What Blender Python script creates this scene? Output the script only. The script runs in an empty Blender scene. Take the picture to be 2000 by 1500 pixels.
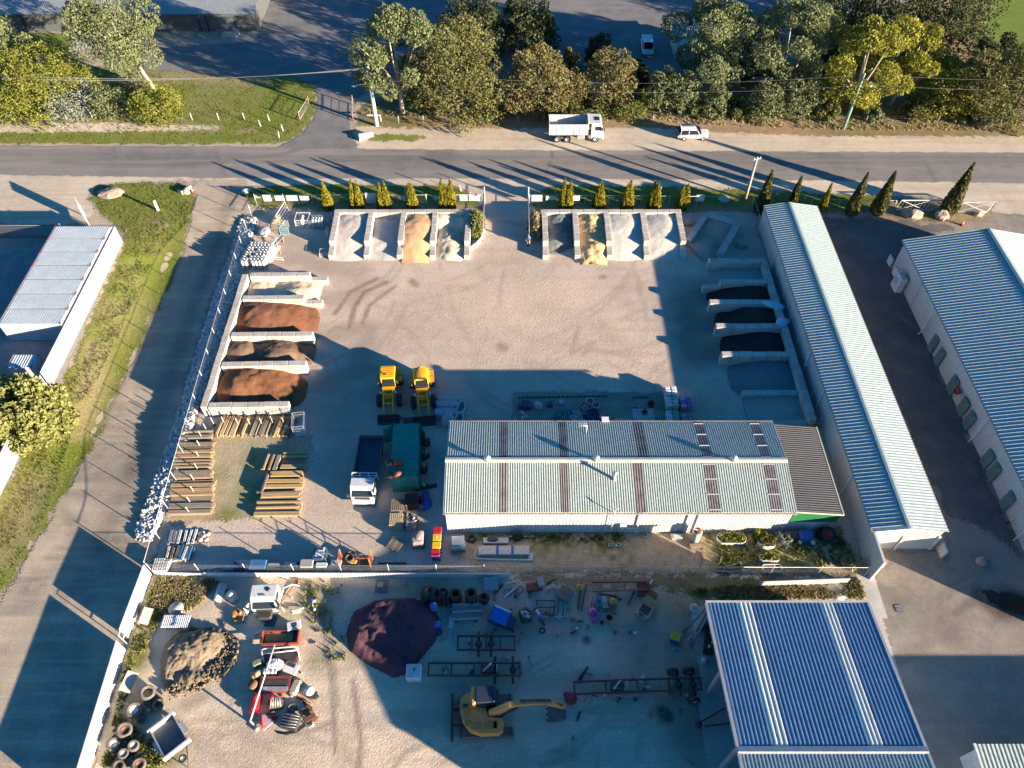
import bpy,bmesh,math,random
import numpy as np
from mathutils import Vector,Matrix,noise as mnoise
R=math.radians
S=bpy.context.scene
# ------------------------------------------------------------------ camera
CAM_H,CAM_DIP,CAM_F=60.0,R(51.0),1475.0  # metres up, depression, focal length in photo pixels (2000 wide)
cd=bpy.data.cameras.new('camera');cam=bpy.data.objects.new('camera',cd)
S.collection.objects.link(cam);S.camera=cam
cd.sensor_width=36;cd.lens=36*CAM_F/2000.0
cd.clip_start=0.5;cd.clip_end=4000
cam.location=(0,0,CAM_H);cam.rotation_euler=(R(90)-CAM_DIP,0,0)
# ------------------------------------------------------------------ light
SUN_EL=R(11.7);SUN_DIR=Vector((0.864,-0.503,0)).normalized()
W=bpy.data.worlds.new('World');S.world=W;W.use_nodes=True
wn=W.node_tree;bg=wn.nodes['Background']
sky=wn.nodes.new('ShaderNodeTexSky');sky.sky_type='NISHITA';sky.sun_disc=False
sky.sun_elevation=SUN_EL;sky.sun_rotation=math.atan2(SUN_DIR.x,SUN_DIR.y)
sky.ozone_density=5.0;sky.air_density=1.0;sky.dust_density=0.3
hs=wn.nodes.new('ShaderNodeHueSaturation');hs.inputs['Saturation'].default_value=1.17;hs.inputs['Hue'].default_value=.497
wn.links.new(sky.outputs[0],hs.inputs['Color']);wn.links.new(hs.outputs[0],bg.inputs[0])
bg.inputs[1].default_value=0.058
sl=bpy.data.lights.new('sun','SUN');sl.energy=5.0;sl.angle=R(0.5);sl.color=(1.0,0.82,0.615)
so=bpy.data.objects.new('sun',sl);S.collection.objects.link(so)
tr=Vector((-SUN_DIR.x*math.cos(SUN_EL),-SUN_DIR.y*math.cos(SUN_EL),-math.sin(SUN_EL)))
so.rotation_euler=tr.to_track_quat('-Z','Y').to_euler()
S.view_settings.view_transform='Standard';S.view_settings.look='None'
S.view_settings.exposure=2.08;S.view_settings.gamma=1.0
S.render.engine='CYCLES'
S.cycles.max_bounces=6;S.cycles.transparent_max_bounces=12
# ------------------------------------------------------------------ helpers
def G(px,py,z=0.0):
    """survey: where a point measured on the aerial photo lies on the level z"""
    x=(px-1000)/CAM_F;y=(750-py)/CAM_F
    c,s=math.cos(CAM_DIP),math.sin(CAM_DIP)
    t=(z-CAM_H)/(-s+y*c)
    return Vector((x*t,(c+y*s)*t,z))
def GL(pts,z=0.0):return[G(p[0],p[1],z)for p in pts]
def heading(a,b):
    d=G(*b)-G(*a);return math.atan2(d.y,d.x)
RNG=random.Random(7)
class MB:
    """collects boxes, tubes and sheets; build() links them as ONE mesh object"""
    def __init__(s):s.v=[];s.f=[];s.m=[];s.mi=0;s.sm=[]
    def add(s,vs,fs,smooth=False):
        o=len(s.v);s.v.extend([tuple(v)for v in vs])
        for f in fs:s.f.append([i+o for i in f]);s.m.append(s.mi);s.sm.append(smooth)
        return s
    def mat(s,i):s.mi=i;return s
    def box(s,c,d,rz=0.0,taper=1.0,tilt=None):
        hx,hy,hz=d[0]/2,d[1]/2,d[2]/2
        vs=[Vector((x*(taper if z>0 else 1),y*(taper if z>0 else 1),z))for z in(-hz,hz)for x,y in((-hx,-hy),(hx,-hy),(hx,hy),(-hx,hy))]
        M=Matrix.Rotation(rz,3,'Z')
        if tilt is not None:M=M@Matrix.Rotation(tilt[1],3,tilt[0])
        c=Vector(c);vs=[M@v+c for v in vs]
        return s.add(vs,[(0,3,2,1),(4,5,6,7),(0,1,5,4),(1,2,6,5),(2,3,7,6),(3,0,4,7)])
    def rbox(s,c,d,b=0.05,rz=0.0):
        """box with chamfered vertical and top edges"""
        hx,hy,hz=d[0]/2,d[1]/2,d[2]/2
        def ring(ix,z):
            x,y=hx-ix,hy-ix;bb=b
            return[(-x+bb,-y,z),(x-bb,-y,z),(x,-y+bb,z),(x,y-bb,z),(x-bb,y,z),(-x+bb,y,z),(-x,y-bb,z),(-x,-y+bb,z)]
        rr=ring(0,-hz)+ring(0,hz-b)+ring(b*0.8,hz)
        M=Matrix.Rotation(rz,3,'Z');c=Vector(c);vs=[M@Vector(v)+c for v in rr]
        fs=[tuple(range(7,-1,-1)),tuple(range(16,24))]
        for k in(0,8):
            for i in range(8):j=(i+1)%8;fs.append((k+i,k+j,k+8+j,k+8+i))
        return s.add(vs,fs)
    def prism(s,out,z0,z1,smooth=False):
        n=len(out);z0f=z0 if callable(z0)else(lambda i:z0);z1f=z1 if callable(z1)else(lambda i:z1)
        vs=[(p[0],p[1],z0f(i))for i,p in enumerate(out)]+[(p[0],p[1],z1f(i))for i,p in enumerate(out)]
        return s.add(vs,[tuple(range(n-1,-1,-1)),tuple(range(n,2*n))]+[(i,(i+1)%n,n+(i+1)%n,n+i)for i in range(n)],smooth)
    def side(s,prof,y0,y1,M=None):
        """profile in x,z extruded along y"""
        n=len(prof);vs=[Vector((p[0],y0,p[1]))for p in prof]+[Vector((p[0],y1,p[1]))for p in prof]
        if M is not None:vs=[M@v for v in vs]
        return s.add(vs,[tuple(range(n)),tuple(range(2*n-1,n-1,-1))]+[(i,n+i,n+(i+1)%n,(i+1)%n)for i in range(n)])
    def tube(s,path,r,n=6,r1=None,closed=False):
        path=[Vector(p)for p in path];m=len(path);rings=[]
        for i,p in enumerate(path):
            if closed:t=path[(i+1)%m]-path[i-1]
            else:t=path[min(i+1,m-1)]-path[max(i-1,0)]
            if t.length<1e-6:t=Vector((0,0,1))
            t.normalize();a=t.orthogonal().normalized()if abs(t.z)>.95 else t.cross(Vector((0,0,1))).normalized()
            b=t.cross(a);rr=r if r1 is None else r+(r1-r)*i/max(1,m-1)
            rings.append([p+(a*math.cos(2*math.pi*k/n)+b*math.sin(2*math.pi*k/n))*rr for k in range(n)])
        vs=[v for q in rings for v in q];fs=[]
        for i in range(m if closed else m-1):
            j=(i+1)%m
            for k in range(n):l=(k+1)%n;fs.append((i*n+k,i*n+l,j*n+l,j*n+k))
        if not closed:fs+=[tuple(range(n-1,-1,-1)),tuple((m-1)*n+k for k in range(n))]
        return s.add(vs,fs,n>=6)
    def cyl(s,a,b,r,n=12,r1=None):return s.tube([a,b],r,n,r1)
    def lathe(s,prof,c=(0,0,0),n=20,M=None,cap=True):
        """profile of (r, z) turned about z; M places it"""
        c=Vector(c);vs=[]
        for r,z in prof:
            for k in range(n):
                v=Vector((r*math.cos(2*math.pi*k/n),r*math.sin(2*math.pi*k/n),z));vs.append((M@v if M is not None else v)+c)
        fs=[];m=len(prof)
        for i in range(m-1):
            for k in range(n):l=(k+1)%n;fs.append((i*n+k,i*n+l,(i+1)*n+l,(i+1)*n+k))
        if cap:fs+=[tuple(range(n-1,-1,-1)),tuple((m-1)*n+k for k in range(n))]
        return s.add(vs,fs,True)
    def tyre(s,c,R_,w,M=None,hole=0.55,n=20):
        """a tyre lying about its z axis (M turns it)"""
        h=w/2;ri=R_*hole
        prof=[(ri,-h*.7),(R_*.72,-h),(R_*.93,-h*.9),(R_,-h*.6),(R_,h*.6),(R_*.93,h*.9),(R_*.72,h),(ri,h*.7),(ri*.98,0),(ri,-h*.7)]
        return s.lathe(prof,c,n,M,cap=False)
    def quad(s,a,b,c,d):return s.add([a,b,c,d],[(0,1,2,3)])
    def ell(s,c,r,n=10,m=6,M=None):
        prof=[(max(1e-3,math.sin(math.pi*i/m)),-math.cos(math.pi*i/m))for i in range(m+1)]
        D=Matrix.Diagonal(Vector(r));return s.lathe(prof,c,n,(M@D)if M is not None else D)
    def corr(s,p0,u,v,pitch,h,nrm=None,topw=.28,ramp=.12):
        """ribbed sheet: p0 corner, u across the ribs, v along them"""
        p0=Vector(p0);u=Vector(u);v=Vector(v);L=u.length;ud=u/L
        n=(ud.cross(v)).normalized()if nrm is None else Vector(nrm)
        if n.z<0 and nrm is None:n=-n
        k=max(1,round(L/pitch));pt=L/k;xs=[]
        for i in range(k):
            b=i*pt;a=(1-topw-2*ramp)*pt
            xs+=[(b,0),(b+a,0),(b+a+ramp*pt,h),(b+a+(ramp+topw)*pt,h)]
        xs.append((L,0));vs=[]
        for x,hh in xs:q=p0+ud*x+n*hh;vs+=[q,q+v]
        fs=[(2*i,2*i+2,2*i+3,2*i+1)for i in range(len(xs)-1)]
        return s.add(vs,fs)
    def build(s,name,mats,parent=None,loc=None,rz=None,smooth=None):
        me=bpy.data.meshes.new(name);me.from_pydata([tuple(v)for v in s.v],[],s.f)
        mats=mats if isinstance(mats,(list,tuple))else[mats]
        for m in mats:me.materials.append(m)
        if len(mats)>1:me.polygons.foreach_set('material_index',s.m)
        me.polygons.foreach_set('use_smooth',s.sm if smooth is None else[smooth]*len(s.f))
        me.update()
        o=bpy.data.objects.new(name,me);S.collection.objects.link(o)
        if parent is not None:o.parent=parent
        if loc is not None:o.location=loc
        if rz is not None:o.rotation_euler=(0,0,rz)
        return o
def tag(o,label=None,cat=None,group=None,kind=None):
    if label:o['label']=label
    if cat:o['category']=cat
    if group:o['group']=group
    if kind:o['kind']=kind
    return o
def thing(name,label,cat,loc=(0,0,0),rz=0.0,group=None):
    o=bpy.data.objects.new(name,None);S.collection.objects.link(o)
    o.location=loc;o.rotation_euler=(0,0,rz);o.empty_display_size=.2
    return tag(o,label,cat,group)
def kids(o):return[c for c in S.objects if c.parent==o]
def dup(o,loc,rz=0.0,label=None,scale=None):
    def cp(src,par):
        c=src.copy();S.collection.objects.link(c);c.parent=par
        for k in[q for q in src.children]:cp(k,c)
        return c
    c=cp(o,None);c.location=loc;c.rotation_euler=(0,0,rz)
    if label:c['label']=label
    if scale:c.scale=(scale,)*3 if not isinstance(scale,tuple)else scale
    return c
# ------------------------------------------------------------------ materials
class NT:
    def __init__(s,name):
        s.m=bpy.data.materials.new(name);s.m.use_nodes=True;s.t=s.m.node_tree
        s.b=s.t.nodes['Principled BSDF'];s.out=s.t.nodes['Material Output']
        s.pos=s.n('ShaderNodeNewGeometry').outputs['Position']
    def n(s,ty,**kw):
        q=s.t.nodes.new(ty)
        for k,v in kw.items():setattr(q,k,v)
        return q
    def l(s,a,b):s.t.links.new(a,b)
    def set(s,node,key,v):
        if hasattr(v,'is_linked')or isinstance(v,bpy.types.NodeSocket):s.l(v,node.inputs[key])
        else:node.inputs[key].default_value=v
    def noise(s,scale,detail=3,rough=.55,vec=None,dist=0):
        q=s.n('ShaderNodeTexNoise');q.inputs['Scale'].default_value=scale;q.inputs['Detail'].default_value=detail
        q.inputs['Roughness'].default_value=rough;q.inputs['Distortion'].default_value=dist
        s.l(vec if vec is not None else s.pos,q.inputs['Vector']);return q.outputs['Fac']
    def mapv(s,scale,rot=0):
        q=s.n('ShaderNodeMapping');q.inputs['Scale'].default_value=scale;q.inputs['Rotation'].default_value=(0,0,rot)
        s.l(s.pos,q.inputs['Vector']);return q.outputs[0]
    def rng(s,v,a,b,c=0.,d=1.,smooth=False):
        q=s.n('ShaderNodeMapRange');q.clamp=True
        if smooth:q.interpolation_type='SMOOTHSTEP'
        s.set(q,0,v)
        for i,x in enumerate((a,b,c,d)):s.set(q,1+i,x)
        return q.outputs[0]
    def mix(s,f,a,b,mode='MIX'):
        q=s.n('ShaderNodeMix',data_type='RGBA',blend_type=mode)
        s.set(q,0,f);s.set(q,6,c4(a));s.set(q,7,c4(b));return q.outputs[2]
    def math(s,op,a,b=0.):
        q=s.n('ShaderNodeMath',operation=op);s.set(q,0,a);s.set(q,1,b);return q.outputs[0]
    def attr(s,name,out='Fac'):q=s.n('ShaderNodeAttribute');q.attribute_name=name;return q.outputs[out]
    def bump(s,h,strength,dist=.05):
        q=s.n('ShaderNodeBump');q.inputs['Strength'].default_value=strength;q.inputs['Distance'].default_value=dist
        s.l(h,q.inputs['Height']);s.l(q.outputs[0],s.b.inputs['Normal'])
def c4(c):return(c[0],c[1],c[2],1.0)if isinstance(c,(tuple,list))and len(c)==3 else c
MATS={}
def M(name,col,dirt=None,amt=.35,rough=.6,metal=0.,bump=0.,scale=1.5,spec=.5,coat=0.):
    """painted or plain surface: colour with uneven tone, dirt in patches and a fine grain"""
    if name in MATS:return MATS[name]
    t=NT(name);dirt=dirt or tuple(c*.55 for c in col)
    a=t.rng(t.noise(scale,5,.6),.42,.68);f=t.rng(t.noise(scale*9,3,.6),.3,.75,.75,1.1)
    c=t.mix(t.math('MULTIPLY',a,amt),col,dirt);c=t.mix(1.0,c,t_gray(t,f),'MULTIPLY')
    t.l(c,t.b.inputs['Base Color']);t.b.inputs['Roughness'].default_value=rough;t.b.inputs['Metallic'].default_value=metal
    t.b.inputs['Specular IOR Level'].default_value=spec;t.b.inputs['Coat Weight'].default_value=coat
    if bump:t.bump(t.noise(scale*14,4,.65),bump,.03)
    MATS[name]=t.m;return t.m
def t_gray(t,f):
    q=t.n('ShaderNodeCombineColor');[t.l(f,q.inputs[i])for i in range(3)];return q.outputs[0]
def leafmat(name,ca,cb,trans=.25):
    if name in MATS:return MATS[name]
    t=NT(name);v=t.attr('v');c=t.mix(v,ca,cb)
    t.l(c,t.b.inputs['Base Color']);t.b.inputs['Roughness'].default_value=.65;t.b.inputs['Specular IOR Level'].default_value=.25
    tl=t.n('ShaderNodeBsdfTranslucent');t.l(c,tl.inputs['Color']);ms=t.n('ShaderNodeMixShader');ms.inputs[0].default_value=trans
    t.l(t.b.outputs[0],ms.inputs[1]);t.l(tl.outputs[0],ms.inputs[2]);t.l(ms.outputs[0],t.out.inputs['Surface'])
    MATS[name]=t.m;return t.m
def soil(name,cols,s=(.12,.9,6.),bump=.5,edge=.5,mark=(.1,.08,.06),streak=None,rough=.95,speck=0.,green=None,gloss=None,gain=1.25):
    """loose ground: three tones at three sizes, ragged border, wear read from the sheet's attributes"""
    if name in MATS:return MATS[name]
    cols=[tuple(min(.85,v*gain)for v in c_)for c_ in cols]
    t=NT(name);n1=t.noise(s[0],4,.6,dist=.4);n2=t.noise(s[1],5,.65);n3=t.noise(s[2],3,.7);n4=t.noise(s[2]*4.5,2,.6)
    c=t.mix(t.rng(n1,.36,.64,smooth=True),cols[0],cols[1])
    c=t.mix(t.math('MULTIPLY',t.rng(n2,.44,.7),.75),c,cols[2])
    if streak:
        st=t.noise(1.0,4,.6,t.mapv((streak[1],streak[2],1),streak[0]));c=t.mix(t.math('MULTIPLY',t.rng(st,.45,.7),streak[3]),c,cols[3]if len(cols)>3 else cols[1])
    if green:
        c=t.mix(t.math('MULTIPLY',t.attr('gr'),t.rng(t.math('ADD',n2,t.math('MULTIPLY',n3,.6)),.62,.95)),c,green)
    mk=t.math('MULTIPLY',t.attr('mk'),t.rng(t.math('ADD',n2,n3),.7,1.25,.5,1.0));c=t.mix(mk,c,mark)
    c=t.mix(t.math('MULTIPLY',t.attr('lt'),t.rng(t.math('ADD',n2,n3),.75,1.2,.2,1.0)),c,cols[0]if not isinstance(cols[-1],str)else cols[0])
    g=t.rng(t.math('ADD',n3,n4),.7,1.3,.72,1.2);c=t.mix(1.,c,t_gray(t,g),'MULTIPLY')
    if speck:c=t.mix(t.math('MULTIPLY',t.rng(t.noise(s[2]*2.2,1,.5),.66,.72),speck),c,tuple(min(1,q*2.2)for q in cols[0]))
    t.l(c,t.b.inputs['Base Color']);t.b.inputs['Specular IOR Level'].default_value=.2
    if gloss:t.l(t.rng(t.attr('mk'),.3,.9,rough,gloss),t.b.inputs['Roughness'])
    else:t.b.inputs['Roughness'].default_value=rough
    hgt=t.math('ADD',t.math('MULTIPLY',n2,1.2),t.math('ADD',n3,t.math('MULTIPLY',n4,.5)));t.bump(hgt,bump*.55,.12)
    if edge:
        sd=t.math('ADD',t.attr('sd'),t.math('MULTIPLY',t.math('SUBTRACT',t.math('ADD',n2,t.math('MULTIPLY',n3,.7)),.85),edge*3.2))
        al=t.rng(sd,-.12*edge,.25*edge);t.l(al,t.b.inputs['Alpha'])
    MATS[name]=t.m;return t.m
# ------------------------------------------------------------------ sheets of ground
def seg_dist(P,pts,closed):
    n=len(pts);best=np.full(len(P),1e9);ins=np.zeros(len(P),bool)
    for i in range(n if closed else n-1):
        a=pts[i];b=pts[(i+1)%n];ab=b-a;L2=max(1e-9,ab@ab)
        t=np.clip(((P-a)@ab)/L2,0,1);d=np.hypot(*(P-a-t[:,None]*ab).T);best=np.minimum(best,d)
        if closed:
            c=(a[1]>P[:,1])!=(b[1]>P[:,1])
            with np.errstate(divide='ignore',invalid='ignore'):
                ins^=c&(P[:,0]<(b[0]-a[0])*(P[:,1]-a[1])/(b[1]-a[1]+1e-12)+a[0])
    return np.where(ins,best,-best)if closed else best
def drive_dip(P):
    """the side drive lies lower than the yard: depth of the hollow at plan points"""
    f=lambda v,a,b:(lambda u:u*u*(3-2*u))(np.clip((v-a)/(b-a),0,1))
    return-.85*f(P[:,0],-46.,-41.)*(1-f(P[:,0],-34.,-31.6))*f(P[:,1],34.,45.)*(1-f(P[:,1],67.,76.))
def xy(pts):return np.array([tuple(G(p[0],p[1]))[:2]for p in pts])
def sheet(name,pts,mat,z,res=.5,edge=.6,marks=(),lights=(),greens=(),hfun=None,world=False):
    """flat patch of ground; marks/lights = polylines (px) with half-width and strength, greens = blobs"""
    P0=np.array(pts,float)if world else xy(pts)
    lo=np.maximum(P0.min(0)-edge*1.5,(-150,-20));hi=np.minimum(P0.max(0)+edge*1.5,(170,330))
    nx,ny=int((hi[0]-lo[0])/res)+2,int((hi[1]-lo[1])/res)+2
    X,Y=np.meshgrid(lo[0]+np.arange(nx)*res,lo[1]+np.arange(ny)*res);P=np.c_[X.ravel(),Y.ravel()]
    sd=seg_dist(P,P0,True);mk=np.zeros(len(P));lt=np.zeros(len(P));gr=np.zeros(len(P))
    for arr,L in((mk,marks),(lt,lights)):
        for pl,w,st in L:
            q=xy(pl);d=seg_dist(P,q,False)if len(q)>1 else np.hypot(*(P-q[0]).T)
            np.maximum(arr,st*np.clip(1.4-d/w,0,1),out=arr)
    for c,r,st in greens:
        q=xy([c])[0];np.maximum(gr,st*np.clip(1.3-np.hypot(*(P-q).T)/r,0,1),out=gr)
    keep=sd>-edge*1.3;idx=np.arange(nx*ny).reshape(ny,nx)
    a,b,c,d=idx[:-1,:-1].ravel(),idx[:-1,1:].ravel(),idx[1:,1:].ravel(),idx[1:,:-1].ravel()
    ok=keep[a]|keep[b]|keep[c]|keep[d];F=np.c_[a,b,c,d][ok]
    used=np.unique(F);rm=np.full(nx*ny,-1);rm[used]=np.arange(len(used))
    zz=z+drive_dip(P[used])
    me=bpy.data.meshes.new(name);me.from_pydata(np.c_[P[used],zz].tolist(),[],rm[F].tolist())
    for nm,arr in(('sd',sd),('mk',mk),('lt',lt),('gr',gr)):
        at=me.attributes.new(nm,'FLOAT','POINT');at.data.foreach_set('value',arr[used].astype(np.float32))
    me.materials.append(mat);me.polygons.foreach_set('use_smooth',[True]*len(me.polygons));me.update()
    o=bpy.data.objects.new(name,me);S.collection.objects.link(o);return o
def arcs(c,rx,ry,n,seed,w=(.14,.3),st=(.14,.38)):
    """wheel tracks: paired curved lines inside an area given in photo points"""
    rg=random.Random(seed);out=[]
    for _ in range(n):
        x,y=c[0]+rg.uniform(-rx,rx),c[1]+rg.uniform(-ry,ry);a=rg.uniform(0,6.28);r=rg.uniform(60,260);l=rg.uniform(.4,1.3);sg=rg.choice((-1,1));wd,s_=rg.uniform(*w),rg.uniform(*st)
        for off in(0,34):out.append(([(x+(r+off)*(math.cos(a+sg*l*k/7)-math.cos(a)),y+.8*(r+off)*(math.sin(a+sg*l*k/7)-math.sin(a))+off*.8*math.sin(a))for k in range(8)],wd,s_))
    return out
def struct(o):o['kind']='structure';return o
# ------------------------------------------------------------------ ground and roads
m_dirt=soil('dirt',[(.33,.27,.20),(.27,.23,.175),(.38,.31,.23)],bump=.4,edge=0)
m_yard=soil('yard_gravel',[(.45,.355,.28),(.345,.275,.218),(.43,.355,.285),(.315,.25,.20)],s=(.07,.45,5),bump=.5,edge=.5,mark=(.15,.115,.09),streak=(.4,.1,.9,.5),speck=.15)
m_road=soil('asphalt',[(.175,.16,.15),(.125,.12,.118),(.215,.195,.18),(.28,.245,.21)],s=(.06,.5,10),bump=.2,edge=.35,mark=(.07,.07,.075),streak=(0,.05,1.3,.6))
m_lot=soil('old_asphalt',[(.15,.145,.145),(.115,.115,.12),(.19,.18,.17),(.22,.2,.18)],s=(.07,.5,9),bump=.25,edge=.5,streak=(.5,.05,.7,.4))
m_shoulder=soil('shoulder_gravel',[(.44,.37,.28),(.37,.31,.24),(.49,.42,.33),(.30,.25,.19)],s=(.1,.8,8),bump=.4,edge=.8,streak=(0,.06,1.1,.6))
m_drive=soil('drive_gravel',[(.30,.25,.19),(.20,.172,.14),(.38,.31,.235),(.44,.35,.255)],s=(.12,.5,7),bump=.5,edge=.7,streak=(1.13,.05,.9,.85),speck=.2)
m_alley_shade=soil('shaded_asphalt',[(.10,.095,.09),(.075,.073,.072),(.15,.135,.115)],s=(.1,.4,8),bump=.25,edge=1.2)  # asphalt colour darkened to deepen the shade between the sheds
m_lane=soil('lane_gravel',[(.235,.20,.165),(.175,.155,.135),(.30,.255,.20),(.17,.145,.12)],s=(.09,.6,9),bump=.35,edge=.5,mark=(.05,.036,.028),streak=(1.3,.08,.9,.5),speck=.3)
m_low=soil('low_yard',[(.50,.405,.30),(.37,.30,.225),(.54,.445,.335),(.30,.255,.205)],s=(.12,.4,6),bump=.7,edge=.5,mark=(.08,.065,.05),streak=(.5,.09,.7,.6),green=(.13,.13,.04),speck=.2)
m_grass=soil('grass_turf',[(.165,.20,.03),(.205,.20,.055),(.115,.155,.02)],s=(.13,.6,4),bump=.7,edge=.9,mark=(.30,.24,.14),gain=1.0)
m_litter=soil('leaf_litter',[(.25,.165,.10),(.20,.14,.085),(.30,.225,.13),(.19,.19,.06)],s=(.2,1.1,6),bump=1.0,edge=1.0,green=(.13,.13,.035),streak=(0,.2,.5,.5))
m_lawn=soil('lawn',[(.14,.20,.03),(.16,.21,.035),(.11,.17,.025)],s=(.1,.5,5),bump=.5,edge=.5,gain=1.0)
m_patch=soil('rough_patch',[(.42,.30,.21),(.34,.25,.17),(.19,.17,.07)],s=(.2,1.2,6),bump=.7,edge=.6,green=(.12,.14,.03),mark=(.12,.095,.05))
m_path=soil('pale_path',[(.50,.42,.33),(.42,.35,.27),(.54,.47,.38)],s=(.3,1.2,6),bump=.5,edge=.7)
m_conc=soil('old_concrete',[(.38,.36,.32),(.32,.31,.28),(.42,.40,.36)],s=(.2,.9,8),bump=.2,edge=0,mark=(.1,.09,.08))
g=sheet('ground',[(-160,-30),(180,-30),(180,340),(-160,340)],m_dirt,-.03,2,world=True);struct(g)
gm=bpy.data.meshes.new('ground_far');big=1600
gm.from_pydata([(-big,-big,-1.3),(big,-big,-1.3),(big,big,-1.3),(-big,big,-1.3)],[],[(0,1,2,3)]);gm.materials.append(m_litter)
gf=bpy.data.objects.new('far_ground',gm);S.collection.objects.link(gf);struct(gf)
struct(sheet('car_park',[(330,92),(500,80),(530,0),(560,-190),(1620,-190),(1600,60),(1310,150),(1100,160),(880,150),(740,165),(700,190),(684,235),(690,262),(725,294),(535,290),(588,264),(612,232),(622,198),(612,165),(560,150),(450,150),(330,140),(205,140),(205,98)],m_lot,.004,.6,.7))
struct(sheet('road_shoulder',[(688,243),(800,247),(1000,249),(1250,247),(1450,258),(1650,263),(2300,262),(2300,310),(700,300),(692,268)],m_shoulder,.008,.5,.9,lights=[([(720,285),(1000,287),(2100,290)],.9,.7)]))
struct(sheet('forecourt',[(-300,330),(250,338),(480,345),(480,358),(345,355),(190,362),(175,385),(195,405),(160,440),(-300,445)],m_shoulder,.008,.5,.9))
struct(sheet('frontage_gravel',[(470,340),(1000,346),(1500,348),(2300,358),(2300,420),(1960,420),(1740,388),(1480,372),(1300,366),(1090,362),(1040,376),(1030,400),(945,400),(935,384),(880,364),(600,362),(470,372)],m_shoulder,.006,.5,.9))
struct(sheet('road',[(-300,284),(200,285),(500,287),(720,291),(1000,293),(1500,296),(2300,299),(2300,364),(2000,358),(1500,351),(1000,349),(500,349),(250,345),(-300,338)],m_road,.012,.4,.5,marks=[([(300,322),(420,318),(560,300),(640,270)],.5,.5),([(980,350),(940,330),(700,325)],.5,.4),([(1180,330),(1230,312)],.5,.5),([(1480,325),(1700,330)],.3,.5),([(100,318),(380,325)],.3,.6),([(840,300),(880,300)],.7,.55),([(1290,340),(1340,341)],.6,.5),([(1600,305),(1640,306)],.8,.5),([(420,296),(440,345)],.18,.8),([(1080,296),(1064,349)],.18,.8),([(1800,300),(1830,355)],.18,.8),([(-200,302),(720,310),(2200,313)],1.2,.35)],lights=[([(-200,332),(600,340),(2200,348)],2.2,.75)]))
struct(sheet('driveway',[(345,355),(480,350),(480,400),(468,432),(415,545),(368,700),(330,850),(262,1045),(290,1062),(300,1090),(290,1120),(250,1260),(190,1450),(150,1590),(-420,1590),(-260,1500),(0,1170),(40,1115),(90,1025),(130,950),(170,870),(205,790),(250,695),(300,590),(345,500),(366,450),(380,390),(378,365)],m_drive,.014,.4,.5,marks=[([(352,480),(250,690),(190,830)],.5,.5),([(455,380),(380,560),(300,800),(190,1080)],1.0,.45)]+arcs((250,900),120,250,8,3,(.2,.5),(.2,.4)),lights=[([(420,420),(300,690),(235,860),(140,1090),(-60,1420)],.9,.9),([(372,430),(280,660),(200,830),(90,1050),(-150,1380)],.6,.5)]))
struct(sheet('yard',[(500,425),(560,402),(640,412),(940,412),(948,352),(1034,352),(1045,412),(1345,404),(1474,410),(1488,470),(1600,800),(1702,1118),(1000,1118),(300,1112),(318,1020),(390,800),(480,500)],m_yard,.018,.3,.4,
    marks=[([(655,612),(685,570),(735,545)],.35,.9),([(682,640),(692,600),(712,570),(755,552)],.35,.9),([(708,632),(722,596),(770,560)],.3,.8),([(640,650),(655,640),(700,648)],.3,.7),
           ([(620,660),(720,640),(700,720),(640,760)],1.6,.5),([(560,500),(640,520),(700,530)],1.8,.45),([(640,590),(700,575)],1.5,.4),([(805,550),(812,556)],.5,.8),([(978,676),(984,680)],.6,.8),
           ([(1130,640),(1115,690),(1160,668),(1140,690)],.35,.5),([(1100,672),(1200,690),(1290,668)],.4,.35),([(1060,600),(1170,640),(1230,690)],1.2,.22),([(1176,541),(1180,541)],.4,.9),
           ([(1440,570),(1345,585),(1335,600)],2.2,.85),([(1450,620),(1350,640),(1340,620)],2.2,.9),([(1460,680),(1360,690),(1345,660)],2.2,.9),([(1400,560),(1330,555)],1.8,.6),
           ([(660,740),(720,720),(600,760)],1.2,.6),([(600,790),(660,830),(690,780)],2.2,.4),([(700,520),(640,500),(560,470)],1.2,.35),([(1300,800),(1400,790)],1.5,.4)]+arcs((1000,620),330,110,34,4)+arcs((660,760),60,120,8,5)+arcs((900,520),300,40,10,8),
    lights=[([(900,600),(1000,620),(1100,560)],5.0,.5),([(1300,520),(1360,500)],3.,.7),([(1320,470),(1310,520)],2,.7),([(1390,770),(1460,800)],2.0,.5),([(700,495),(770,498)],1.2,.7)]))
struct(sheet('lane',[(1585,405),(1760,400),(1960,418),(2300,425),(2300,1600),(1812,1600),(1770,1400),(1702,1135),(1735,1100),(1725,1075),(1840,1075),(1850,1040)],m_lane,.02,.4,.4,
    marks=[([(1925,1165),(1955,1190),(2020,1185),(2080,1200)],1.1,1.6),([(1665,530),(1680,540)],1.2,.7),([(1730,690),(1745,690)],1.0,.7),([(1905,1095),(1912,1092)],1.2,.45),([(1960,1165),(2000,1180)],1.0,1.6),([(1755,1187),(1750,1175)],.7,.4),([(1865,1200),(1890,1180),(1920,1174)],.35,.5),([(1820,1215),(1850,1230)],1.5,.35)]+arcs((1840,1180),110,70,12,9),
    lights=[([(1920,1060),(1900,1110),(1935,1150)],1.6,.9),([(1700,560),(1720,640),(1740,700)],1.2,.5),([(1800,840),(1830,880)],1.6,.7),([(1950,1240),(2050,1260)],2.5,.5)]))
struct(sheet('alley_shade_sheet',[(1590,425),(1760,430),(1860,445),(1790,470),(1760,540),(1990,1080),(1960,1050),(1870,1010),(1845,1000),(1600,460)],m_alley_shade,.024,.4,1.0))  # separate dark sheet: the shade of the alley is put into its colour
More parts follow.
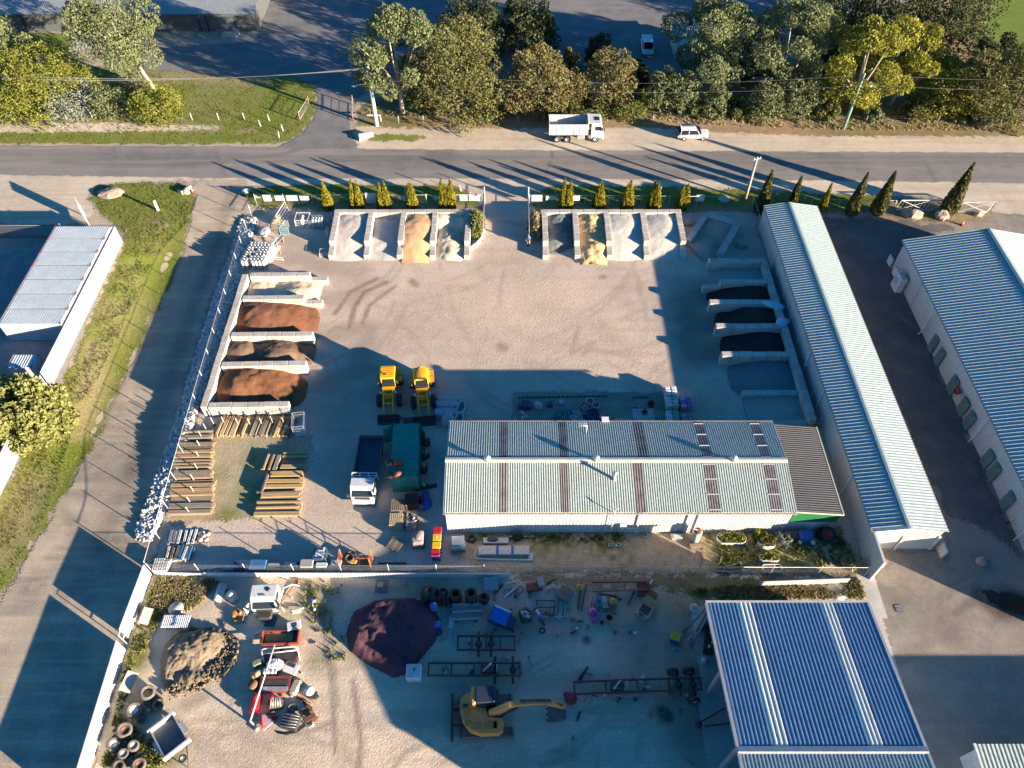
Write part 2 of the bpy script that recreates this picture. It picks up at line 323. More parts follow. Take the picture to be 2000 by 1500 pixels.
struct(sheet('lower_yard',[(298,1116),(1705,1124),(1770,1400),(1815,1620),(150,1620),(185,1480),(250,1262)],m_low,.022,.25,.4,
    marks=[([(1295,1392),(1302,1398)],.75,1.3),([(1330,1388)],.3,1.2),([(1272,1395)],.35,1.0),([(1146,1250)],.4,1.2),([(1120,1443)],.2,1.2),([(1260,1260),(1250,1290)],.5,.7),([(1380,1330),(1330,1370),(1350,1430)],2.2,.6),([(1310,1240),(1240,1260),(1240,1200)],2.6,.45),([(920,1210),(1080,1230),(1150,1180)],2.0,.35),([(820,1400),(900,1370),(880,1330)],1.5,.35),([(940,1330),(1360,1345)],1.0,.35),
           ([(630,1190),(638,1260),(648,1330),(652,1400),(655,1470)],.24,.7),([(645,1190),(652,1300),(660,1380)],.22,.5),([(690,1330),(697,1390),(705,1450),(700,1500)],.24,.75),([(365,1375),(395,1360)],.6,.5),([(540,1440),(600,1430),(650,1410)],.24,.5),([(770,1500),(790,1470),(840,1450)],.22,.5)]+arcs((1000,1420),420,90,22,6)+arcs((500,1460),200,30,8,7),
    greens=[((345,1150),2.6,1.3),((300,1180),1.6,1.2),((270,1290),1.3,1.3),((255,1400),1.8,1.2),((610,1180),2.2,1.1),((640,1280),1.8,1.0),((690,1270),1.5,1.0),((830,1150),4,.8),((1350,1170),2.5,1.1),((1000,1230),2,.6),((310,1480),2.0,1.2),((570,1230),1.5,.8)]))
struct(sheet('puddle',[(1921,1156),(1940,1153),(1965,1159),(2000,1173),(2050,1180),(2050,1204),(2000,1200),(1960,1193),(1930,1177)],soil('muddy_water',[(.035,.024,.018),(.03,.02,.016),(.04,.028,.02)],bump=0,edge=.5,rough=.35),.03,.25,.4))
struct(sheet('lane_edge_concrete',[(1683,1120),(1700,1120),(1822,1620),(1796,1620)],m_conc,.03,.5,0))
struct(sheet('workshop_floor',[(1355,1195),(1700,1190),(1810,1620),(1400,1620)],m_conc,.032,.5,0))
struct(sheet('pot_yard_gravel',[(1002,766),(1300,766),(1300,830),(1002,830)],m_lane,.026,.4,.4))
struct(sheet('side_yard_soil',[(400,850),(470,845),(610,850),(600,900),(520,1010),(420,1020),(330,1025),(400,870)],soil('mossy_soil',[(.30,.25,.16),(.25,.21,.13),(.34,.28,.19)],s=(.2,.9,6),bump=.6,edge=.8,green=(.16,.18,.035)),.024,.3,.7,greens=[((440,1010),1.4,1.3),((490,960),1.5,1.3),((500,900),1.3,1.1),((510,1000),1.2,1.3),((405,845),1.0,1.2),((420,930),1.2,.8)]))
struct(sheet('back_patch',[(890,1040),(1640,1030),(1690,1118),(1000,1116),(880,1085)],m_patch,.026,.25,.6,greens=[((950,1045),1.4,1.2),((1060,1050),1.6,1.3),((1180,1055),1.8,1.4),((1100,1050),1.5,1.3),((1420,1080),2.2,1.4),((1500,1080),2.2,1.5),((1560,1090),2.0,1.2),((1390,1050),1.4,1.2),((1200,1090),2,.7),((1640,1050),1.5,.9)]))
struct(sheet('back_verge',[(1000,1122),(1690,1126),(1700,1170),(1400,1175),(1300,1150),(1000,1135)],m_litter,.028,.3,.6,greens=[((1460,1145),3,1.3),((1340,1160),3,1.3)]))
struct(sheet('lot_lawn',[(-200,62),(158,66),(142,104),(60,110),(-200,112)],m_lawn,.01,.5,.6))
struct(sheet('pale_apron',[(150,62),(205,60),(208,98),(140,97)],m_conc,.012,.6,0))
struct(sheet('corner_lawn',[(1895,-40),(2300,-60),(2300,120),(1900,110)],m_lawn,.01,.6,.5))
struct(sheet('tree_belt_floor',[(735,190),(860,160),(1100,155),(1330,140),(1600,60),(1890,-40),(1900,100),(2300,100),(2300,266),(1650,266),(1450,260),(1250,248),(1000,250),(800,250),(700,245),(700,215)],m_litter,.010,.5,.9,greens=[((760,225),6,1.3),((1250,215),4,.9),((1700,250),9,1.0),((1850,250),9,.8),((720,205),4,1.2)]))
struct(sheet('grass',[(-300,128),(60,120),(205,132),(330,138),(450,150),(560,150),(612,165),(620,198),(610,230),(586,262),(540,283),(480,281),(200,280),(-300,278)],m_grass,.016,.4,.8,marks=[([(-200,256),(60,250),(110,252),(240,248),(425,251)],.9,1.4),([(240,150),(330,150),(450,158),(520,150)],2.0,.9),([(0,235),(120,240),(260,230),(350,236)],1.5,.8),([(380,200),(420,175),(480,160)],2.2,.5),([(470,258),(500,252)],.7,1.0)]))
struct(sheet('dirt_path',[(-300,243),(60,241),(240,240),(430,247),(428,254),(240,257),(60,259),(-300,262)],m_path,.02,.4,.7))
struct(sheet('grass_strip',[(196,362),(270,357),(345,358),(376,366),(381,388),(370,425),(358,470),(343,505),(300,592),(250,697),(205,795),(165,880),(128,955),(85,1032),(32,1120),(0,1168),(-270,1500),(-420,1500),(-120,1120),(0,980),(45,890),(125,745),(247,468),(218,432),(186,405),(176,388)],m_grass,.02,.3,.6,marks=[([(185,680),(175,760),(155,830)],1.6,.9),([(260,590),(230,640),(215,600)],2.2,.5),([(60,950),(30,1030),(0,1080)],2.0,.7),([(300,430),(325,438)],.5,1.2),([(205,440),(225,455)],.8,.9),([(250,520),(265,560)],1.4,.4),([(200,372),(215,378)],.6,1.2)]))
struct(sheet('road_verge',[(470,378),(520,364),(600,362),(880,363),(930,383),(940,408),(640,412),(500,405)],m_grass,.022,.3,.6,marks=[([(560,405),(700,408),(900,408)],1.5,.9)]))
struct(sheet('road_verge',[(1038,382),(1090,362),(1300,367),(1480,373),(1745,386),(1740,410),(1480,415),(1040,410)],m_grass,.022,.3,.6,marks=[([(1050,405),(1300,408),(1470,412)],1.2,.8)]))
struct(sheet('boulder_verge',[(1690,405),(1745,385),(1850,390),(1945,405),(1930,430),(1850,436),(1730,425)],m_litter,.024,.3,.6,greens=[((1800,420),3,1.3)]))
struct(sheet('roadside_strip',[(720,262),(830,265),(830,274),(725,275)],m_grass,.02,.3,.6))
struct(sheet('rock_bank_soil',[(470,428),(503,425),(482,520),(446,620),(412,740),(390,800),(352,930),(322,1015),(300,1064),(262,1058),(262,1040),(300,940),(330,840),(370,700),(415,560)],soil('bank_soil',[(.2,.19,.17),(.16,.155,.14),(.24,.22,.19)],edge=.4),.026,.4,.4))
# ------------------------------------------------------------------ buildings
def steel(name,col,rough=.38,dirt=None,amt=.35):return M(name,col,dirt,amt,rough,0.,0.,.5,.5)
m_roofg=steel('pale_green_roof',(.40,.46,.415),.42,(.38,.38,.30),.5)
m_roofs=steel('pale_steel_roof',(.335,.425,.42),.42,(.38,.41,.38),.35)
m_roofz=steel('blue_grey_roof',(.13,.23,.36),.36)
m_white=M('white_wall_sheet',(.66,.64,.61),(.5,.45,.4),.35,.5,0,0,.4)
m_cream=M('cream_panel',(.56,.535,.49),(.45,.41,.36),.3,.75,0,.15,.5)
m_gutter=M('gutter_metal',(.40,.36,.30),(.2,.14,.09),.5,.5)
m_brown=M('aged_skylight',(.24,.21,.19),(.12,.10,.095),.8,.5,0,0,1.2)
m_skyl=M('clear_skylight',(.74,.72,.62),(.6,.57,.46),.5,.35,0,0,1.)
m_dark=M('dark_roof_sheet',(.06,.06,.066),(.085,.075,.07),.5,.5,0,0,.8)
m_green=M('green_wall_sheet',(.025,.17,.065),(.02,.10,.045),.4,.45,0,0,.8)
m_doorg=M('green_roller_door',(.12,.20,.165),(.10,.16,.13),.4,.5)
m_beige=M('beige_roller_door',(.60,.55,.48),(.5,.45,.38),.3,.55)
m_frame=M('grey_steel_frame',(.30,.33,.34),(.2,.2,.2),.4,.5)
m_pipe=M('white_pipe',(.72,.74,.75),(.5,.5,.5),.3,.4)
m_black=M('black_rubber',(.022,.022,.024),(.05,.045,.04),.5,.8)
m_galv=M('galvanised_steel',(.50,.52,.54),(.34,.33,.31),.5,.38,.55)
m_rust=M('rusted_steel',(.20,.085,.045),(.09,.045,.03),.7,.8,.1,.3,2.5)
m_glass=M('dark_glass',(.02,.025,.03),None,.1,.06,0,0,1,.6)
def wallsheet(mb,a,b,h,pitch=.3,dep=.025,z0=0.):
    """ribbed wall cladding from ground point a to b, facing right of a->b"""
    a=Vector((a[0],a[1],z0));b=Vector((b[0],b[1],z0));d=(b-a).normalized();n=Vector((d.y,-d.x,0))
    mb.corr(a,b-a,Vector((0,0,h-z0)),pitch,dep,nrm=n)
# warehouse -----------------------------------------------------------------
wx0,wx1,wy0,wy1,wy,we,wr=-5.75,23.9,31.65,40.8,36.2,3.9,4.75
w=thing('warehouse','long low warehouse with pale green ribbed roof and white walls','warehouse',(0,0,0))
mb=MB();I=.25
mb.box(((wx0+wx1)/2,(wy0+wy1)/2,we/2-.1),(wx1-wx0-I,wy1-wy0-I,we-.2))
for x in(wx0+.125,wx1-.125):mb.prism([(x-.02,wy0+.15),(x+.02,wy0+.15),(x+.02,wy1-.15),(x-.02,wy1-.15)],we-.25,lambda i:we-.12)
wallsheet(mb,(wx0+.1,wy0+.1),(wx1-.1,wy0+.1),we-.05);wallsheet(mb,(wx1-.1,wy1-.1),(wx0+.1,wy1-.1),we-.05);wallsheet(mb,(wx0+.1,wy1-.1),(wx0+.1,wy0+.1),we-.05)
mb.side([(wy0+.1,we-.1),(wy1-.1,we-.1),(wy,wr-.08)],wx0+.08,wx0+.14,Matrix.Rotation(0,3,'Z')@Matrix(((0,1,0),(1,0,0),(0,0,1))))
mb.build('wall',m_white,w)
rfm,gl,gls=MB(),MB(),MB()
front=[(G(q,950,4.3).x)for q in(974,990,1093,1110,1238,1258,1378,1402,1497,1520)]
back=[(G(q,860,4.3).x)for q in(974,990,1091,1107,1240,1260,1363,1382,1475,1494)]
for xs,ye,lit in((front,wy0-.12,1),(back,wy1+.12,0)):
    cuts=[wx0-.05]+xs+[wx1+.05]
    for i in range(len(cuts)-1):
        x0,x1=cuts[i],cuts[i+1];v=Vector((0,wy-ye,wr-we));tgt=rfm
        if i%2:tgt=MB()
        tgt.corr((x0,ye,we),(x1-x0,0,0),v,.205,.028 if lit else.034,topw=.3 if lit else.16,ramp=.1)
        if i%2:
            o=tgt.build('skylight_strip',m_brown,w)
            if i in(7,9):
                for k in range(4):bt=MB();bt.box(((x0+x1)/2,ye+v.y*(.05+k*.29),we+v.z*(.05+k*.29)+.05),(x1-x0,.07,.02));bt.build('batten',m_pipe,o)
rfm.add([(wx0,wy0,we-.06),(wx1,wy0,we-.06),(wx1,wy,wr-.06),(wx0,wy,wr-.06)],[(0,1,2,3)]);rfm.add([(wx0,wy1,we-.06),(wx1,wy1,we-.06),(wx1,wy,wr-.06),(wx0,wy,wr-.06)],[(3,2,1,0)])
rfm.build('roof',m_roofg,w)
rc=MB();rc.side([(-.28,-.02),(-.26,.0),(0,.06),(.26,0),(.28,-.02),(0,.02)],wx0-.06,wx1+.06,Matrix.Translation((0,wy,wr+.05)).to_3x3()if 0 else Matrix(((0,1,0),(1,0,0),(0,0,1))))
o=rc.build('ridge_cap',M('cream_cap',(.66,.64,.52),None,.3,.45),w,(0,wy,wr+.05))
for y in(wy0-.22,wy1+.22):gt=MB();gt.side([(-.09,-.1),(.09,-.1),(.09,.03),(.07,.03),(.07,-.08),(-.07,-.08),(-.07,.03),(-.09,.03)],wx0-.05,wx1+.05,Matrix(((0,1,0),(1,0,0),(0,0,1))))if 0 else gt.box(((wx0+wx1)/2,y,we-.05),(wx1-wx0+.1,.14,.1));gt.build('gutter',m_gutter,w)
for px in(952,1168-4,1432):
    v=MB();x=G(px,902,wr).x
    v.cyl((0,0,0),(0,0,.38),.13,12);v.lathe([(.12,.36),(.28,.44),(.3,.58),(.2,.72),(.05,.76)],(0,0,0),14)
    v.build('roof_vent',M('vent_metal',(.66,.66,.62),(.4,.36,.3),.5,.4,.4),w,(x,wy-.12,wr))
px=G(1199,935,4.5);fl=MB();fl.cyl((0,0,0),(0,0,.95),.13,12);fl.lathe([(.2,.9),(.22,.98),(.05,1.12)],(0,0,0),12);fl.cyl((0,0,-.1),(0,0,.1),.2,12)
fl.build('flue',m_galv,w,(px.x,px.y,4.4))
# wall fittings: mast pipe, electric box, downpipes, aerial on the back slope
ft=MB();a=G(1200,1000,3.9);ft.cyl((a.x,wy0-.2,0),(a.x,wy0-.2,4.55),.035,6);ft.cyl((a.x-.05,wy0-.2,4.5),(a.x+.25,wy0-.2,4.75),.05,6);ft.build('mast_pipe',m_pipe,w)
eb=MB();b=G(1216,1035,1.0);eb.box((b.x,wy0-.1,1.5),(.55,.2,.5));eb.cyl((b.x,wy0-.1,1.2),(b.x-.1,wy0-.15,0),.03,6);eb.cyl((b.x,wy0-.12,1.1),(b.x+1.3,wy0-.12,1.1),.025,6);eb.build('meter_box',m_pipe,w)
for q in(1247,1343,1363):
    d=MB();x=G(q,1020,2).x;d.box((x,wy0-.06,1.9),(.1,.1,3.8));d.build('downpipe',m_white,w)
an=MB();q=G(1145,845,4.3);an.cyl((q.x,q.y,4.2),(q.x,q.y,5.3),.03,6);an.cyl((q.x-.75,q.y+.2,5.25),(q.x+.05,q.y,5.3),.03,6)
for k in range(5):an.cyl((q.x-.65+k*.15,q.y-.1,5.27),(q.x-.65+k*.15,q.y+.45,5.27),.012,4)
an.build('aerial',m_pipe,w)
sb=MB();q=G(1183,826,4.0);sb.box((q.x,wy1+.4,3.95),(.65,.5,.16));sb.build('wall_lamp',m_pipe,w)
# lean-to
lt=thing('lean_to','dark roofed lean-to with green sheet front wall at the right end of the warehouse','lean-to')
lx0,lx1=24.0,28.15
mb=MB();mb.box(((lx0+lx1)/2-.2,36.3,1.45),(lx1-lx0-.5,8.6,2.9));mb.build('wall',m_white,lt)
mb=MB();mb.prism([(lx0,31.85),(lx1-.1,31.85),(lx1-.1,31.95),(lx0,31.95)],1.7,lambda i:3.6 if i in(0,3)else 3.1);mb.build('front_panel',m_green,lt)
mb=MB();mb.corr((lx0,31.75,3.68),(0,9.1,0),(lx1-lx0,0,-.5),.23,.04,nrm=Vector((.12,0,.99)));mb.add([(lx0,31.75,3.63),(lx1,31.75,3.13),(lx1,40.85,3.13),(lx0,40.85,3.63)],[(0,1,2,3)]);mb.build('roof',m_dark,lt)
mb=MB();mb.box((lx1+.02,36.3,3.16),(.1,9.2,.12));mb.box(((lx0+lx1)/2,31.72,3.37),(lx1-lx0+.1,.06,.12),tilt=('Y',.12));mb.build('fascia',M('cream_trim',(.62,.62,.45),None,.3,.5),lt)
# long shed -----------------------------------------------------------------
ls=thing('storage_shed','very long narrow storage shed, blue-green left slope and pale right slope','shed')
x0,x1,y0,y1,e,rd=30.2,36.35,30.1,73.35,3.25,3.79;xm=33.05
mb=MB();mb.box(((x0+x1)/2+.1,(y0+y1)/2+.1,e/2-.1),(x1-x0-.5,y1-y0-.3,e-.2));mb.box((x0+.1,(27.3+y1)/2,e/2-.02),(.2,y1-27.3,e-.04));mb.build('wall',m_cream,ls)
mb=MB();wallsheet(mb,(x0+.25,y0+.1),(x1-.15,y0+.1),e-.02,.3,.03,2.25);mb.add([(x0+.1,y0+.08,e-.05),(x1-.1,y0+.08,e-.05),(xm,y0+.08,rd-.02)],[(0,1,2)]);mb.build('gable',m_white,ls)
mb=MB();mb.corr((x0-.08,y0,e),(0,y1-y0,0),(xm-x0+.08,0,rd-e),.38,.05,nrm=Vector((-.16,0,.99)),topw=.03,ramp=.035)
mb.corr((xm,y0,rd),(0,y1-y0,0),(x1+.08-xm,0,e-rd),.3,.03,nrm=Vector((.2,0,.98)))
mb.add([(x0,y0,e-.05),(xm,y0,rd-.05),(xm,y1,rd-.05),(x0,y1,e-.05)],[(0,1,2,3)]);mb.add([(xm,y0,rd-.05),(x1,y0,e-.05),(x1,y1,e-.05),(xm,y1,rd-.05)],[(0,1,2,3)]);mb.build('roof',m_roofs,ls)
mb=MB();mb.add([(xm-.22,y0,rd+.02),(xm,y0,rd+.05),(xm+.22,y0,rd+.02),(xm-.22,y1,rd+.02),(xm,y1,rd+.05),(xm+.22,y1,rd+.02)],[(0,1,4,3),(1,2,5,4)]);mb.build('ridge_cap',m_roofs,ls)
mb=MB();mb.box((x0-.12,(y0+y1)/2,e-.05),(.1,y1-y0,.1));mb.box((x1+.12,(y0+y1)/2,e-.05),(.1,y1-y0,.1));mb.build('gutter',m_gutter,ls)
for xa,xb in((30.75,32.95),(33.45,36.05)):
    mb=MB();mb.corr((xa,y0+.07,.02),(0,0,2.2),(xb-xa,0,0),.11,.012,nrm=(0,-1,0));o=mb.build('roller_door',m_beige,ls)
for xa in(30.6,33.2,36.2):
    mb=MB();mb.box((xa,y0+.02,1.15),(.22,.12,2.3));mb.build('door_post',m_white,ls)
mb=MB();mb.box((37.0,29.75,.55),(.22,.95,1.1));bol=tag(mb.build('wing_post',m_white),'white guard post standing off the front right corner of the long shed','guard post')
for q in((1521,486,1505,525),(1583,683,1565,715),(1662,926,1640,957),(1604,760,1585,780)):
    a,b=G(q[0],q[1],e),G(q[2],q[3],0);mb=MB();mb.tube([(x0-.12,a.y,e-.05),(x0-.12,a.y,.35),(x0-.3,a.y-.1,.05)],.055,8);mb.build('downpipe',m_pipe,ls)
# big shed at the right -------------------------------------------------------
bs=thing('large_shed','large shed with wide blue-green roof and cream wall of green doors at the right edge','shed')
x0,xr,y1,y0,e,rd=44.15,53.0,66.2,22.0,4.0,5.68;x2=61.8
mb=MB();mb.box(((x0+x2)/2+.1,(y0+y1)/2,e/2-.05),(x2-x0-.2,y1-y0-.3,e-.1));mb.add([(x0+.2,y1-.12,e-.1),(x2-.2,y1-.12,e-.1),(xr,y1-.12,rd-.05)],[(0,2,1)]);mb.add([(x0+.2,y0+.12,e-.1),(x2-.2,y0+.12,e-.1),(xr,y0+.12,rd-.05)],[(0,1,2)]);mb.build('wall',m_cream,bs)
mb=MB();mb.corr((x0-.1,y0,e),(0,y1-y0,0),(xr-x0+.1,0,rd-e),.40,.052,nrm=Vector((-.16,0,.99)),topw=.03,ramp=.035);mb.corr((xr,y0,rd),(0,y1-y0,0),(x2+.1-xr,0,e-rd),.3,.035,nrm=Vector((.15,0,.98)))
mb.add([(x0,y0,e-.05),(xr,y0,rd-.05),(xr,y1,rd-.05),(x0,y1,e-.05)],[(0,1,2,3)]);mb.add([(xr,y0,rd-.05),(x2,y0,e-.05),(x2,y1,e-.05),(xr,y1,rd-.05)],[(0,1,2,3)]);mb.build('roof',m_roofs,bs)
mb=MB();mb.box((x0-.14,(y0+y1)/2,e-.05),(.1,y1-y0,.1));mb.build('gutter',m_gutter,bs)
mb=MB();mb.add([(xr-.3,y0,rd+.02),(xr,y0,rd+.08),(xr+.3,y0,rd+.02),(xr-.3,y1,rd+.02),(xr,y1,rd+.08),(xr+.3,y1,rd+.02)],[(0,1,4,3),(1,2,5,4)]);mb.build('ridge_cap',m_roofs,bs)
def on_wall(px,py,X):
    """height and y of a photo point on the wall plane x = X"""
    lo,hi=0.,6.
    for _ in range(40):
        z=(lo+hi)/2
        if G(px,py,z).x>X:lo=z
        else:hi=z
    return G(px,py,z)
for(pa,pb,pc)in(((1808,678),(1816,692),(1826,646)),((1820,703),(1828,718),(1840,668)),((1849,753),(1858,770),(1866,731)),((1868,796),(1877,815),(1889,776)),((1881,822),(1890,838),(1902,800)),((1914,898),(1924,915),(1937,873)),((1926,923),(1936,940),(1950,902)),((1954,977),(1963,995),(1976,955))):
    a,b,c_=on_wall(*pa,x0),on_wall(*pb,x0),on_wall(*pc,x0)
    ya,yb=a.y,b.y;mb=MB();mb.box((x0-.01,(ya+yb)/2,1.08),(.05,abs(ya-yb)*1.0,2.1));mb.corr((x0-.04,min(ya,yb),.03),(0,0,2.1),(0,abs(ya-yb),0),.1,.01,nrm=(-1,0,0));o=mb.build('roller_door',m_doorg,bs)
    h_=MB();h_.box((x0-.08,(ya+yb)/2,1.9),(.04,.12,.06));h_.build('handle',m_black,o)
for q in((1826,603,1797,652),(1934,812,1895,861),(2008,1030,1985,1050)):
    a=on_wall(q[0],q[1],x0-.14);mb=MB();mb.tube([(x0-.14,a.y,e-.05),(x0-.14,a.y,.2),(x0-.35,a.y-.1,.05)],.06,8);mb.build('downpipe',m_pipe,bs)
for q in(1793,570),:
    a=on_wall(q[0],q[1],x0);mb=MB();mb.box((x0-.005,a.y,1.9),(.03,.06,3.6));mb.build('panel_joint',m_frame,bs)
ac=thing('wall_unit','boxy grey equipment cabinet on the corner of the large right shed wall','equipment cabinet',(x0-.45,62.6,0))
mb=MB();mb.rbox((0,0,1.0),(.8,1.5,2.0),.06);mb.build('cabinet',m_pipe,ac)
mb=MB();mb.rbox((-.1,-.3,2.1),(.55,.7,.2),.04);mb.cyl((-.05,.45,2.0),(-.05,.45,2.35),.18,10);mb.build('top_fan',m_galv,ac)
mb=MB();mb.box((-.44,.1,1.2),(.05,.9,.9));mb.build('door_panel',M('pale_grey',(.5,.52,.53)),ac)
for i,q in enumerate(((1735,516),(1745,538))):
    p=G(*q,0);mb=MB();mb.box((p.x,p.y,.55),(.14,1.0,1.1));tag(mb.build('guard_rail',m_pipe),('white guard post on the lane side of the grey cabinet','white guard post close to the near corner of the grey cabinet')[i],'guard post','guard posts by the cabinet')
hr=thing('hose_reel','round red fire hose reel on the cream wall between green doors','hose reel',(x0-.25,on_wall(1871,768,x0).y,1.7))
mb=MB();mb.lathe([(.05,-.16),(.34,-.14),(.4,0),(.34,.14),(.05,.16)],(0,0,0),18,Matrix.Rotation(R(90),3,'Y'));mb.build('drum',M('red_paint',(.42,.012,.02),None,.3,.35),hr)
mb=MB();mb.cyl((0,0,-.3),(0,-.1,-1.55),.03,6);mb.build('pipe',m_galv,hr)
ex=thing('hydrant','small red and white hydrant at the near end of the cream wall','hydrant',tuple(G(1966,1022,0)))
mb=MB();mb.cyl((0,0,0),(0,0,.55),.1,10);mb.build('body',MATS['red_paint'],ex);mb=MB();mb.cyl((0,0,.5),(.25,0,.9),.06,8);mb.build('elbow',m_pipe,ex)
# workshop bottom right -------------------------------------------------------
wk=thing('workshop','open sided workshop with blue ribbed roof and two pale skylight bands at the bottom right','workshop')
x0,x1,ye,yc,yr,yb=14.85,27.05,23.25,12.35,8.9,1.95
ZP=[(ye,4.8),(yc,6.6),(yr,7.2),(yb,5.7)]
def zz(y):
    for(a,za),(b,zb)in zip(ZP,ZP[1:]):
        if b<=y<=a:return za+(zb-za)*(a-y)/(a-b)
    return 4.8
rfm,rf2=MB(),MB()
cuts=[x0,G(1440,1180,4.8).x,G(1466,1180,4.8).x,G(1603,1180,4.8).x,G(1626,1180,4.8).x,x1]
for i in range(5):
    t=MB()if i%2 else rfm;t.corr((cuts[i],ye,4.8),(cuts[i+1]-cuts[i],0,0),(0,yc-ye,1.8),.29,.03)
    if i%2:t.build('skylight_band',m_skyl,wk)
rf2.corr((x0,yc,6.6),(x1-x0,0,0),(0,yr-yc,.6),.25,.05);rf2.corr((x0,yr,7.2),(x1-x0,0,0),(0,yb-yr,-1.5),.25,.05)
rfm.add([(x0,ye,4.74),(x1,ye,4.74),(x1,yc,6.54),(x0,yc,6.54)],[(0,1,2,3)]);rfm.build('roof',m_roofz,wk);rf2.build('upper_roof',m_roofs,wk)
mb=MB();mb.add([(x0-.12,yc-.2,6.63),(x0-.12,yc,6.72),(x0-.12,yc+.35,6.6),(x1+.1,yc-.2,6.63),(x1+.1,yc,6.72),(x1+.1,yc+.35,6.6)],[(0,1,4,3),(1,2,5,4)]);mb.build('ridge_cap',M('pale_cap',(.45,.45,.45),None,.3,.4),wk)
mb=MB();mb.box(((x0+x1)/2,ye+.1,4.78),(x1-x0+.2,.14,.16));mb.build('gutter',MATS['pale_cap'],wk)
for xx in(x0-.06,x1+.06):
    mb=MB()
    for(ya,za),(y2,z2)in zip(ZP,ZP[1:]):mb.add([(xx-.1,ya,za-.2),(xx+.1,ya,za-.2),(xx+.1,ya,za+.06),(xx-.1,ya,za+.06),(xx-.1,y2,z2-.2),(xx+.1,y2,z2-.2),(xx+.1,y2,z2+.06),(xx-.1,y2,z2+.06)],[(0,3,2,1),(4,5,6,7),(0,1,5,4),(1,2,6,5),(2,3,7,6),(3,0,4,7)])
    mb.build('bargeboard',MATS['pale_cap'],wk)
mb=MB();xs=x1-.08
mb.add([(xs,ye-.1,0),(xs,yb+.1,0),(xs,yb+.1,5.7),(xs,yr,7.19),(xs,ye-.1,4.79)]+[(xs-.1,ye-.1,0),(xs-.1,yb+.1,0),(xs-.1,yb+.1,5.7),(xs-.1,yr,7.19),(xs-.1,ye-.1,4.79)],[(0,1,2,3,4),(9,8,7,6,5),(0,5,6,1),(1,6,7,2),(2,7,8,3),(3,8,9,4),(4,9,5,0)])
mb.box(((x0+x1)/2,ye-.05,2.3),(x1-x0-.3,.1,4.6));mb.box(((x0+x1)/2,yb+.08,2.84),(x1-x0-.05,.1,5.68));mb.build('wall',m_roofz,wk)
for y in(ye-.2,18.,12.7,7.5):
    mb=MB();mb.box((x0+.15,y,zz(y)/2-.1),(.25,.3,zz(y)-.25));mb.build('post',m_frame,wk)
mb=MB();mb.tube([(x0-1.0,ye-.45,.05),(x0-.1,ye-.3,4.6)],.13,6);mb.tube([(x0-.6,ye-1.6,.05),(x0-.05,ye-1.0,4.6)],.1,6);mb.build('raking_brace',M('teal_steel',(.12,.22,.22),None,.4,.5),wk)
# small roof at the bottom right corner
sr=thing('small_shed','small shed roof in the bottom right corner of the view','shed')
a=G(1905,1453,3.0)
mb=MB();mb.corr((a.x,a.y,3.0),(26,0,0),(0,-7,-.5),.3,.03);mb.add([(a.x,a.y,2.95),(a.x+26,a.y,2.95),(a.x+26,a.y-7,2.45),(a.x,a.y-7,2.45)],[(0,1,2,3)]);mb.build('roof',m_roofg,sr)
mb=MB();mb.box((a.x+13,a.y-3.5,1.2),(25.6,6.6,2.4));mb.build('wall',m_white,sr)
mb=MB();mb.box((a.x-.05,a.y-3.5,2.72),(.14,7.1,.16),tilt=('X',.07));mb.build('bargeboard',m_white,sr)
# ------------------------------------------------------------------ concrete bays
m_block=M('concrete_block',(.50,.46,.41),(.27,.23,.19),.55,.9,0,.35,.9)
_ub=MB();_ub.rbox((0,0,.5),(.985,1,.99),.035)
_bm=None
def block_wall(label,p,q,courses=2,th=.66,ch=.75,end_step=0,bl=1.5,group='concrete block walls of the storage bays',skip=()):
    global _bm
    p,q=Vector(p).to_2d(),Vector(q).to_2d();d=q-p;L=d.length;rz=math.atan2(d.y,d.x)
    t=thing('block_wall',label,'block wall',(p.x,p.y,.0),rz,group)
    for c in range(courses):
        off=0 if c%2==0 else bl/2;xs=[0.];x=off if off else bl
        while x<L-.4:xs.append(x);x+=bl
        xs.append(L)
        for i in range(len(xs)-1):
            if c==courses-1 and end_step and i>=len(xs)-1-end_step:continue
            if _bm is None:o=_ub.build('block',m_block,t);_bm=o.data
            else:o=bpy.data.objects.new('block',_bm);S.collection.objects.link(o);o.parent=t
            o.location=((xs[i]+xs[i+1])/2,RNG.uniform(-.025,.025),c*ch);o.scale=(xs[i+1]-xs[i],th*RNG.uniform(.98,1.02),ch-.006);o.rotation_euler=(0,0,RNG.uniform(-.008,.008))
    return t
yl=(44.75,50.0,54.1,59.6,63.3)
nm=('below the orange bark heap','between the orange bark and the dark soil heap','between the dark soil and the red mulch heap','between the red mulch and the pale sand heap','above the pale sand heap, left column')
for y,n_,st in zip(yl,nm,(0,0,0,1,1)):block_wall('white concrete block wall '+n_,(-29.6,y),(-21.0-(.8 if y<45 else 0),y+.15),2,end_step=st)
block_wall('long concrete block back wall of the left column of bays',(-30.0,44.5),(-30.15,63.4),2)
for x,n_ in zip((-21.4,-17.25,-13.25,-9.4,-5.35),('on the left end of the upper left bays','between the pink gravel and the flat grey sand','between the flat grey sand and the orange sand','between the orange sand and the dug cream sand','between the dug cream sand and the gate shrub')):
    block_wall('concrete block wall '+n_,(x+.05,74.3),(x+(.15 if x<-15 else.05),67.4),2,end_step=1)
block_wall('concrete block back wall behind the four upper left bays',(-21.75,74.65),(-5.0,74.65),2)
for x,n_ in zip((3.95,7.7,11.5,15.95,20.3),('between the brown gate grass and the dark gravel','between the dark gravel and the golden sand','between the golden sand and the white gravel','between the two white gravel heaps','on the right end of the upper right bays')):
    block_wall('concrete block wall '+n_,(x,74.3),(x-(.0 if x<15 else.1),67.4),2,end_step=1)
block_wall('concrete block back wall behind the four upper right bays',(3.5,74.65),(20.7,74.65),2)
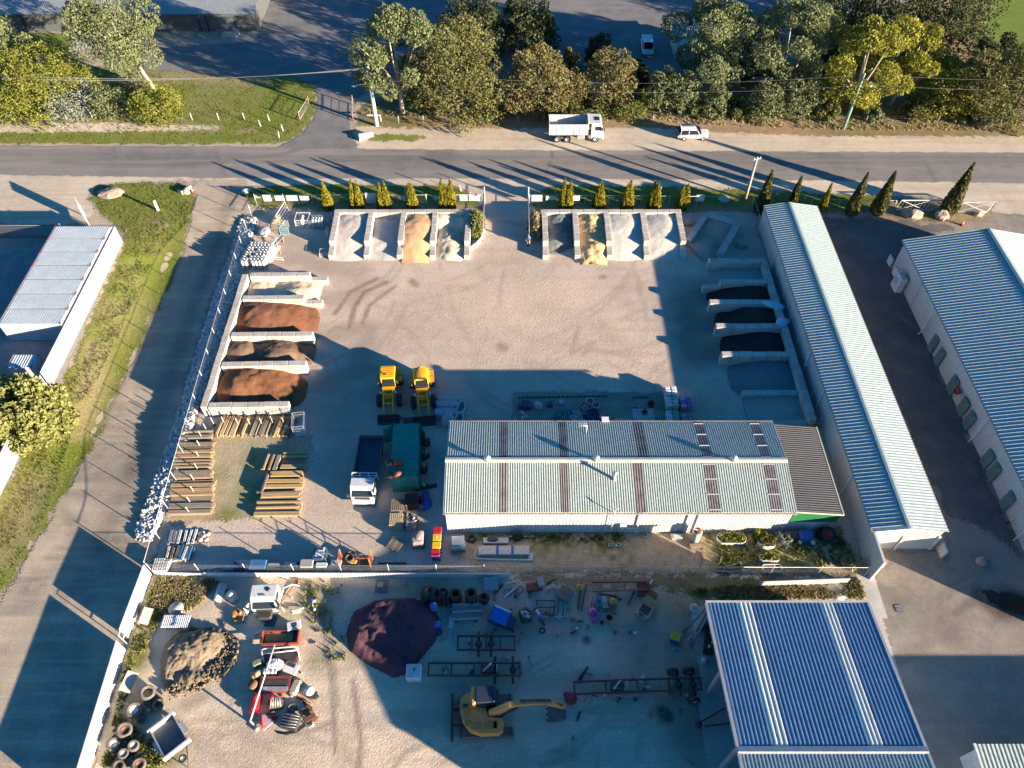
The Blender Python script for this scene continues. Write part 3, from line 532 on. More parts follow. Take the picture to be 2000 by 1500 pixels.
a,b,c,d_=G(1380,428),G(1438,446),G(1342,478),G(1405,505)
block_wall('short back wall of the tilted gravel bay',a,b,1,.8,.9);block_wall('left wall of the tilted gravel bay',a+Vector((-.4,-.4,0)),c,1,.7,.8);block_wall('right wall of the tilted gravel bay',b,d_,1,.8,.9)
for y,xa,n_,cr in((65.7,22.6,'below the tilted gravel bay',2),(62.2,21.5,'above the topmost black soil heap',2),(59.0,21.6,'between the topmost black soil and the brown tipped compost',2),(55.4,21.7,'between the compost and the lower black soil heap',2),(51.4,21.6,'between the lower black soil and the blue-grey gravel',2),(46.9,23.1,'between the blue-grey gravel and the pale flat gravel',1),(43.2,25.1,'below the pale flat gravel, beside the warehouse',1)):
    block_wall('concrete block wall '+n_,(28.6,y),(xa,y),cr,end_step=1 if cr==2 and y in(62.2,)else 0)
block_wall('long concrete block back wall of the right column of bays',(28.95,43.0),(28.95,66.1),2)
# ------------------------------------------------------------------ heaps
def heap(name,label,poly,peaks,mat,amp=.12,res=.2,free=False,cat='heap',group=None,sharp=1.0,nsc=1.1,terr=0):
    P0=np.array(poly,float);lo,hi=P0.min(0),P0.max(0);nx,ny=int((hi[0]-lo[0])/res)+2,int((hi[1]-lo[1])/res)+2
    X,Y=np.meshgrid(np.linspace(lo[0],hi[0],nx),np.linspace(lo[1],hi[1],ny));P=np.c_[X.ravel(),Y.ravel()]
    sd=seg_dist(P,P0,True);h=np.zeros(len(P))
    for px,py,hh,r in peaks:
        dd=np.hypot(P[:,0]-px,P[:,1]-py)/r;h+=(hh*np.clip(1-dd**1.9,0,1)**1.15)**3
    h=h**(1/3)
    nz=np.array([mnoise.noise((p[0]*nsc,p[1]*nsc,3.))+.5*mnoise.noise((p[0]*nsc*2.7,p[1]*nsc*2.7,9.))+.3*mnoise.noise((p[0]*5.5,p[1]*5.5,1.))for p in P])
    if terr:nz+=np.abs(np.array([mnoise.noise((p[0]*3.2,p[1]*3.2,5.))for p in P]))*-terr
    h=h+amp*nz*np.clip(h*3+.12,0,1)
    if free:h=h*np.clip(sd/.5,0,1)
    h=np.where(h<.015,-.05,h);keep=sd>-.15;idx=np.arange(nx*ny).reshape(ny,nx)
    a,b,c,d=idx[:-1,:-1].ravel(),idx[:-1,1:].ravel(),idx[1:,1:].ravel(),idx[1:,:-1].ravel()
    ok=(keep[a]&keep[b]&keep[c]&keep[d])&(np.maximum.reduce([h[a],h[b],h[c],h[d]])>0);F=np.c_[a,b,c,d][ok];used=np.unique(F);rm=np.full(nx*ny,-1);rm[used]=np.arange(len(used))
    cx,cy=P[used].mean(0);me=bpy.data.meshes.new(name)
    me.from_pydata(np.c_[P[used]-(cx,cy),h[used]].tolist(),[],rm[F].tolist());me.materials.append(mat);me.polygons.foreach_set('use_smooth',[True]*len(me.polygons));me.update()
    o=bpy.data.objects.new(name,me);S.collection.objects.link(o);o.location=(cx,cy,.022);return tag(o,label,cat,group)
def rect(x0,y0,x1,y1):return[(x0,y0),(x1,y0),(x1,y1),(x0,y1)]
hm=lambda n,c,k=.75,s=8.,b=.7,d=1.2:soil('heap_'+n,[c,tuple(v*k for v in c),tuple(min(1,v*1.15)for v in c)],s=(.35,d,s),bump=b,edge=0)
h_cream,h_bark,h_mulch,h_soil=hm('cream_sand',(.50,.42,.31)),hm('bark',(.20,.09,.046),.5,12,1.2),hm('mulch',(.175,.078,.044),.7,12,1.),hm('brown_soil',(.15,.10,.068),.6,8,1.)
h_pink,h_grey,h_orange,h_dark=hm('pink_gravel',(.38,.335,.31),.9),hm('grey_sand',(.40,.38,.34),.9),hm('orange_sand',(.50,.29,.155),.9),hm('dark_gravel',(.13,.14,.14),.8)
h_gold,h_white,h_brown,h_black=hm('golden_sand',(.50,.335,.17),.85),hm('white_gravel',(.40,.375,.335),.92),hm('grey_brown_gravel',(.30,.25,.20),.85),hm('black_soil',(.030,.025,.023),.7,8,1.)
h_blue,h_fine,h_purple,h_dirt=hm('blue_gravel',(.13,.15,.155),.9),hm('fine_gravel',(.27,.26,.235),.9),hm('red_scoria',(.095,.043,.056),.75,9,1.2),hm('yellow_soil',(.25,.195,.135),.6,9,1.3)
heap('sand_heap','low heap of pale cream sand in the topmost bay of the left column',rect(-29.7,59.9,-21.5,63.1),[(-28.4,62.2,.75,3.0),(-24.2,61.2,1.0,3.4),(-26,62.5,.5,3)],h_cream)
heap('mulch_heap','red-brown mulch heap with a broad smooth top in the left column of bays',rect(-29.7,54.4,-20.6,59.4),[(-27.6,57.6,1.35,3.6),(-25.6,57.0,1.2,4.6),(-29,58.6,1.0,3)],h_mulch,.1)
heap('soil_heap','dark brown soil heap in two mounds between white walls of the left column',rect(-29.7,50.3,-20.8,53.9),[(-28.4,52.4,1.2,2.4),(-24.6,52.2,1.25,3.2),(-22.4,52.6,.5,2)],h_soil,.14)
heap('bark_heap','orange bark chip heap in the lowest bay of the left column',rect(-29.7,45.0,-20.8,49.8),[(-27.4,48.2,1.45,3.4),(-25.2,48.0,1.25,3.6),(-23.2,47.6,.7,2.6)],h_bark,.12)
heap('gravel_heap','pinkish pale gravel heap with a rounded front, upper left bays',rect(-21.1,67.1,-17.5,74.4),[(-19.5,72.8,1.35,5.8)],h_pink,.06)
heap('sand_heap','flat grey sand layer scraped low in its bay, upper left bays',rect(-16.95,67.1,-13.5,74.4),[(-15.2,74,.55,6.5),(-15.2,70.5,.35,4.5)],h_grey,.06)
heap('sand_heap','orange sand heap spilling out of its bay, upper left bays',rect(-12.95,66.7,-9.7,74.4),[(-11.4,72.2,1.6,5.4),(-11.2,69.6,.8,3.4)],h_orange,.06)
heap('sand_heap','cream sand heap with dug hollow and white cone, next to the gate shrub',rect(-9.1,67.1,-5.7,74.4),[(-8.6,73.9,1.3,2.6),(-7.6,70.6,1.0,2.2),(-7.2,69.0,.75,2.2),(-6,74,1.0,2.5)],h_cream,.14,nsc=1.6)
heap('gravel_heap','dark blue-grey gravel heap with a dusty pale crest beside the gate grass',rect(4.2,67.1,7.45,74.4),[(5.9,74,1.3,2.8),(6.2,71.4,.9,2.2),(5.0,70.4,.5,2)],h_dark,.12,nsc=1.6)
heap('sand_heap','golden sand heap spilling forward in lumps, upper right bays',rect(7.95,66.4,11.2,74.4),[(9.6,73.6,1.4,3.0),(10.0,71.2,1.1,2.8),(9.8,69.0,.95,2.6),(9.4,67.4,.4,2.)],h_gold,.2,nsc=1.4)
heap('gravel_heap','white gravel heap with half in shade, right of the golden sand',rect(11.75,67.1,15.65,74.4),[(13.2,72.9,1.4,5.8)],h_white,.05)
heap('gravel_heap','white gravel heap in the last of the upper right bays',rect(16.2,67.1,20.0,74.4),[(18.3,72.8,1.4,5.8)],h_white,.05)
q=[G(1384,430),G(1432,445),G(1400,505),G(1375,515),G(1344,482)]
heap('gravel_heap','low grey-brown gravel heap inside the tilted bay',[(v.x,v.y)for v in q],[(q[0].x+1.4,q[0].y-1.5,.7,3.2),(q[4].x+1.6,q[4].y-.2,.5,2.6)],h_brown,.08)
heap('gravel_heap','thin grey gravel layer in the topmost bay of the right column',rect(22.6,62.5,28.6,65.4),[(27.6,64.2,.6,5.0)],h_fine,.05)
heap('soil_heap','black soil heap in the topmost black bay of the right column',rect(21.4,59.3,28.6,61.9),[(27.2,60.8,1.2,3.4),(25.2,60.6,.95,3.4)],h_black,.1)
heap('compost_heap','black compost heap with a brown tipped mound near the blue plastic sheets',rect(21.4,55.7,28.6,58.7),[(26.2,57.2,1.35,2.8),(27.8,57.6,.9,2.4),(24.4,57,.6,2.4)],hm('compost',(.045,.034,.027),.7,8,1.),.14)
heap('soil_heap','black soil heap in the lower black bay of the right column',rect(21.4,51.7,28.6,55.1),[(27.0,53.6,1.0,3.6),(25.4,53.2,.8,3.4)],h_black,.12)
heap('gravel_heap','smooth blue-grey gravel heap above the pale flat gravel, right column',rect(22.3,47.2,28.6,51.1),[(26.6,49.4,.95,4.2),(24.5,49.2,.6,2.6)],h_blue,.04)
heap('gravel_heap','pale flat gravel spread in the lowest bay of the right column',rect(23.2,43.5,28.6,46.6),[(27.4,45.2,.5,5.0)],h_fine,.06)
q=xy([(312,1290),(322,1255),(350,1232),(395,1225),(440,1232),(460,1262),(452,1300),(420,1330),(370,1355),(325,1360),(314,1330)])
heap('soil_heap','crumbly grey-brown soil heap beside the stacked old tyres',q,[(q[4][0]-1.0,q[4][1]-.9,.85,2.0),(q[3][0]-.4,q[3][1]-1.7,.75,2.4),(q[2][0]+.4,q[2][1]-2.6,.45,2.2),(q[8][0],q[8][1]+.8,.5,1.8)],h_dirt,.16,.1,True,nsc=1.7,terr=.45)
q=xy([(676,1235),(690,1195),(735,1172),(800,1168),(845,1180),(862,1215),(850,1255),(825,1285),(800,1315),(770,1325),(720,1300),(682,1270)])
heap('scoria_heap','wide purple-red scoria heap in the lower yard',q,[(q[3][0]-1.4,q[3][1]-1.9,1.15,4.2),(q[0][0]+1.8,q[0][1]-.7,.85,2.6),(q[9][0]+.2,q[9][1]+1.6,.7,2.8),(q[5][0]-1.2,q[5][1]-1.2,.9,2.6)],h_purple,.18,.16,True)
# ------------------------------------------------------------------ rubble bank (nobody could count these stones)
def rubble(name,poly,n,size,mat,slope=None,seed=3,label=None):
    rg=np.random.default_rng(seed);P0=xy(poly);lo,hi=P0.min(0),P0.max(0);pts=[]
    while len(pts)<n:
        p=lo+rg.random((n*3,2))*(hi-lo);p=p[seg_dist(p,P0,True)>.05];pts.extend(p.tolist())
    base=np.array([(-1,-1,-1),(1,-1,-1),(1,1,-1),(-1,1,-1),(-1,-1,1),(1,-1,1),(1,1,1),(-1,1,1)],float)*.58
    fs=np.array([(0,3,2,1),(4,5,6,7),(0,1,5,4),(1,2,6,5),(2,3,7,6),(3,0,4,7)]);V,F,C=[],[],[]
    for i,p in enumerate(pts[:n]):
        r=size[0]+(size[1]-size[0])*rg.random()**2;A=np.linalg.qr(rg.normal(size=(3,3)))[0]
        v=(base*(rg.uniform(.7,1.15,(8,3))))@np.diag(rg.uniform(.6,1.1,3))@A.T*r+(p[0],p[1],r*.4+(slope(p)if slope else 0))
        V.append(v);F.append(fs+8*i);C.append(np.full(8,rg.random()))
    me=bpy.data.meshes.new(name);me.from_pydata(np.concatenate(V).tolist(),[],np.concatenate(F).tolist())
    at=me.attributes.new('v','FLOAT','POINT');at.data.foreach_set('value',np.concatenate(C).astype(np.float32));me.materials.append(mat);me.update()
    o=bpy.data.objects.new(name,me);S.collection.objects.link(o);return tag(o,label,None,None,'stuff')
def vmat(name,ca,cb,rough=.9):
    if name in MATS:return MATS[name]
    t=NT(name);c=t.mix(t.attr('v'),ca,cb);c=t.mix(1.,c,t_gray(t,t.rng(t.noise(9,3,.6),.3,.7,.75,1.1)),'MULTIPLY');t.l(c,t.b.inputs['Base Color']);t.b.inputs['Roughness'].default_value=rough;t.b.inputs['Specular IOR Level'].default_value=.2;MATS[name]=t.m;return t.m
m_stone=vmat('bank_stone',(.36,.36,.345),(.68,.665,.63))
bank=[(470,430),(502,426),(481,520),(445,620),(411,740),(388,800),(350,930),(320,1012),(298,1060),(264,1056),(264,1040),(302,940),(332,840),(372,700),(417,560)]
rubble('rubble_bank',bank,7600,(.13,.34),m_stone,lambda p:.12*max(0,min(1,(p[0]+33.2)/1.6))+float(drive_dip(np.array([p]))[0]),label='bank of grey rubble stones along the left fence')
rubble('soil_clods',[(350,1228),(430,1228),(468,1250),(468,1290),(440,1325),(400,1350),(335,1372),(320,1350),(385,1322),(425,1290),(425,1262),(390,1240)],420,(.08,.24),vmat('clod_soil',(.10,.08,.055),(.26,.20,.13)),lambda p:.22,4,'crumbled clods of soil round the grey-brown heap')
# ------------------------------------------------------------------ vegetation
NPR=np.random.default_rng(11)
def leaf_mesh(name,C,size,mat,up=None,val=None,asp=1.6,parent=None,droop=0.):
    """one small quad per centre; droop turns the long axis downwards"""
    n=len(C);a=NPR.normal(size=(n,3));a[:,2]-=droop*2;a/=np.linalg.norm(a,axis=1)[:,None]
    b=np.cross(a,NPR.normal(size=(n,3)));b/=np.linalg.norm(b,axis=1)[:,None]+1e-9
    s=(size*NPR.uniform(.6,1.3,n))[:,None];a=a*s*asp*.5;b=b*s*.5
    V=np.stack([C-a,C-a*.1+b,C+a,C+a*.1-b],1).reshape(-1,3);F=np.arange(4*n).reshape(n,4)
    me=bpy.data.meshes.new(name);me.vertices.add(4*n);me.vertices.foreach_set('co',V.ravel());me.loops.add(4*n);me.loops.foreach_set('vertex_index',F.ravel());me.polygons.add(n)
    me.polygons.foreach_set('loop_start',np.arange(0,4*n,4));me.polygons.foreach_set('loop_total',np.full(n,4));me.update()
    at=me.attributes.new('v','FLOAT','POINT');vv=np.clip((val if val is not None else NPR.random(n))+NPR.normal(0,.16,n),0,1);at.data.foreach_set('value',np.repeat(vv,4).astype(np.float32))
    me.materials.append(mat);o=bpy.data.objects.new(name,me);S.collection.objects.link(o)
    if parent:o.parent=parent
    return o
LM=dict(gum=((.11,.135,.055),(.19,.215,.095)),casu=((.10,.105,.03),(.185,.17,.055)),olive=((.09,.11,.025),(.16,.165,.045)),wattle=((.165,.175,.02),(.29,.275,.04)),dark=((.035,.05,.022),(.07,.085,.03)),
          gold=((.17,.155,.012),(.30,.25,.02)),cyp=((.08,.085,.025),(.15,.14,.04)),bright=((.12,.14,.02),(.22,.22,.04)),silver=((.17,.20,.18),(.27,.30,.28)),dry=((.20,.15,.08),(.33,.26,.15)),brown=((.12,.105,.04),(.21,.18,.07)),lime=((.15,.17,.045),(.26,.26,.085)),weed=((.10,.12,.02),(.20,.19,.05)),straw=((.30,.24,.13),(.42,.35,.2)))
def lm(k):return leafmat('leaf_'+k,LM[k][0],LM[k][1])
m_bark=M('pale_bark',(.42,.36,.28),(.24,.19,.14),.6,.9,0,.3,2.);m_bark2=M('brown_bark',(.16,.12,.085),(.1,.075,.055),.6,.9,0,.3,2.)
def clump_points(cl,n,fill=.78):
    w=np.array([c[3]**2 for c in cl]);k=NPR.choice(len(cl),n,p=w/w.sum());C=np.array([c[:3]for c in cl])[k];r=np.array([c[3]for c in cl])[k]
    d=NPR.normal(size=(n,3));d/=np.linalg.norm(d,axis=1)[:,None];rad=r*(fill+(1.05-fill)*NPR.random(n)**.7)*(1+.12*np.sin(d[:,0]*7+d[:,1]*5+d[:,2]*6+k))
    cv=NPR.uniform(.2,.8,len(cl))[k];P=C+d*rad[:,None]*(1,1,.85);ok=P[:,2]>.1;return P[ok],np.clip(cv[ok]+.1*NPR.normal(size=ok.sum()),0,1)
def tree(name,label,base,H,Wd,kind,style='gum',n=5000,seed=0,lean=(0,0),low=.35,bark=None,size=.34,group=None,cat='tree',nk=None):
    rg=random.Random(seed*31+5);t=thing(name,label,cat,(base[0],base[1],0),0,group);cl=[];tr_=MB();top=Vector((lean[0],lean[1],H));r=Wd/2
    K=nk or(24 if style=='gum' else 34)
    for i in range(K):
        ga=i*2.4+rg.uniform(-.4,.4)
        if style=='gum':
            z=low+(1-low)*(i+.5)/K;env=math.sin(math.pi*min(1,max(.05,(z-low)/(1-low)*.85+.12)))**.6;rr=r*env*rg.uniform(.3,.95);cr=r*rg.uniform(.16,.31)
        elif style=='col':z=low+(1-low)*(i+.5)/K;rr=r*.35*(1-z)**.5;cr=r*(1.02-.85*z**1.5)*rg.uniform(.75,1)
        else:
            z=low+(1-low)*(i+.5)/K*.92;env=max(.15,1-((z-.36)/.66)**2 if z>.36 else 1-((.36-z)/.9)**2)**.5;rr=r*env*rg.uniform(.55,.9);cr=r*rg.uniform(.18,.34)*(.7+.5*env)
        c=Vector((math.cos(ga)*rr+top.x*z,math.sin(ga)*rr+top.y*z,min(H-cr*.8,z*H)));cl.append((c.x,c.y,c.z,cr))
    fork=Vector((top.x*.32,top.y*.32,H*max(.18,low*.8)));tb=max(.12,H*.022)
    tr_.tube([(0,0,-.1),fork*.5+Vector((rg.uniform(-.1,.1),0,0)),fork],tb*1.25,7,tb*.9)
    for c in cl[::2 if style=='gum' else 4]:
        cc=Vector(c[:3]);mid=fork.lerp(cc,.5)+Vector((rg.uniform(-.3,.3),rg.uniform(-.3,.3),rg.uniform(-.1,.5)));tr_.tube([fork,mid,cc],tb*.62,5,tb*.18)
    tr_.build('trunk',bark or(m_bark if style=='gum' else m_bark2),t)
    P,cv=clump_points(cl,n);leaf_mesh('crown',P,size,lm(kind),val=cv,parent=t,droop=.5 if style in('gum','casu')else.1);return t
def ht(b,tp):
    """height of a vertical thing from its base and top in the photo"""
    g=G(*b);best=min((abs(_py((g.x,g.y,z*.05))-tp[1]),z*.05)for z in range(2,500));return best[1]
def _py(p):
    v=Vector(p)-Vector((0,0,CAM_H));c,s=math.cos(CAM_DIP),math.sin(CAM_DIP);return 750-CAM_F*(v.y*s+v.z*c)/(v.y*c-v.z*s)
NG='trees in the belt north of the road'
TR=[  # name, label, base, top, width px, kind, style, n, lean, low, size
 ('gum_tree','tall grey-green gum tree with pale forked trunk beside the street lamp',(787,222),(785,6),165,'gum','gum',8500,(.3,.5),.30,.36),
 ('she_oak_tree','broad dark olive tree with a bare grey patch, right of the tall gum',(893,218),(895,40),160,'casu','dome',8000,(0,.5),.06,.34),
 ('young_pine','slim dark green tree at the foot of the tall gum',(818,218),(816,122),40,'olive','dome',1600,(0,0),.08,.3),
 ('young_pine','slim mossy green tree between the gum and the broad olive tree',(846,220),(842,130),40,'casu','dome',1600,(0,0),.08,.3),
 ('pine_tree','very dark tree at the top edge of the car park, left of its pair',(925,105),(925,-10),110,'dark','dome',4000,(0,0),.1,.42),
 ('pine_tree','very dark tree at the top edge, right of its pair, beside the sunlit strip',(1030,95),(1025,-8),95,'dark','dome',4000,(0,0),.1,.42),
 ('she_oak_tree','rounded brown-olive tree directly left of the white tipper truck',(1048,214),(1048,94),120,'brown','dome',6500,(0,.4),.06,.32),
 ('plum_tree','small dark purple-brown tree standing behind the brown bushes',(1168,130),(1168,64),48,'dark','dome',1800,(0,0),.1,.34),
 ('she_oak_tree','rounded brown tree above the cab of the white tipper',(1192,196),(1192,98),92,'brown','dome',4800,(0,.3),.08,.32),
 ('she_oak_tree','low brown-green tree between the two rounded brown trees',(1122,205),(1122,132),56,'brown','dome',2200,(0,0),.05,.32),
 ('silver_shrub','silvery blue shrub among the brown trees above the truck cab',(1160,205),(1156,148),36,'silver','dome',1300,(0,0),.05,.26),
 ('wattle_shrub','small bright yellow-green shrub between car and truck',(1253,216),(1253,168),24,'wattle','dome',900,(0,0),.05,.24),
 ('green_shrub','low dark green shrub right behind the tipper truck cab',(1140,222),(1140,188),90,'olive','dome',2200,(0,0),.02,.28),
 ('green_shrub','low olive shrub left of the bright yellow-green shrub',(1225,224),(1222,190),60,'olive','dome',1600,(0,0),.02,.28),
 ('gum_tree','huge grey-green gum tree whose crown hangs over the car park, near the white ute',(1383,176),(1392,-6),165,'gum','gum',8500,(.3,.8),.30,.36),
 ('gum_sapling','low clumpy gum below the huge gum, above the parked white car',(1290,212),(1290,132),60,'gum','dome',2600,(0,0),.06,.32),
 ('gum_sapling','grey-green sapling at the left foot of the huge gum',(1330,216),(1330,140),55,'gum','dome',2600,(0,0),.06,.32),
 ('gum_sapling','bushy grey-green sapling under the right side of the huge gum',(1392,226),(1394,160),46,'gum','dome',2200,(0,0),.06,.32),
 ('gum_tree','tall rounded gum tree right of the huge gum',(1520,195),(1532,-4),140,'gum','gum',8000,(.2,.8),.22,.36),
 ('gum_sapling','bushy grey-green sapling at the left foot of the rounded gum',(1488,228),(1486,150),60,'gum','dome',2600,(0,0),.06,.32),
 ('gum_sapling','bushy grey-green sapling at the right foot of the rounded gum',(1545,220),(1548,130),74,'gum','dome',3200,(0,0),.06,.32),
 ('wattle_tree','large yellow-green wattle tree behind the green pole',(1660,214),(1672,26),160,'wattle','gum',8500,(.4,.5),.12,.34),
 ('wattle_tree','slender yellow-green wattle leaning right of the large one',(1738,208),(1785,44),74,'wattle','gum',4200,(1.6,.6),.25,.32),
 ('wattle_tree','short lime yellow wattle left of the brown conical tree',(1832,214),(1842,118),92,'wattle','dome',4200,(.2,0),.1,.32),
 ('she_oak_tree','brown conical tree near the right edge, right of the short wattle',(1885,228),(1892,88),84,'casu','dome',5000,(.2,0),.04,.32),
 ('green_tree','dense green tree cut by the right edge of the view',(1975,226),(1985,70),120,'olive','dome',6000,(0,0),.04,.34),
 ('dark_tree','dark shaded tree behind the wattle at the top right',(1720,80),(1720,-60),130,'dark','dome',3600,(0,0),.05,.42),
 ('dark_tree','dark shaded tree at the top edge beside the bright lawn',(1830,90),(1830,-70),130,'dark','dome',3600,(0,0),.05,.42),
 ('wattle_tree','sunlit yellowish tree at the left edge of the bright lawn',(1868,66),(1870,-14),60,'bright','dome',2200,(0,0),.1,.36),
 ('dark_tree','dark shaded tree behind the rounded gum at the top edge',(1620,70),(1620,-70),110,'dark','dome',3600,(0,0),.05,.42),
 ('gum_tree','pale trunked gum tree in front of the grey roofed building',(300,172),(240,-12),165,'gum','gum',6500,(-3.6,.5),.42,.34),
 ('gum_tree','pale trunked gum cut by the left edge of the view',(46,168),(-10,0),130,'gum','gum',5000,(-4.,.5),.3,.34),
 ('green_tree','bushy bright yellow-green tree left of the pale gum',(105,212),(118,92),130,'bright','dome',6500,(0,.4),.04,.32),
 ('silver_shrub','silvery shrub with bare branches below the bright green tree',(150,218),(150,160),88,'silver','dome',2200,(0,0),.03,.26),
 ('gum_sapling','small grey-green shrub right of the silvery shrub',(222,222),(222,168),52,'gum','dome',1500,(0,0),.04,.28),
 ('green_shrub','spreading green shrub at the foot of the pale gum',(314,228),(312,172),78,'bright','dome',2200,(0,0),.03,.3),
 ('gum_sapling','thin olive sapling left of the pale gum trunk',(270,180),(266,122),36,'gum','dome',1100,(0,0),.08,.28),
]
for i,(nm_,lab,b,tp,wpx,kind,sty,n,lean,low,sz)in enumerate(TR):
    g=G(*b);dist=(Vector((g.x,g.y,0))-cam.location).length;wd=wpx*dist/CAM_F;h=max(1.2,ht(b,tp)-wd*.08);wd*=1.08
    tree(nm_,lab,g,h,wd,kind,'gum' if sty=='gum' else sty,int(n*2.3),i+1,lean,low,None,sz*.6,NG if b[0]>650 else 'trees on the grass at the top left','tree' if 'shrub' not in nm_ else 'shrub')
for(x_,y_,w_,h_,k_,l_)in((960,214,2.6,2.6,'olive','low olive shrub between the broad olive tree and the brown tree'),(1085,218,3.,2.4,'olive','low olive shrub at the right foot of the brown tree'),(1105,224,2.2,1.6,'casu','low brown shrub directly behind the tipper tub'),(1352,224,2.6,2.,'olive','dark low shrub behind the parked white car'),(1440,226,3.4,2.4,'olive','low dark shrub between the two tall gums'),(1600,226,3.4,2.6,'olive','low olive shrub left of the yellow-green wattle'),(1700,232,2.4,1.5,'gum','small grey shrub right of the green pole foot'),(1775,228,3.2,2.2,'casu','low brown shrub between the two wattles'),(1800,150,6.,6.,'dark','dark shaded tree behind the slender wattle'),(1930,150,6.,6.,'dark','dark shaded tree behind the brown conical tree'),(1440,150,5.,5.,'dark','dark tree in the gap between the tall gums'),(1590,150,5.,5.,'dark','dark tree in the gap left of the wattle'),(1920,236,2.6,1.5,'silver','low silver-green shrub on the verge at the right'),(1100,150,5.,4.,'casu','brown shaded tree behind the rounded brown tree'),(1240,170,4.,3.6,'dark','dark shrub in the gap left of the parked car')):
    g=G(x_,y_);tree('shrub' if h_<3 else 'tree',l_,g,h_,w_*1.25,k_,'dome',int(1100*w_),int(x_),(0,0),.02,None,.22,NG,'shrub' if h_<3 else 'tree',12)
g=G(75,842);tree('round_tree','single round yellow-green tree growing over the white fence on the left',g,6.3,7.4,'lime','dome',15000,77,(0,0),.16,None,.27)
def conifer(name,label,b,H,rad,kind,n,group,cat='conifer',rb=1.0):
    t=thing(name,label,cat,(b[0],b[1],0),NPR.uniform(0,6),group)
    z=1-NPR.random(n)**.62;prof=np.where(z<.12,.75+z*2,np.clip(1-((z-.12)/.88)**1.35,.02,1));a=NPR.uniform(0,2*np.pi,n);rr=rad*prof*(.82+.25*NPR.random(n))*(1+.1*np.sin(a*5+z*9))
    P=np.c_[np.cos(a)*rr,np.sin(a)*rr,z*H+.03];leaf_mesh('crown',P,.19 if H<5 else.24,lm(kind),parent=t,droop=-.9);tk=MB();tk.cyl((0,0,-.05),(0,0,H*.8),rad*.3,8,rad*.05);tk.build('trunk',m_bark2,t);return t
def pos(k):return('leftmost','left','middle','right','rightmost')[k]
CG='golden conifers along the road fence';ci=0
for x,k_ in((641,1),(691,1),(702,1),(746,1),(756,1),(802,1),(810,1),(865,1),(873,1),(881,1),(1098,0),(1108,0),(1165,0),(1171,0),(1219,0),(1227,0),(1272,0),(1280,0),(1327,0),(1337,0)):
    tw={641:'single',691:'left of a pair',702:'right of a pair',746:'left of a pair',756:'right of a pair',802:'left of a pair',810:'right of a pair',865:'left of three',873:'middle of three',881:'right of three'}.get(x)
    bays={641:'above the pink gravel bay',691:'above the pink gravel and grey sand wall',702:'above the grey sand bay edge',746:'above the flat grey sand',756:'above the flat grey sand',802:'above the orange sand',810:'above the orange sand',865:'above the cream sand',873:'above the cream sand',881:'above the cream sand',
            1098:'left of the pair above the dark gravel',1108:'right of the pair above the dark gravel',1165:'left of the pair above the golden sand',1171:'right of the pair above the golden sand',1219:'left of the pair above the first white gravel',1227:'right of the pair above the first white gravel',1272:'left of the pair above the second white gravel',1280:'right of the pair above the second white gravel',1327:'left of the pair at the last right bay wall',1337:'right of the pair at the last right bay wall'}[x]
    lab='golden-green conifer, '+((tw+' ')if tw else '')+bays
    g=G(x,411);conifer('golden_conifer',lab,(g.x,g.y+.35),RNG.uniform(3.5,4.5)+(.3 if x in(865,641)else 0),RNG.uniform(.46,.64)+(.12 if x==641 else 0),'gold',1900,CG).rotation_euler=(RNG.uniform(-.05,.05),RNG.uniform(-.05,.05),RNG.uniform(0,6))
YG='cypresses along the road, right side'
for(b,tp,rd,kd,lab)in(((1483,416),(1503,330),.75,'cyp','dark cypress at the corner of the long shed, next to the power pole'),((1547,398),(1558,344),.5,'cyp','dark cypress behind the ridge end of the long shed'),((1604,412),(1621,358),.42,'gold','small yellowing cypress right of the long shed end'),((1661,418),(1693,337),.75,'cyp','dark cypress, nearer to the shed of the two left of the boulders'),((1712,416),(1749,334),.85,'cyp','dark cypress directly left of the steel gate frames'),((1849,416),(1901,318),.95,'cyp','tallest dark cypress, standing between the boulders and steel frames')):
    g=G(*b);h=ht(b,tp);conifer('cypress',lab,g,h,rd,kd,2600,YG,'cypress')
# plants at the gate
def tuft_plant(name,label,b,H,W_,kind,n=700,cat='plant',group=None,size=.22):
    t=thing(name,label,cat,(b[0],b[1],0),0,group);a=NPR.uniform(0,6.3,n);r=np.sqrt(NPR.random(n))*W_[0]/2;z=NPR.random(n)**.6*H*(1-.5*(r/(W_[0]/2))**2)
    P=np.c_[np.cos(a)*r*(1+.3*z/H),np.sin(a)*r*W_[1]/W_[0]*(1+.3*z/H),z+.05];leaf_mesh('foliage',P,size,lm(kind),parent=t,asp=3.2,droop=-.7);st=MB()
    for k in range(9):st.cyl((math.cos(k*.7)*.1,math.sin(k*.7)*.1,0),(math.cos(k*.7)*W_[0]*.3,math.sin(k*.7)*W_[1]*.3,H*.6),.03,4)
    st.build('stem',m_bark2,t);return t
def small_bush(b,H,W_,kind,label,n=500,name='shrub',group=None,size=.2,cat='shrub'):return tree(name,label,b,H,W_,kind,'dome',n,int(b[0]*13+900)%977,(0,0),.02,None,size,group,cat,10)
g=G(930,448);tuft_plant('bamboo_clump','tall yellow-green bamboo clump on the left side of the gateway',g,1.9,(1.8,4.0),'lime',2600)
g=G(1046,448);tuft_plant('reed_clump','dry brown and green reed clump on the right side of the gateway',g,1.6,(1.3,4.0),'straw',1700)
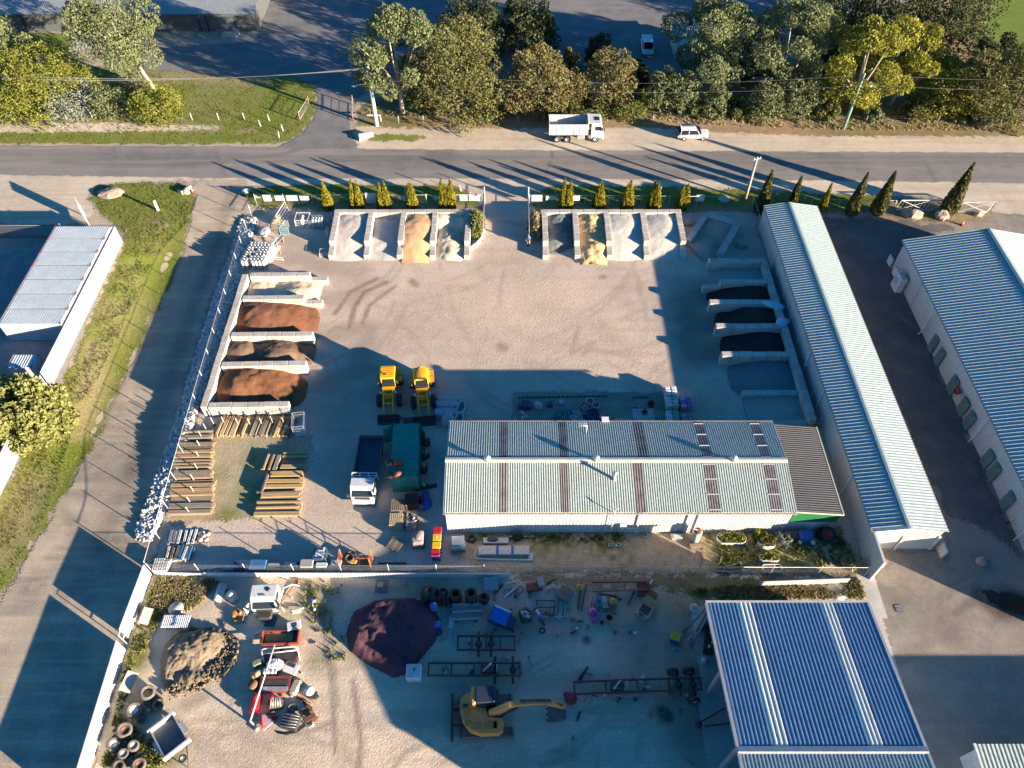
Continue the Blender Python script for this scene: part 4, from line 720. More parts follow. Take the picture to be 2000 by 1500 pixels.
# weeds and grass tufts: nobody could count them
def tufts(name,polys,n,mat,hgt=(.1,.3),seed=5,blades=4):
    rg=np.random.default_rng(seed);pts=[]
    for poly,frac in polys:
        P0=xy(poly);lo,hi=P0.min(0),P0.max(0);k=int(n*frac);q=[]
        while len(q)<k:
            p=lo+rg.random((k*2+10,2))*(hi-lo);p=p[seg_dist(p,P0,True)>0]
            dens=np.array([mnoise.noise((a[0]*.5,a[1]*.5,7.))for a in p]);p=p[dens>rg.uniform(-.6,.35,len(p))];q.extend(p.tolist())
        pts+=q[:k]
    P=np.array(pts);m=len(P)*blades;B=np.repeat(P,blades,0)+rg.normal(0,.07,(m,2));h=rg.uniform(hgt[0],hgt[1],m);a=rg.uniform(0,6.28,m);w=h*.28
    dx,dy=np.cos(a)*w,np.sin(a)*w;lx,ly=rg.normal(0,.4,m)*h,rg.normal(0,.4,m)*h
    V=np.stack([np.c_[B[:,0]-dx,B[:,1]-dy,np.zeros(m)],np.c_[B[:,0]+dx,B[:,1]+dy,np.zeros(m)],np.c_[B[:,0]+lx,B[:,1]+ly,h]],1).reshape(-1,3)
    me=bpy.data.meshes.new(name);me.from_pydata(V.tolist(),[],np.arange(3*m).reshape(m,3).tolist());at=me.attributes.new('v','FLOAT','POINT');at.data.foreach_set('value',np.repeat(rg.random(m),3).astype(np.float32));me.materials.append(mat);me.update()
    o=bpy.data.objects.new(name,me);S.collection.objects.link(o);o.location.z=.02;return tag(o,None,None,None,'stuff')
tufts('grass_tufts',[([(0,130),(330,145),(600,160),(615,200),(600,240),(540,278),(0,276)],.45),([(200,362),(340,358),(378,370),(370,430),(340,510),(250,700),(160,880),(30,1120),(0,1150),(0,990),(130,745),(250,470),(190,405)],.4),([(480,372),(880,366),(930,385),(930,400),(520,402)],.07),([(1045,380),(1090,364),(1480,375),(1730,390),(1720,405),(1045,402)],.08)],15000,lm('weed'),(.05,.16),5,3)
tufts('weeds',[([(305,1125),(420,1130),(390,1180),(320,1190),(300,1250),(265,1300),(235,1400),(330,1470),(330,1500),(200,1500),(255,1260)],.36),([(1400,1045),(1640,1040),(1680,1110),(1400,1105)],.22),([(560,1130),(680,1140),(640,1190),(690,1290),(640,1290),(600,1190)],.035),([(1340,1150),(1680,1135),(1690,1168),(1400,1172)],.15),([(890,1045),(1240,1043),(1230,1058),(900,1060)],.08)],2300,lm('bright'),(.1,.32),9,5)
tufts('dry_weeds',[([(305,1130),(430,1135),(380,1190),(320,1200),(300,1180)],.3),([(1400,1145),(1680,1135),(1690,1168),(1400,1170)],.3),([(700,225),(1000,235),(1300,240),(1650,255),(2000,255),(2000,235),(1500,230),(1000,222),(720,215)],.4)],2600,lm('straw'),(.1,.3),12,5)
# ------------------------------------------------------------------ fences and poles
m_wire=M('fence_wire',(.15,.155,.16),None,.2,.5,.4);m_post=M('galvanised_post',(.50,.51,.52),(.36,.35,.34),.4,.45,.3)
m_wood=M('weathered_pole',(.40,.36,.31),(.26,.22,.18),.6,.9,0,.3,2.);m_pw=M('white_paint',(.68,.68,.67),(.5,.48,.44),.4,.5)
m_gp=M('green_pole_paint',(.20,.34,.24),(.16,.24,.18),.4,.6)
def chain_fence(label,pts,H,posts,posth=None,sp=.16,group='chain link fences',rail=True,tilt=0.0):
    pts=[Vector((p[0],p[1],0))for p in pts];t=thing('chain_link_fence',label,'fence',pts[0],0,group);o0=pts[0];mb=MB();cum=0
    for a,b in zip(pts,pts[1:]):
        L=(b-a).length;d=(b-a)/L;n=Vector((d.y,-d.x,0))*.0022;k=int((L+H)/sp)
        for i in range(k):
            for sgn in(1,-1):
                x0_,z0=i*sp-H,0.;x1_,z1=i*sp,H
                if x0_<0:z0=-x0_;x0_=0
                if x1_>L:z1=H-(x1_-L);x1_=L
                if z1<=z0:continue
                if sgn<0:z0,z1=H-z0,H-z1
                p=a-o0+d*x0_+Vector((0,0,z0+.05));q=a-o0+d*x1_+Vector((0,0,z1+.05));u=Vector((0,0,.0022))
                mb.add([p+n,p+u,p-n,q+n,q+u,q-n],[(0,1,4,3),(1,2,5,4),(2,0,3,5)])
    mb.build('wire_mesh',m_wire,t);tot=[0]
    if rail:
        for a,b in zip(pts,pts[1:]):r=MB();r.cyl(a-o0+Vector((0,0,H+.05)),b-o0+Vector((0,0,H+.05)),.022,6);r.build('top_rail',m_post,t)
    for p in posts:
        pm=MB();p=Vector((p[0],p[1],0))-o0;pm.cyl(p,p+Vector((0,0,posth or H+.12)),.042,8);pm.build('post',m_post,t)
    return t
def along(a,b,n):return[Vector(a).lerp(Vector(b),i/(n-1))for i in range(n)]
A,B=Vector((-32.3,75.2,0)),Vector((-30.6,28.0,0))
chain_fence('long chain link fence along the rubble bank on the left of the yard',[A,B],1.9,along(A,B,17),2.05,.34)
A,B=Vector((-30.45,27.9,0)),Vector((29.8,27.65,0))
chain_fence('chain link fence between the upper yard and the lower junk yard',[A,B],1.55,along(A,B,16),1.85)
A,B=Vector((-32.2,77.6,0)),Vector((-3.6,77.6,0))
chain_fence('chain link road fence left of the gateway',[A,B],1.6,along(A,B,9),1.8)
A,B=Vector((2.2,77.6,0)),Vector((30.2,77.2,0))
chain_fence('chain link road fence right of the gateway',[A,B],1.6,along(A,B,9),1.8)
A,B=Vector((30.0,76.8,0)),Vector((29.75,43.0,0))
chain_fence('chain link fence squeezed between the right bays and the long shed',[A,B],1.8,along(A,B,11),2.0)
A,B=Vector((37.5,77.2,0)),Vector((48.0,77.0,0))
chain_fence('short chain link fence behind the two middle cypresses',[A,B],1.2,along(A,B,4),1.3)
# gateway posts and open gate leaves
for(b,tp,hl,lab)in(((1033,470),(1037,385),3.6,'right'),((945,452),(939,385),3.6,'left')):
    p=Vector((G(*b).x,77.4,0));q=Vector((G(*b).x,70.5,0));g=thing('gate','tall steel mesh gate leaf swung open on the %s side of the gateway'%lab,'gate',p,0,'entrance gate leaves');mb=MB();q=q-p
    mb.tube([(0,0,.1),(0,0,1.9),q+Vector((0,0,1.9)),q+Vector((0,0,.1))],.035,6,closed=True);mb.cyl((0,0,1.0),q+Vector((0,0,1.0)),.025,6);mb.build('frame',m_post,g)
    m2=MB()
    for i in range(24):y=q.y*i/24;m2.cyl((0,y,.1),(0,y,1.9),.008,4)
    m2.build('infill',m_wire,g);m3=MB();m3.cyl((0,.12,0),(0,.12,2.9),.07,8);m3.build('hinge_post',m_pw,g)
# boards on the road fence
for i,(x,y,w_,h_,lab)in enumerate(((527,395,.95,.9,'leftmost board on the corner of the road fence'),(552,392,1.1,.7,'white board second from the fence corner'),(576,391,1.35,.75,'white board third from the fence corner'),(600,391,1.1,.6,'white board fourth from the fence corner'),(727,398,1.3,1.5,'tall pale board between the second and third conifer group'),(792,394,.9,.6,'small board left of the fourth conifer group'),(856,394,.9,.6,'small board left of the conifer trio'),(908,394,1.15,.75,'board right of the conifer trio'),(926,394,1.5,.75,'board nearest to the gateway, left side'),
                        (1048,396,1.3,.9,'board nearest to the gateway, right side'),(1074,394,1.1,.6,'board left of the first right conifer pair'),(1122,395,1.1,.7,'board right of the first right conifer pair'),(1364,397,1.05,.9,'white board right of the last conifer pair'))):
    p=G(x,y+6);t=thing('fence_board','white '*('white' not in lab)+lab,'sign board',(p.x,77.5,0),0,'boards on the road fence');mb=MB();mb.box((0,-.04,1.25),(w_,.03,h_));mb.build('panel',m_pw,t);f=MB();f.box((0,0,1.25),(w_+.06,.03,h_+.06));f.build('frame',m_post,t)
# wire fences north of the road
def wire_fence(label,pts,H=1.1,mat=None,n=3,group='post and wire fences'):
    P=GL(pts);t=thing('wire_fence',label,'fence',P[0],0,group)
    for p in P:
        mb=MB();q=p-P[0];mb.cyl(q,q+Vector((0,0,H)),.05,6);mb.build('post',mat or m_pw,t)
    w_=MB()
    for a,b in zip(P,P[1:]):
        for k in range(n):z=H*(.35+.3*k);w_.cyl(a-P[0]+Vector((0,0,z)),b-P[0]+Vector((0,0,z)),.006,3)
    w_.build('wire',m_wire,t);return t
wire_fence('white post and wire fence across the grass at the top left',[(-22,229),(26,231),(79,234),(131,233),(182,233),(231,232),(278,233),(325,234),(376,235),(428,235),(478,235)],1.15)
wire_fence('thin post and wire fence in front of the tree belt, left part',[(779,240),(827,239),(873,240),(918,240),(966,238),(1012,240),(1062,239)],1.1,m_post)
wire_fence('thin post and wire fence in front of the tree belt, right part',[(1275,237),(1430,238),(1560,240),(1690,240),(1830,240),(1925,240),(1950,231),(2020,232)],1.1,m_wood)
for i,(b,lab)in enumerate((((526,236),'small white post in the grass near the field gate'),((509,247),'white guide post in the grass, second from the side road'),((553,256),'white guide post on the grass bank at the bend, upper'),((546,269),'white guide post on the grass bank at the bend, lower'),((792,379),'white guide post on the verge left of the fourth conifers'),((900,374),'white guide post on the verge near the gateway'),((919,388),'short white post beside the gateway boards'),((1048,385),'short white post right of the gateway'),((1085,377),'guide post on the right verge, first from the gateway'),((1137,377),'guide post on the right verge, second from the gateway'),((1188,377),'guide post on the right verge, third from the gateway'),((1238,377),'guide post on the right verge, fourth from the gateway'),((1290,377),'guide post on the right verge, fifth from the gateway'),((1420,378),'guide post on the right verge, closest to the power pole'),((1570,392),'guide post behind the end of the long shed'))):
    p=G(*b);t=thing('guide_post',lab,'guide post',p,RNG.uniform(-.2,.2),'white roadside posts');mb=MB();mb.box((0,0,.5),(.11,.05,1.0),tilt=('Y',RNG.uniform(-.1,.1)));mb.build('post',m_pw,t);r=MB();r.box((0,-.03,.82),(.09,.012,.12));r.build('reflector',M('red_reflector',(.4,.03,.02)),t)
# field gates at the side road
m_red=M('faded_red_steel',(.26,.10,.08),(.2,.1,.08),.6,.6,0,0,2.)
def field_gate(label,a,b,H=1.2):
    a,b=G(*a),G(*b);t=thing('field_gate',label,'gate',a,0,'field gates at the side road');d=b-a;mb=MB();mb.tube([(0,0,.2),(0,0,H),d+Vector((0,0,H)),d+Vector((0,0,.2))],.03,6,closed=True)
    for k in(.45,.7,.95):mb.cyl((0,0,H*k),d+Vector((0,0,H*k)),.014,4)
    mb.build('frame',m_post,t)
    for q in(Vector((0,0,0)),d):p=MB();p.cyl(q,q+Vector((0,0,H+.35)),.09,8);p.build('gate_post',m_red,t)
field_gate('open steel field gate with red posts on the grass bank',(586,236),(604,206));field_gate('open steel field gate with red posts right of the side road',(690,236),(690,205))
t=thing('barrier_rail','low white post and rail barrier behind the street lamp pole','barrier',G(711,237));mb=MB();d=G(744,237)-G(711,237);mb.box(d*.5+Vector((0,0,.95)),(d.length+.2,.1,.14));mb.build('rail',m_pw,t)
for q in(Vector((0,0,0)),d):p=MB();p.cyl(q,q+Vector((0,0,1.0)),.08,8);p.build('post',m_pw,t)
# poles
def pole(name,label,b,H,r,mat,cat='power pole'):
    t=thing(name,label,cat,G(*b));mb=MB();mb.cyl((0,0,-.2),(0,0,H),r,10,r*.68);mb.build('shaft',mat,t);return t
t=pole('street_lamp','pale power pole with lamp arm and crossarm beside the side road',(736,246),8.8,.3,M('pale_pole',(.66,.64,.6),(.42,.39,.34),.5,.9),'street lamp')
mb=MB();mb.box((0,-.15,8.3),(2.2,.12,.12));mb.build('crossarm',m_wood,t);mb=MB();mb.tube([(0,0,6.1),(-1.0,-.1,6.35),(-2.0,-.2,6.2)],.05,6);arm=mb.build('lamp_arm',m_post,t);mb=MB();mb.ell((-2.2,-.2,6.14),(.38,.16,.1),10,6);mb.build('lamp_head',m_pw,arm)
for x in(-1.0,-.55,.55,1.0):mb=MB();mb.cyl((x,-.15,8.36),(x,-.15,8.58),.05,8,.03);mb.build('insulator',m_pw,t)
mb=MB();mb.box((-.45,-.1,7.55),(.3,.25,.7));mb.build('fuse_box',m_post,t)
t2=pole('green_pole','leaning looking tall green pole with a small lamp by the wattle tree',(1647,252),8.3,.24,m_gp,'street lamp')
t2['label']='tall green pole with a small lamp in front of the wattle tree'
mb=MB();mb.tube([(0,0,7.6),(.7,-.3,7.3),(1.1,-.5,6.9)],.03,6);am=mb.build('lamp_arm',m_post,t2);mb=MB();mb.ell((1.2,-.55,6.75),(.22,.16,.12),10,6);mb.build('lamp_head',m_pw,am)
t3=pole('wooden_pole','weathered wooden power pole at the road end of the long shed',(1455,390),6.3,.2,m_wood);mb=MB();mb.box((0,-.12,6.1),(1.1,.1,.1),rz=.35);mb.build('crossarm',m_wood,t3)
for x in(-.4,.4):mb=MB();mb.cyl((x,-.12+x*.35,6.15),(x,-.12+x*.35,6.35),.045,8);mb.build('insulator',m_pw,t3)
ws=thing('overhead_wires','bundle of overhead wires running left from the street lamp pole','power line',G(736,246));o_=G(736,246)
for i,x in enumerate((-1.0,-.55,.55,1.0)):
    mb=MB();pts=[]
    for k in range(13):
        u=k/12;p=Vector((x,-.15,8.58)).lerp(Vector((-75+x,2.+x*.6,8.3)),u);p.z-=4*2.0*u*(1-u);pts.append(p)
    mb.tube(pts,.016,4);mb.build('wire',M('pale_cable',(.3,.3,.3)),ws)
ws=thing('overhead_wires','pair of thin overhead wires in front of the tree belt','power line',G(736,246));e_=G(1647,252)-o_
for z0,z1,dy in((8.3,8.0,0),(7.4,6.9,-.6)):
    mb=MB();pts=[]
    for k in range(15):u=k/14;p=Vector((0,dy,z0)).lerp(e_+Vector((0,dy,z1)),u);p.z-=4*1.5*u*(1-u);pts.append(p)
    for k in range(1,8):u=k/7;p=(e_+Vector((0,dy,z1))).lerp(Vector((150,dy,z1)),u);p.z-=4*1.2*u*(1-u);pts.append(p)
    mb.tube(pts,.007,4);mb.build('wire',MATS['pale_cable'],ws)
# white sheet fences
def sheet_fence(label,a,b,H,ribs=.25,group='white sheet metal fences',mat=None,gap=None):
    a,b=Vector((a[0],a[1],0)),Vector((b[0],b[1],0));t=thing('sheet_fence',label,'fence',a,0,group);d=b-a;n=Vector((d.y,-d.x,0)).normalized()
    mb=MB();mb.corr((0,0,0),d,(0,0,H),ribs,.03,nrm=n);mb.add([(0,0,0)-n*.02 if 0 else Vector((0,0,0))-n*.02,d-n*.02,d-n*.02+Vector((0,0,H)),Vector((0,0,H))-n*.02],[(3,2,1,0)]);mb.build('panel',mat or m_pw,t)
    r=MB();r.box(d*.5+Vector((0,0,H+.02)),(d.length,.08,.05),rz=math.atan2(d.y,d.x));r.build('capping',mat or m_pw,t);return t
sheet_fence('tall white sheet fence along the left lawn, beside the shipping containers',(-46.95,48.2),(-46.95,70.6),2.3);sheet_fence('tall white sheet fence on the left, below the round tree',(-46.7,30.0),(-46.9,47.9),2.3)
sheet_fence('white sheet fence along the driveway above the open gap, lower left',GL([(251,1247)])[0],GL([(297,1122)])[0],1.85,.3);sheet_fence('white sheet fence along the driveway below the open gap, lower left',GL([(150,1590)])[0],GL([(246,1268)])[0],1.85,.3)
gp=thing('pipe_barrier','short white pipe frame closing the gap between two white fences','frame',G(249,1258));mb=MB();d=G(253,1243)-G(247,1267);mb.tube([(0,0,0),(0,0,1.75),d+Vector((0,0,1.75)),d],.04,6);mb.build('frame',m_pw,gp);mb=MB();mb.cyl(Vector((0,0,.9)),d+Vector((0,0,.9)),.03,6);mb.build('rail',m_pw,gp)
sheet_fence('low white sheet strip along the bottom of the yard fence',(-25.9,27.55),(-.2,27.5),.75,.3);sheet_fence('white sheet strip on the yard fence below the vegetable beds',(20.6,26.7),(28.2,27.0),.85,.3)
sheet_fence('short white sheet piece on the yard fence near the grey blocks',(-30.2,27.75),(-26.0,27.6),.5,.3)
# left compound ---------------------------------------------------------------
struct(sheet('compound_floor',[(-300,445),(0,440),(235,440),(240,470),(120,745),(0,975),(-300,1400)],soil('compound_concrete',[(.22,.21,.20),(.17,.165,.16),(.27,.25,.23)],s=(.15,.6,6),bump=.2,edge=.3),.016,.5,.3))
m_cont=M('white_container',(.50,.54,.58),(.30,.25,.2),.3,.5,0,0,.8);m_ctop=M('container_roof',(.43,.51,.58),(.30,.28,.25),.35,.4,0,0,.8);m_cast=M('rusty_casting',(.28,.10,.06),None,.5,.7)
def container(label,loc,L,Wd,H,rz=0,mats=None,group=None,rib=.27,name='shipping_container',doors=True):
    ms,mtp=mats or(m_cont,m_ctop);t=thing(name,label,'container',loc,rz,group)
    mb=MB();mb.box((0,0,.12),(L,Wd,.24))
    for sx,sy in((1,1),(1,-1),(-1,1),(-1,-1)):mb.box((sx*(L/2-.06),sy*(Wd/2-.06),H/2),(.12,.12,H-.1))
    for sy in(1,-1):mb.box((0,sy*(Wd/2-.04),H-.09),(L-.24,.08,.1))
    for sx in(1,-1):mb.box((sx*(L/2-.04),0,H-.09),(.08,Wd-.24,.1))
    mb.build('frame',ms,t)
    for sy in(1,-1):m_=MB();m_.corr((-L/2+.1,sy*(Wd/2-.05),.2),(L-.2,0,0),(0,0,H-.3),rib,.035,nrm=(0,sy,0),topw=.3,ramp=.12);m_.build('side_wall',ms,t)
    e_=MB();e_.corr((L/2-.05,-Wd/2+.1,.2),(0,Wd-.2,0),(0,0,H-.3),rib,.03,nrm=(1,0,0),topw=.3,ramp=.12);e_.build('end_wall',ms,t)
    if doors:d_=MB();d_.corr((-L/2+.05,-Wd/2+.1,.2),(0,Wd-.2,0),(0,0,H-.3),.5,.03,nrm=(-1,0,0));d_.build('door',ms,t)
    r=MB();r.corr((-L/2+.1,-Wd/2+.06,H-.05),(L-.2,0,0),(0,Wd-.12,0),rib,.045,nrm=(0,0,1),topw=.3,ramp=.14);r.build('roof',mtp,t)
    for sx,sy in((1,1),(1,-1),(-1,1),(-1,-1)):k=MB();k.box((sx*(L/2-.07),sy*(Wd/2-.07),H-.02),(.17,.16,.1));k.build('corner_casting',m_cast,t)
    return t
y=70.55-1.14
first=container('white ribbed shipping container in the row beside the white fence',(-50.55,y,0),6.6,2.13,2.55,0,None,'row of white shipping containers')
for i in range(1,7):dup(first,(-50.55,y-2.28*i,0))
container('small white storage container below the container row',tuple(G(62,728)),2.6,1.7,1.9,0,None,None)
container('white container at the left edge below the round tree',(-50.5,38.5,0),6.0,2.4,2.4,R(-90))
sg=thing('sliding_gate','dark vertical bar sliding gate left of the container row','gate',(-60.5,71.4,0));mb=MB();mb.tube([(-6.5,0,.1),(-6.5,0,1.9),(6.6,0,1.9),(6.6,0,.1)],.05,6,closed=True)
for k in range(52):mb.box((-6.4+k*.25,0,1.0),(.05,.05,1.75))
mb.build('bar_panel',M('dark_gate_steel',(.10,.10,.095),None,.3,.5),sg)
for x in(-1.8,6.7):p=MB();p.cyl((x,-.2,0),(x,-.2,2.3),.08,8);p.build('post',m_post,sg)
sb=thing('sign_panel','big white sign panel on legs at the corner of the left compound','sign',tuple(G(170,432)),R(-58));mb=MB();mb.box((0,0,1.85),(2.3,.08,2.3));mb.build('panel',m_pw,sb)
for x in(-1.0,1.0):p=MB();p.box((x,.08,.95),(.1,.1,1.9));p.build('leg',m_post,sb)
# other buildings at the top --------------------------------------------------
m_grey=M('grey_roof_sheet',(.24,.26,.27),(.2,.2,.2),.3,.45,0,0,.3);m_dkw=M('charcoal_wall',(.085,.095,.10),(.11,.11,.10),.5,.6)
tb=thing('grey_building','long grey roofed building with charcoal wall at the top left','building');yA=G(100,62).y;xa,xb=-110.,G(500,66).x
mb=MB();mb.box(((xa+xb)/2,yA+9,1.5),(xb-xa,17.8,3.0));mb.build('wall',m_dkw,tb);mb=MB();mb.corr((xa,yA-.3,3.0),(xb-xa+.4,0,0),(0,9.3,1.5),.35,.012);mb.corr((xa,yA+9,4.5),(xb-xa+.4,0,0),(0,9.3,-1.5),.35,.03);mb.build('roof',m_grey,tb)
mb=MB();mb.box(((xa+xb)/2,yA-.36,2.95),(xb-xa,.14,.12));mb.build('gutter',m_dkw,tb)
for x in(56,395,410):q=G(x,62);mb=MB();mb.box((q.x,yA-.06,1.45),(.14,.12,2.9));mb.build('downpipe',m_black,tb)
for x,w_ in((18,3.0),(190,2.6),(447,2.4)):q=G(x,62);mb=MB();mb.box((q.x,yA-.02,1.1),(w_,.06,2.2));mb.build('door',M('grey_door',(.16,.17,.17),None,.3,.6),tb)
sb_=tag(MB().box((0,0,.2),(2.6,1.2,.4)).build('entry_step',m_conc,None,tuple(G(451,70))),'pale concrete step at the charcoal wall door','step')
wc=thing('white_cabin','white roofed cabin half hidden behind the huge gum tree','cabin',tuple(G(1322,118)));mb=MB();mb.box((3.2,3,1.2),(7.0,6,2.4));mb.build('wall',m_cream,wc);mb=MB();mb.corr((-.5,-.2,2.42),(7.4,0,0),(0,6.4,.4),.3,.03);mb.build('roof',m_roofs,wc)
gc=thing('grey_cabin','grey roofed cabin hidden between the tall gums','cabin',tuple(G(1425,165)));mb=MB();mb.box((3.2,3,1.2),(6.0,5,2.4));mb.build('wall',m_cream,gc);mb=MB();mb.corr((0,.3,2.42),(6.4,0,0),(0,5.4,.4),.3,.03);mb.build('roof',m_grey,gc)
# ------------------------------------------------------------------ vehicles
m_cw=M('white_vehicle_paint',(.62,.62,.60),(.5,.47,.42),.35,.28,0,0,.8,.5,.4);m_yel=M('yellow_machine_paint',(.82,.40,.012),(.45,.25,.03),.45,.4,0,0,1.2);m_rim=M('pale_rim',(.5,.5,.48),(.3,.27,.22),.5,.45,.3);m_dk=M('dark_machine_metal',(.04,.04,.042),(.09,.07,.05),.6,.6);m_lamp=M('lamp_lens',(.6,.55,.45),None,.2,.15);m_tail=M('tail_lens',(.35,.01,.01),None,.2,.2)
def wheel(par,c,R_,w,rim=None,axis='Y',n=20):
    """c local; a tyre part with a rim sub-part"""
    Mx=Matrix.Rotation(R(90),3,'X')if axis=='Y' else Matrix.Rotation(R(90),3,'Y');mb=MB();mb.tyre((0,0,0),R_,w,Mx,.58,n);o=mb.build('wheel',m_black,par,c)
    r=MB();r.lathe([(R_*.58,-w*.36),(R_*.5,-w*.42),(R_*.3,-w*.15),(R_*.12,-w*.3),(R_*.12,w*.3),(R_*.3,w*.15),(R_*.5,w*.42),(R_*.58,w*.36)],(0,0,0),14,Mx);r.build('rim',rim or m_rim,o);return o
def loft(mb,st):
    """st: list of (x, [(y, z) half outline from bottom centre to top centre])"""
    n=len(st[0][1]);rings=[]
    for x,o in st:rings.append([(x,y,z)for y,z in o]+[(x,-y,z)for y,z in reversed(o)])
    m=2*n;vs=[v for r in rings for v in r];fs=[]
    for i in range(len(st)-1):
        for k in range(m):l=(k+1)%m;fs.append((i*m+k,i*m+l,(i+1)*m+l,(i+1)*m+k))
    fs+=[tuple(range(m)),tuple((len(st)-1)*m+k for k in range(m-1,-1,-1))];return mb.add(vs,fs,True)
def car(name,label,loc,rz,ute=False,L=4.4,W_=1.8,H=1.65,paint=None):
    p=paint or m_cw;t=thing(name,label,'car' if not ute else 'ute',loc,rz);hl=L/2;hw=W_/2;mb=MB()
    def sec(x,w,zt,zb=.3):return(x,[(0,zb),(w*.9,zb),(w,zb+.18),(w,zt-.2),(w*.93,zt-.03),(w*.6,zt),(0,zt+.015)])
    sh=.95
    loft(mb,[sec(-hl,hw*.86,.85,.42),sec(-hl+.12,hw*.95,sh),sec(-hl*.5,hw,sh+.02),sec(.2,hw,sh),sec(hl*.5,hw*.99,sh-.03),sec(hl*.78,hw*.95,.86),sec(hl-.1,hw*.86,.76),sec(hl,hw*.75,.62,.42)]);mb.build('body',p,t)
    rx0,rx1=(-hl*.82,hl*.12)if not ute else(-hl*.05,hl*.3)
    g=MB();gx0,gx1=rx0-(.32 if not ute else.1),rx1+.75
    if ute:gx0,gx1=-.15,1.45
    def gs(x,w,zt):return(x,[(0,sh-.05),(w,sh-.05),(w*.97,sh+.1),(w*.86,zt),(0,zt+.02)])
    loft(g,[gs(gx0,hw*.9,sh),gs(rx0,hw*.94,H-.05),gs((rx0+rx1)/2,hw*.95,H),gs(rx1,hw*.92,H-.04),gs(gx1,hw*.84,sh)]);g.build('windows',m_glass,t)
    r=MB();loft(r,[(x,[(0,H-.08),(w,H-.08),(w*.96,H+.005),(0,H+.04)])for x,w in((rx0-.06,hw*.8),(rx0+.1,hw*.86),(rx1-.1,hw*.86),(rx1+.08,hw*.78))]);r.build('roof',p,t)
    for sy in(1,-1):
        for xp in(rx1+.04,(rx0+rx1)/2,rx0):q=MB();q.tube([(xp+(.42 if xp>rx1 else-.1 if xp==rx0 else 0),sy*hw*.93,sh),(xp,sy*hw*.84,H-.04)],.045,5);q.build('pillar',p,t)
        q=MB();q.ell((gx1-.35,sy*(hw+.1),sh+.12),(.1,.1,.08),8,5);q.build('mirror',p,t)
        q=MB();q.ell((hl-.14,sy*hw*.66,.7),(.14,.2,.09),8,5);q.build('headlight',m_lamp,t)
        q=MB();q.box((-hl+.06,sy*hw*.78,.82),(.1,.2,.26));q.build('tail_light',m_tail,t)
    for sx in(-.58,.6):
        for sy in(1,-1):wheel(t,(sx*hl,sy*(hw-.1),.34),.34,.22)
    if ute:
        b=MB();b.box((-hl*.55,0,sh+.2),(hl*.85,W_*.92,.36));b.build('canopy',p,t)
    b=MB();b.box((hl*.97,0,.45),(.12,W_*.8,.16));b.build('bumper',m_dk,t);b=MB();b.box((-hl*.985,0,.5),(.1,W_*.8,.18));b.build('rear_bumper',m_dk,t);return t
car('parked_car','white hatchback style car parked on the gravel shoulder under the trees',tuple(G(1352,268)),0,False,4.4,1.85,1.62)
car('utility_vehicle','white utility with canopy parked in the shaded car park',tuple(G(1263,98)),R(-93),True,5.1,1.85,1.75)
# tipper truck on the road shoulder
def truck_cab(par,x0,x1,hw,z0,z1,paint,slope=.25,front=1):
    """box cab from x0 (back) to x1 (front)"""
    mb=MB();mb.side([(x0,z0),(x1,z0),(x1+.02,z0+(z1-z0)*.45),(x1-slope,z1-.12),(x1-slope-.15,z1),(x0+.1,z1),(x0,z1-.12)],-hw,hw);b=mb.build('cab',paint,par)
    zm=z0+(z1-z0)*.48;g=MB();n=Vector((1,0,.35)).normalized();a,c=Vector((x1+.03,0,zm)),Vector((x1-slope+.04,0,z1-.2));g.add([a+Vector((0,-hw*.9,0)),a+Vector((0,hw*.9,0)),c+Vector((0,hw*.85,0)),c+Vector((0,-hw*.85,0)),a+Vector((-.1,-hw*.9,0)),a+Vector((-.1,hw*.9,0)),c+Vector((-.1,hw*.85,0)),c+Vector((-.1,-hw*.85,0))],[(0,1,2,3),(7,6,5,4),(0,4,5,1),(1,5,6,2),(2,6,7,3),(3,7,4,0)]);g.build('windscreen',m_glass,par)
    for sy in(1,-1):
        w_=MB();w_.box(((x0+x1)/2+.1,sy*(hw+.005),zm+.35),((x1-x0)*.52,.03,.6));w_.build('side_window',m_glass,par)
        m_=MB();m_.box((x1+.12,sy*(hw+.18),zm+.3),(.1,.2,.45));m_.build('mirror',m_dk,par)
        h=MB();h.box((x1+.01,sy*hw*.72,z0+.22),(.06,.34,.18));h.build('headlight',m_lamp,par)
    bb=MB();bb.rbox((x1+.06,0,z0-.08),(.26,hw*2,.36),.05);bb.build('bumper',paint,par)
    gr=MB();gr.box((x1+.025,0,z0+.5),(.04,hw*1.3,.4));gr.build('grille',m_dk,par);return b
tk=thing('tipper_truck','white three axle tipper truck standing on the road shoulder','truck',tuple(G(1124,269)),R(0))
mb=MB();mb.box((-.2,.42,.85),(6.8,.16,.26));mb.box((-.2,-.42,.85),(6.8,.16,.26));mb.box((-3.5,0,.85),(.16,.7,.26));mb.box((1.2,0,.85),(.16,.7,.26));mb.build('chassis',m_dk,tk)
mb=MB();hw=1.2;L0,L1=-3.75,1.55;zb,zt=1.25,2.75
for a in(1,-1):mb.prism([(L0,a*hw-.04),(L1,a*hw-.04),(L1,a*hw+.04),(L0,a*hw+.04)],zb,zt)
mb.box(((L0+L1)/2,0,zb),(L1-L0,2*hw,.12));mb.box((L1-.03,0,(zb+zt)/2+.15),(.08,2*hw,zt-zb+.3));mb.box((L0+.03,0,(zb+zt)/2),(.08,2*hw,zt-zb))
for a in(1,-1):
    mb.box(((L0+L1)/2,a*(hw+.03),zt),(L1-L0+.1,.14,.1))
    for k in range(7):mb.box((L0+.3+k*.78,a*(hw+.06),(zb+zt)/2),(.1,.06,zt-zb))
mb.build('tipper_body',m_cw,tk);mb=MB();mb.box(((L0+L1)/2,0,zb+.08),(L1-L0-.12,2*hw-.12,.04));mb.build('tub_floor',M('dusty_tub_floor',(.42,.36,.29),None,.4,.8),tk)
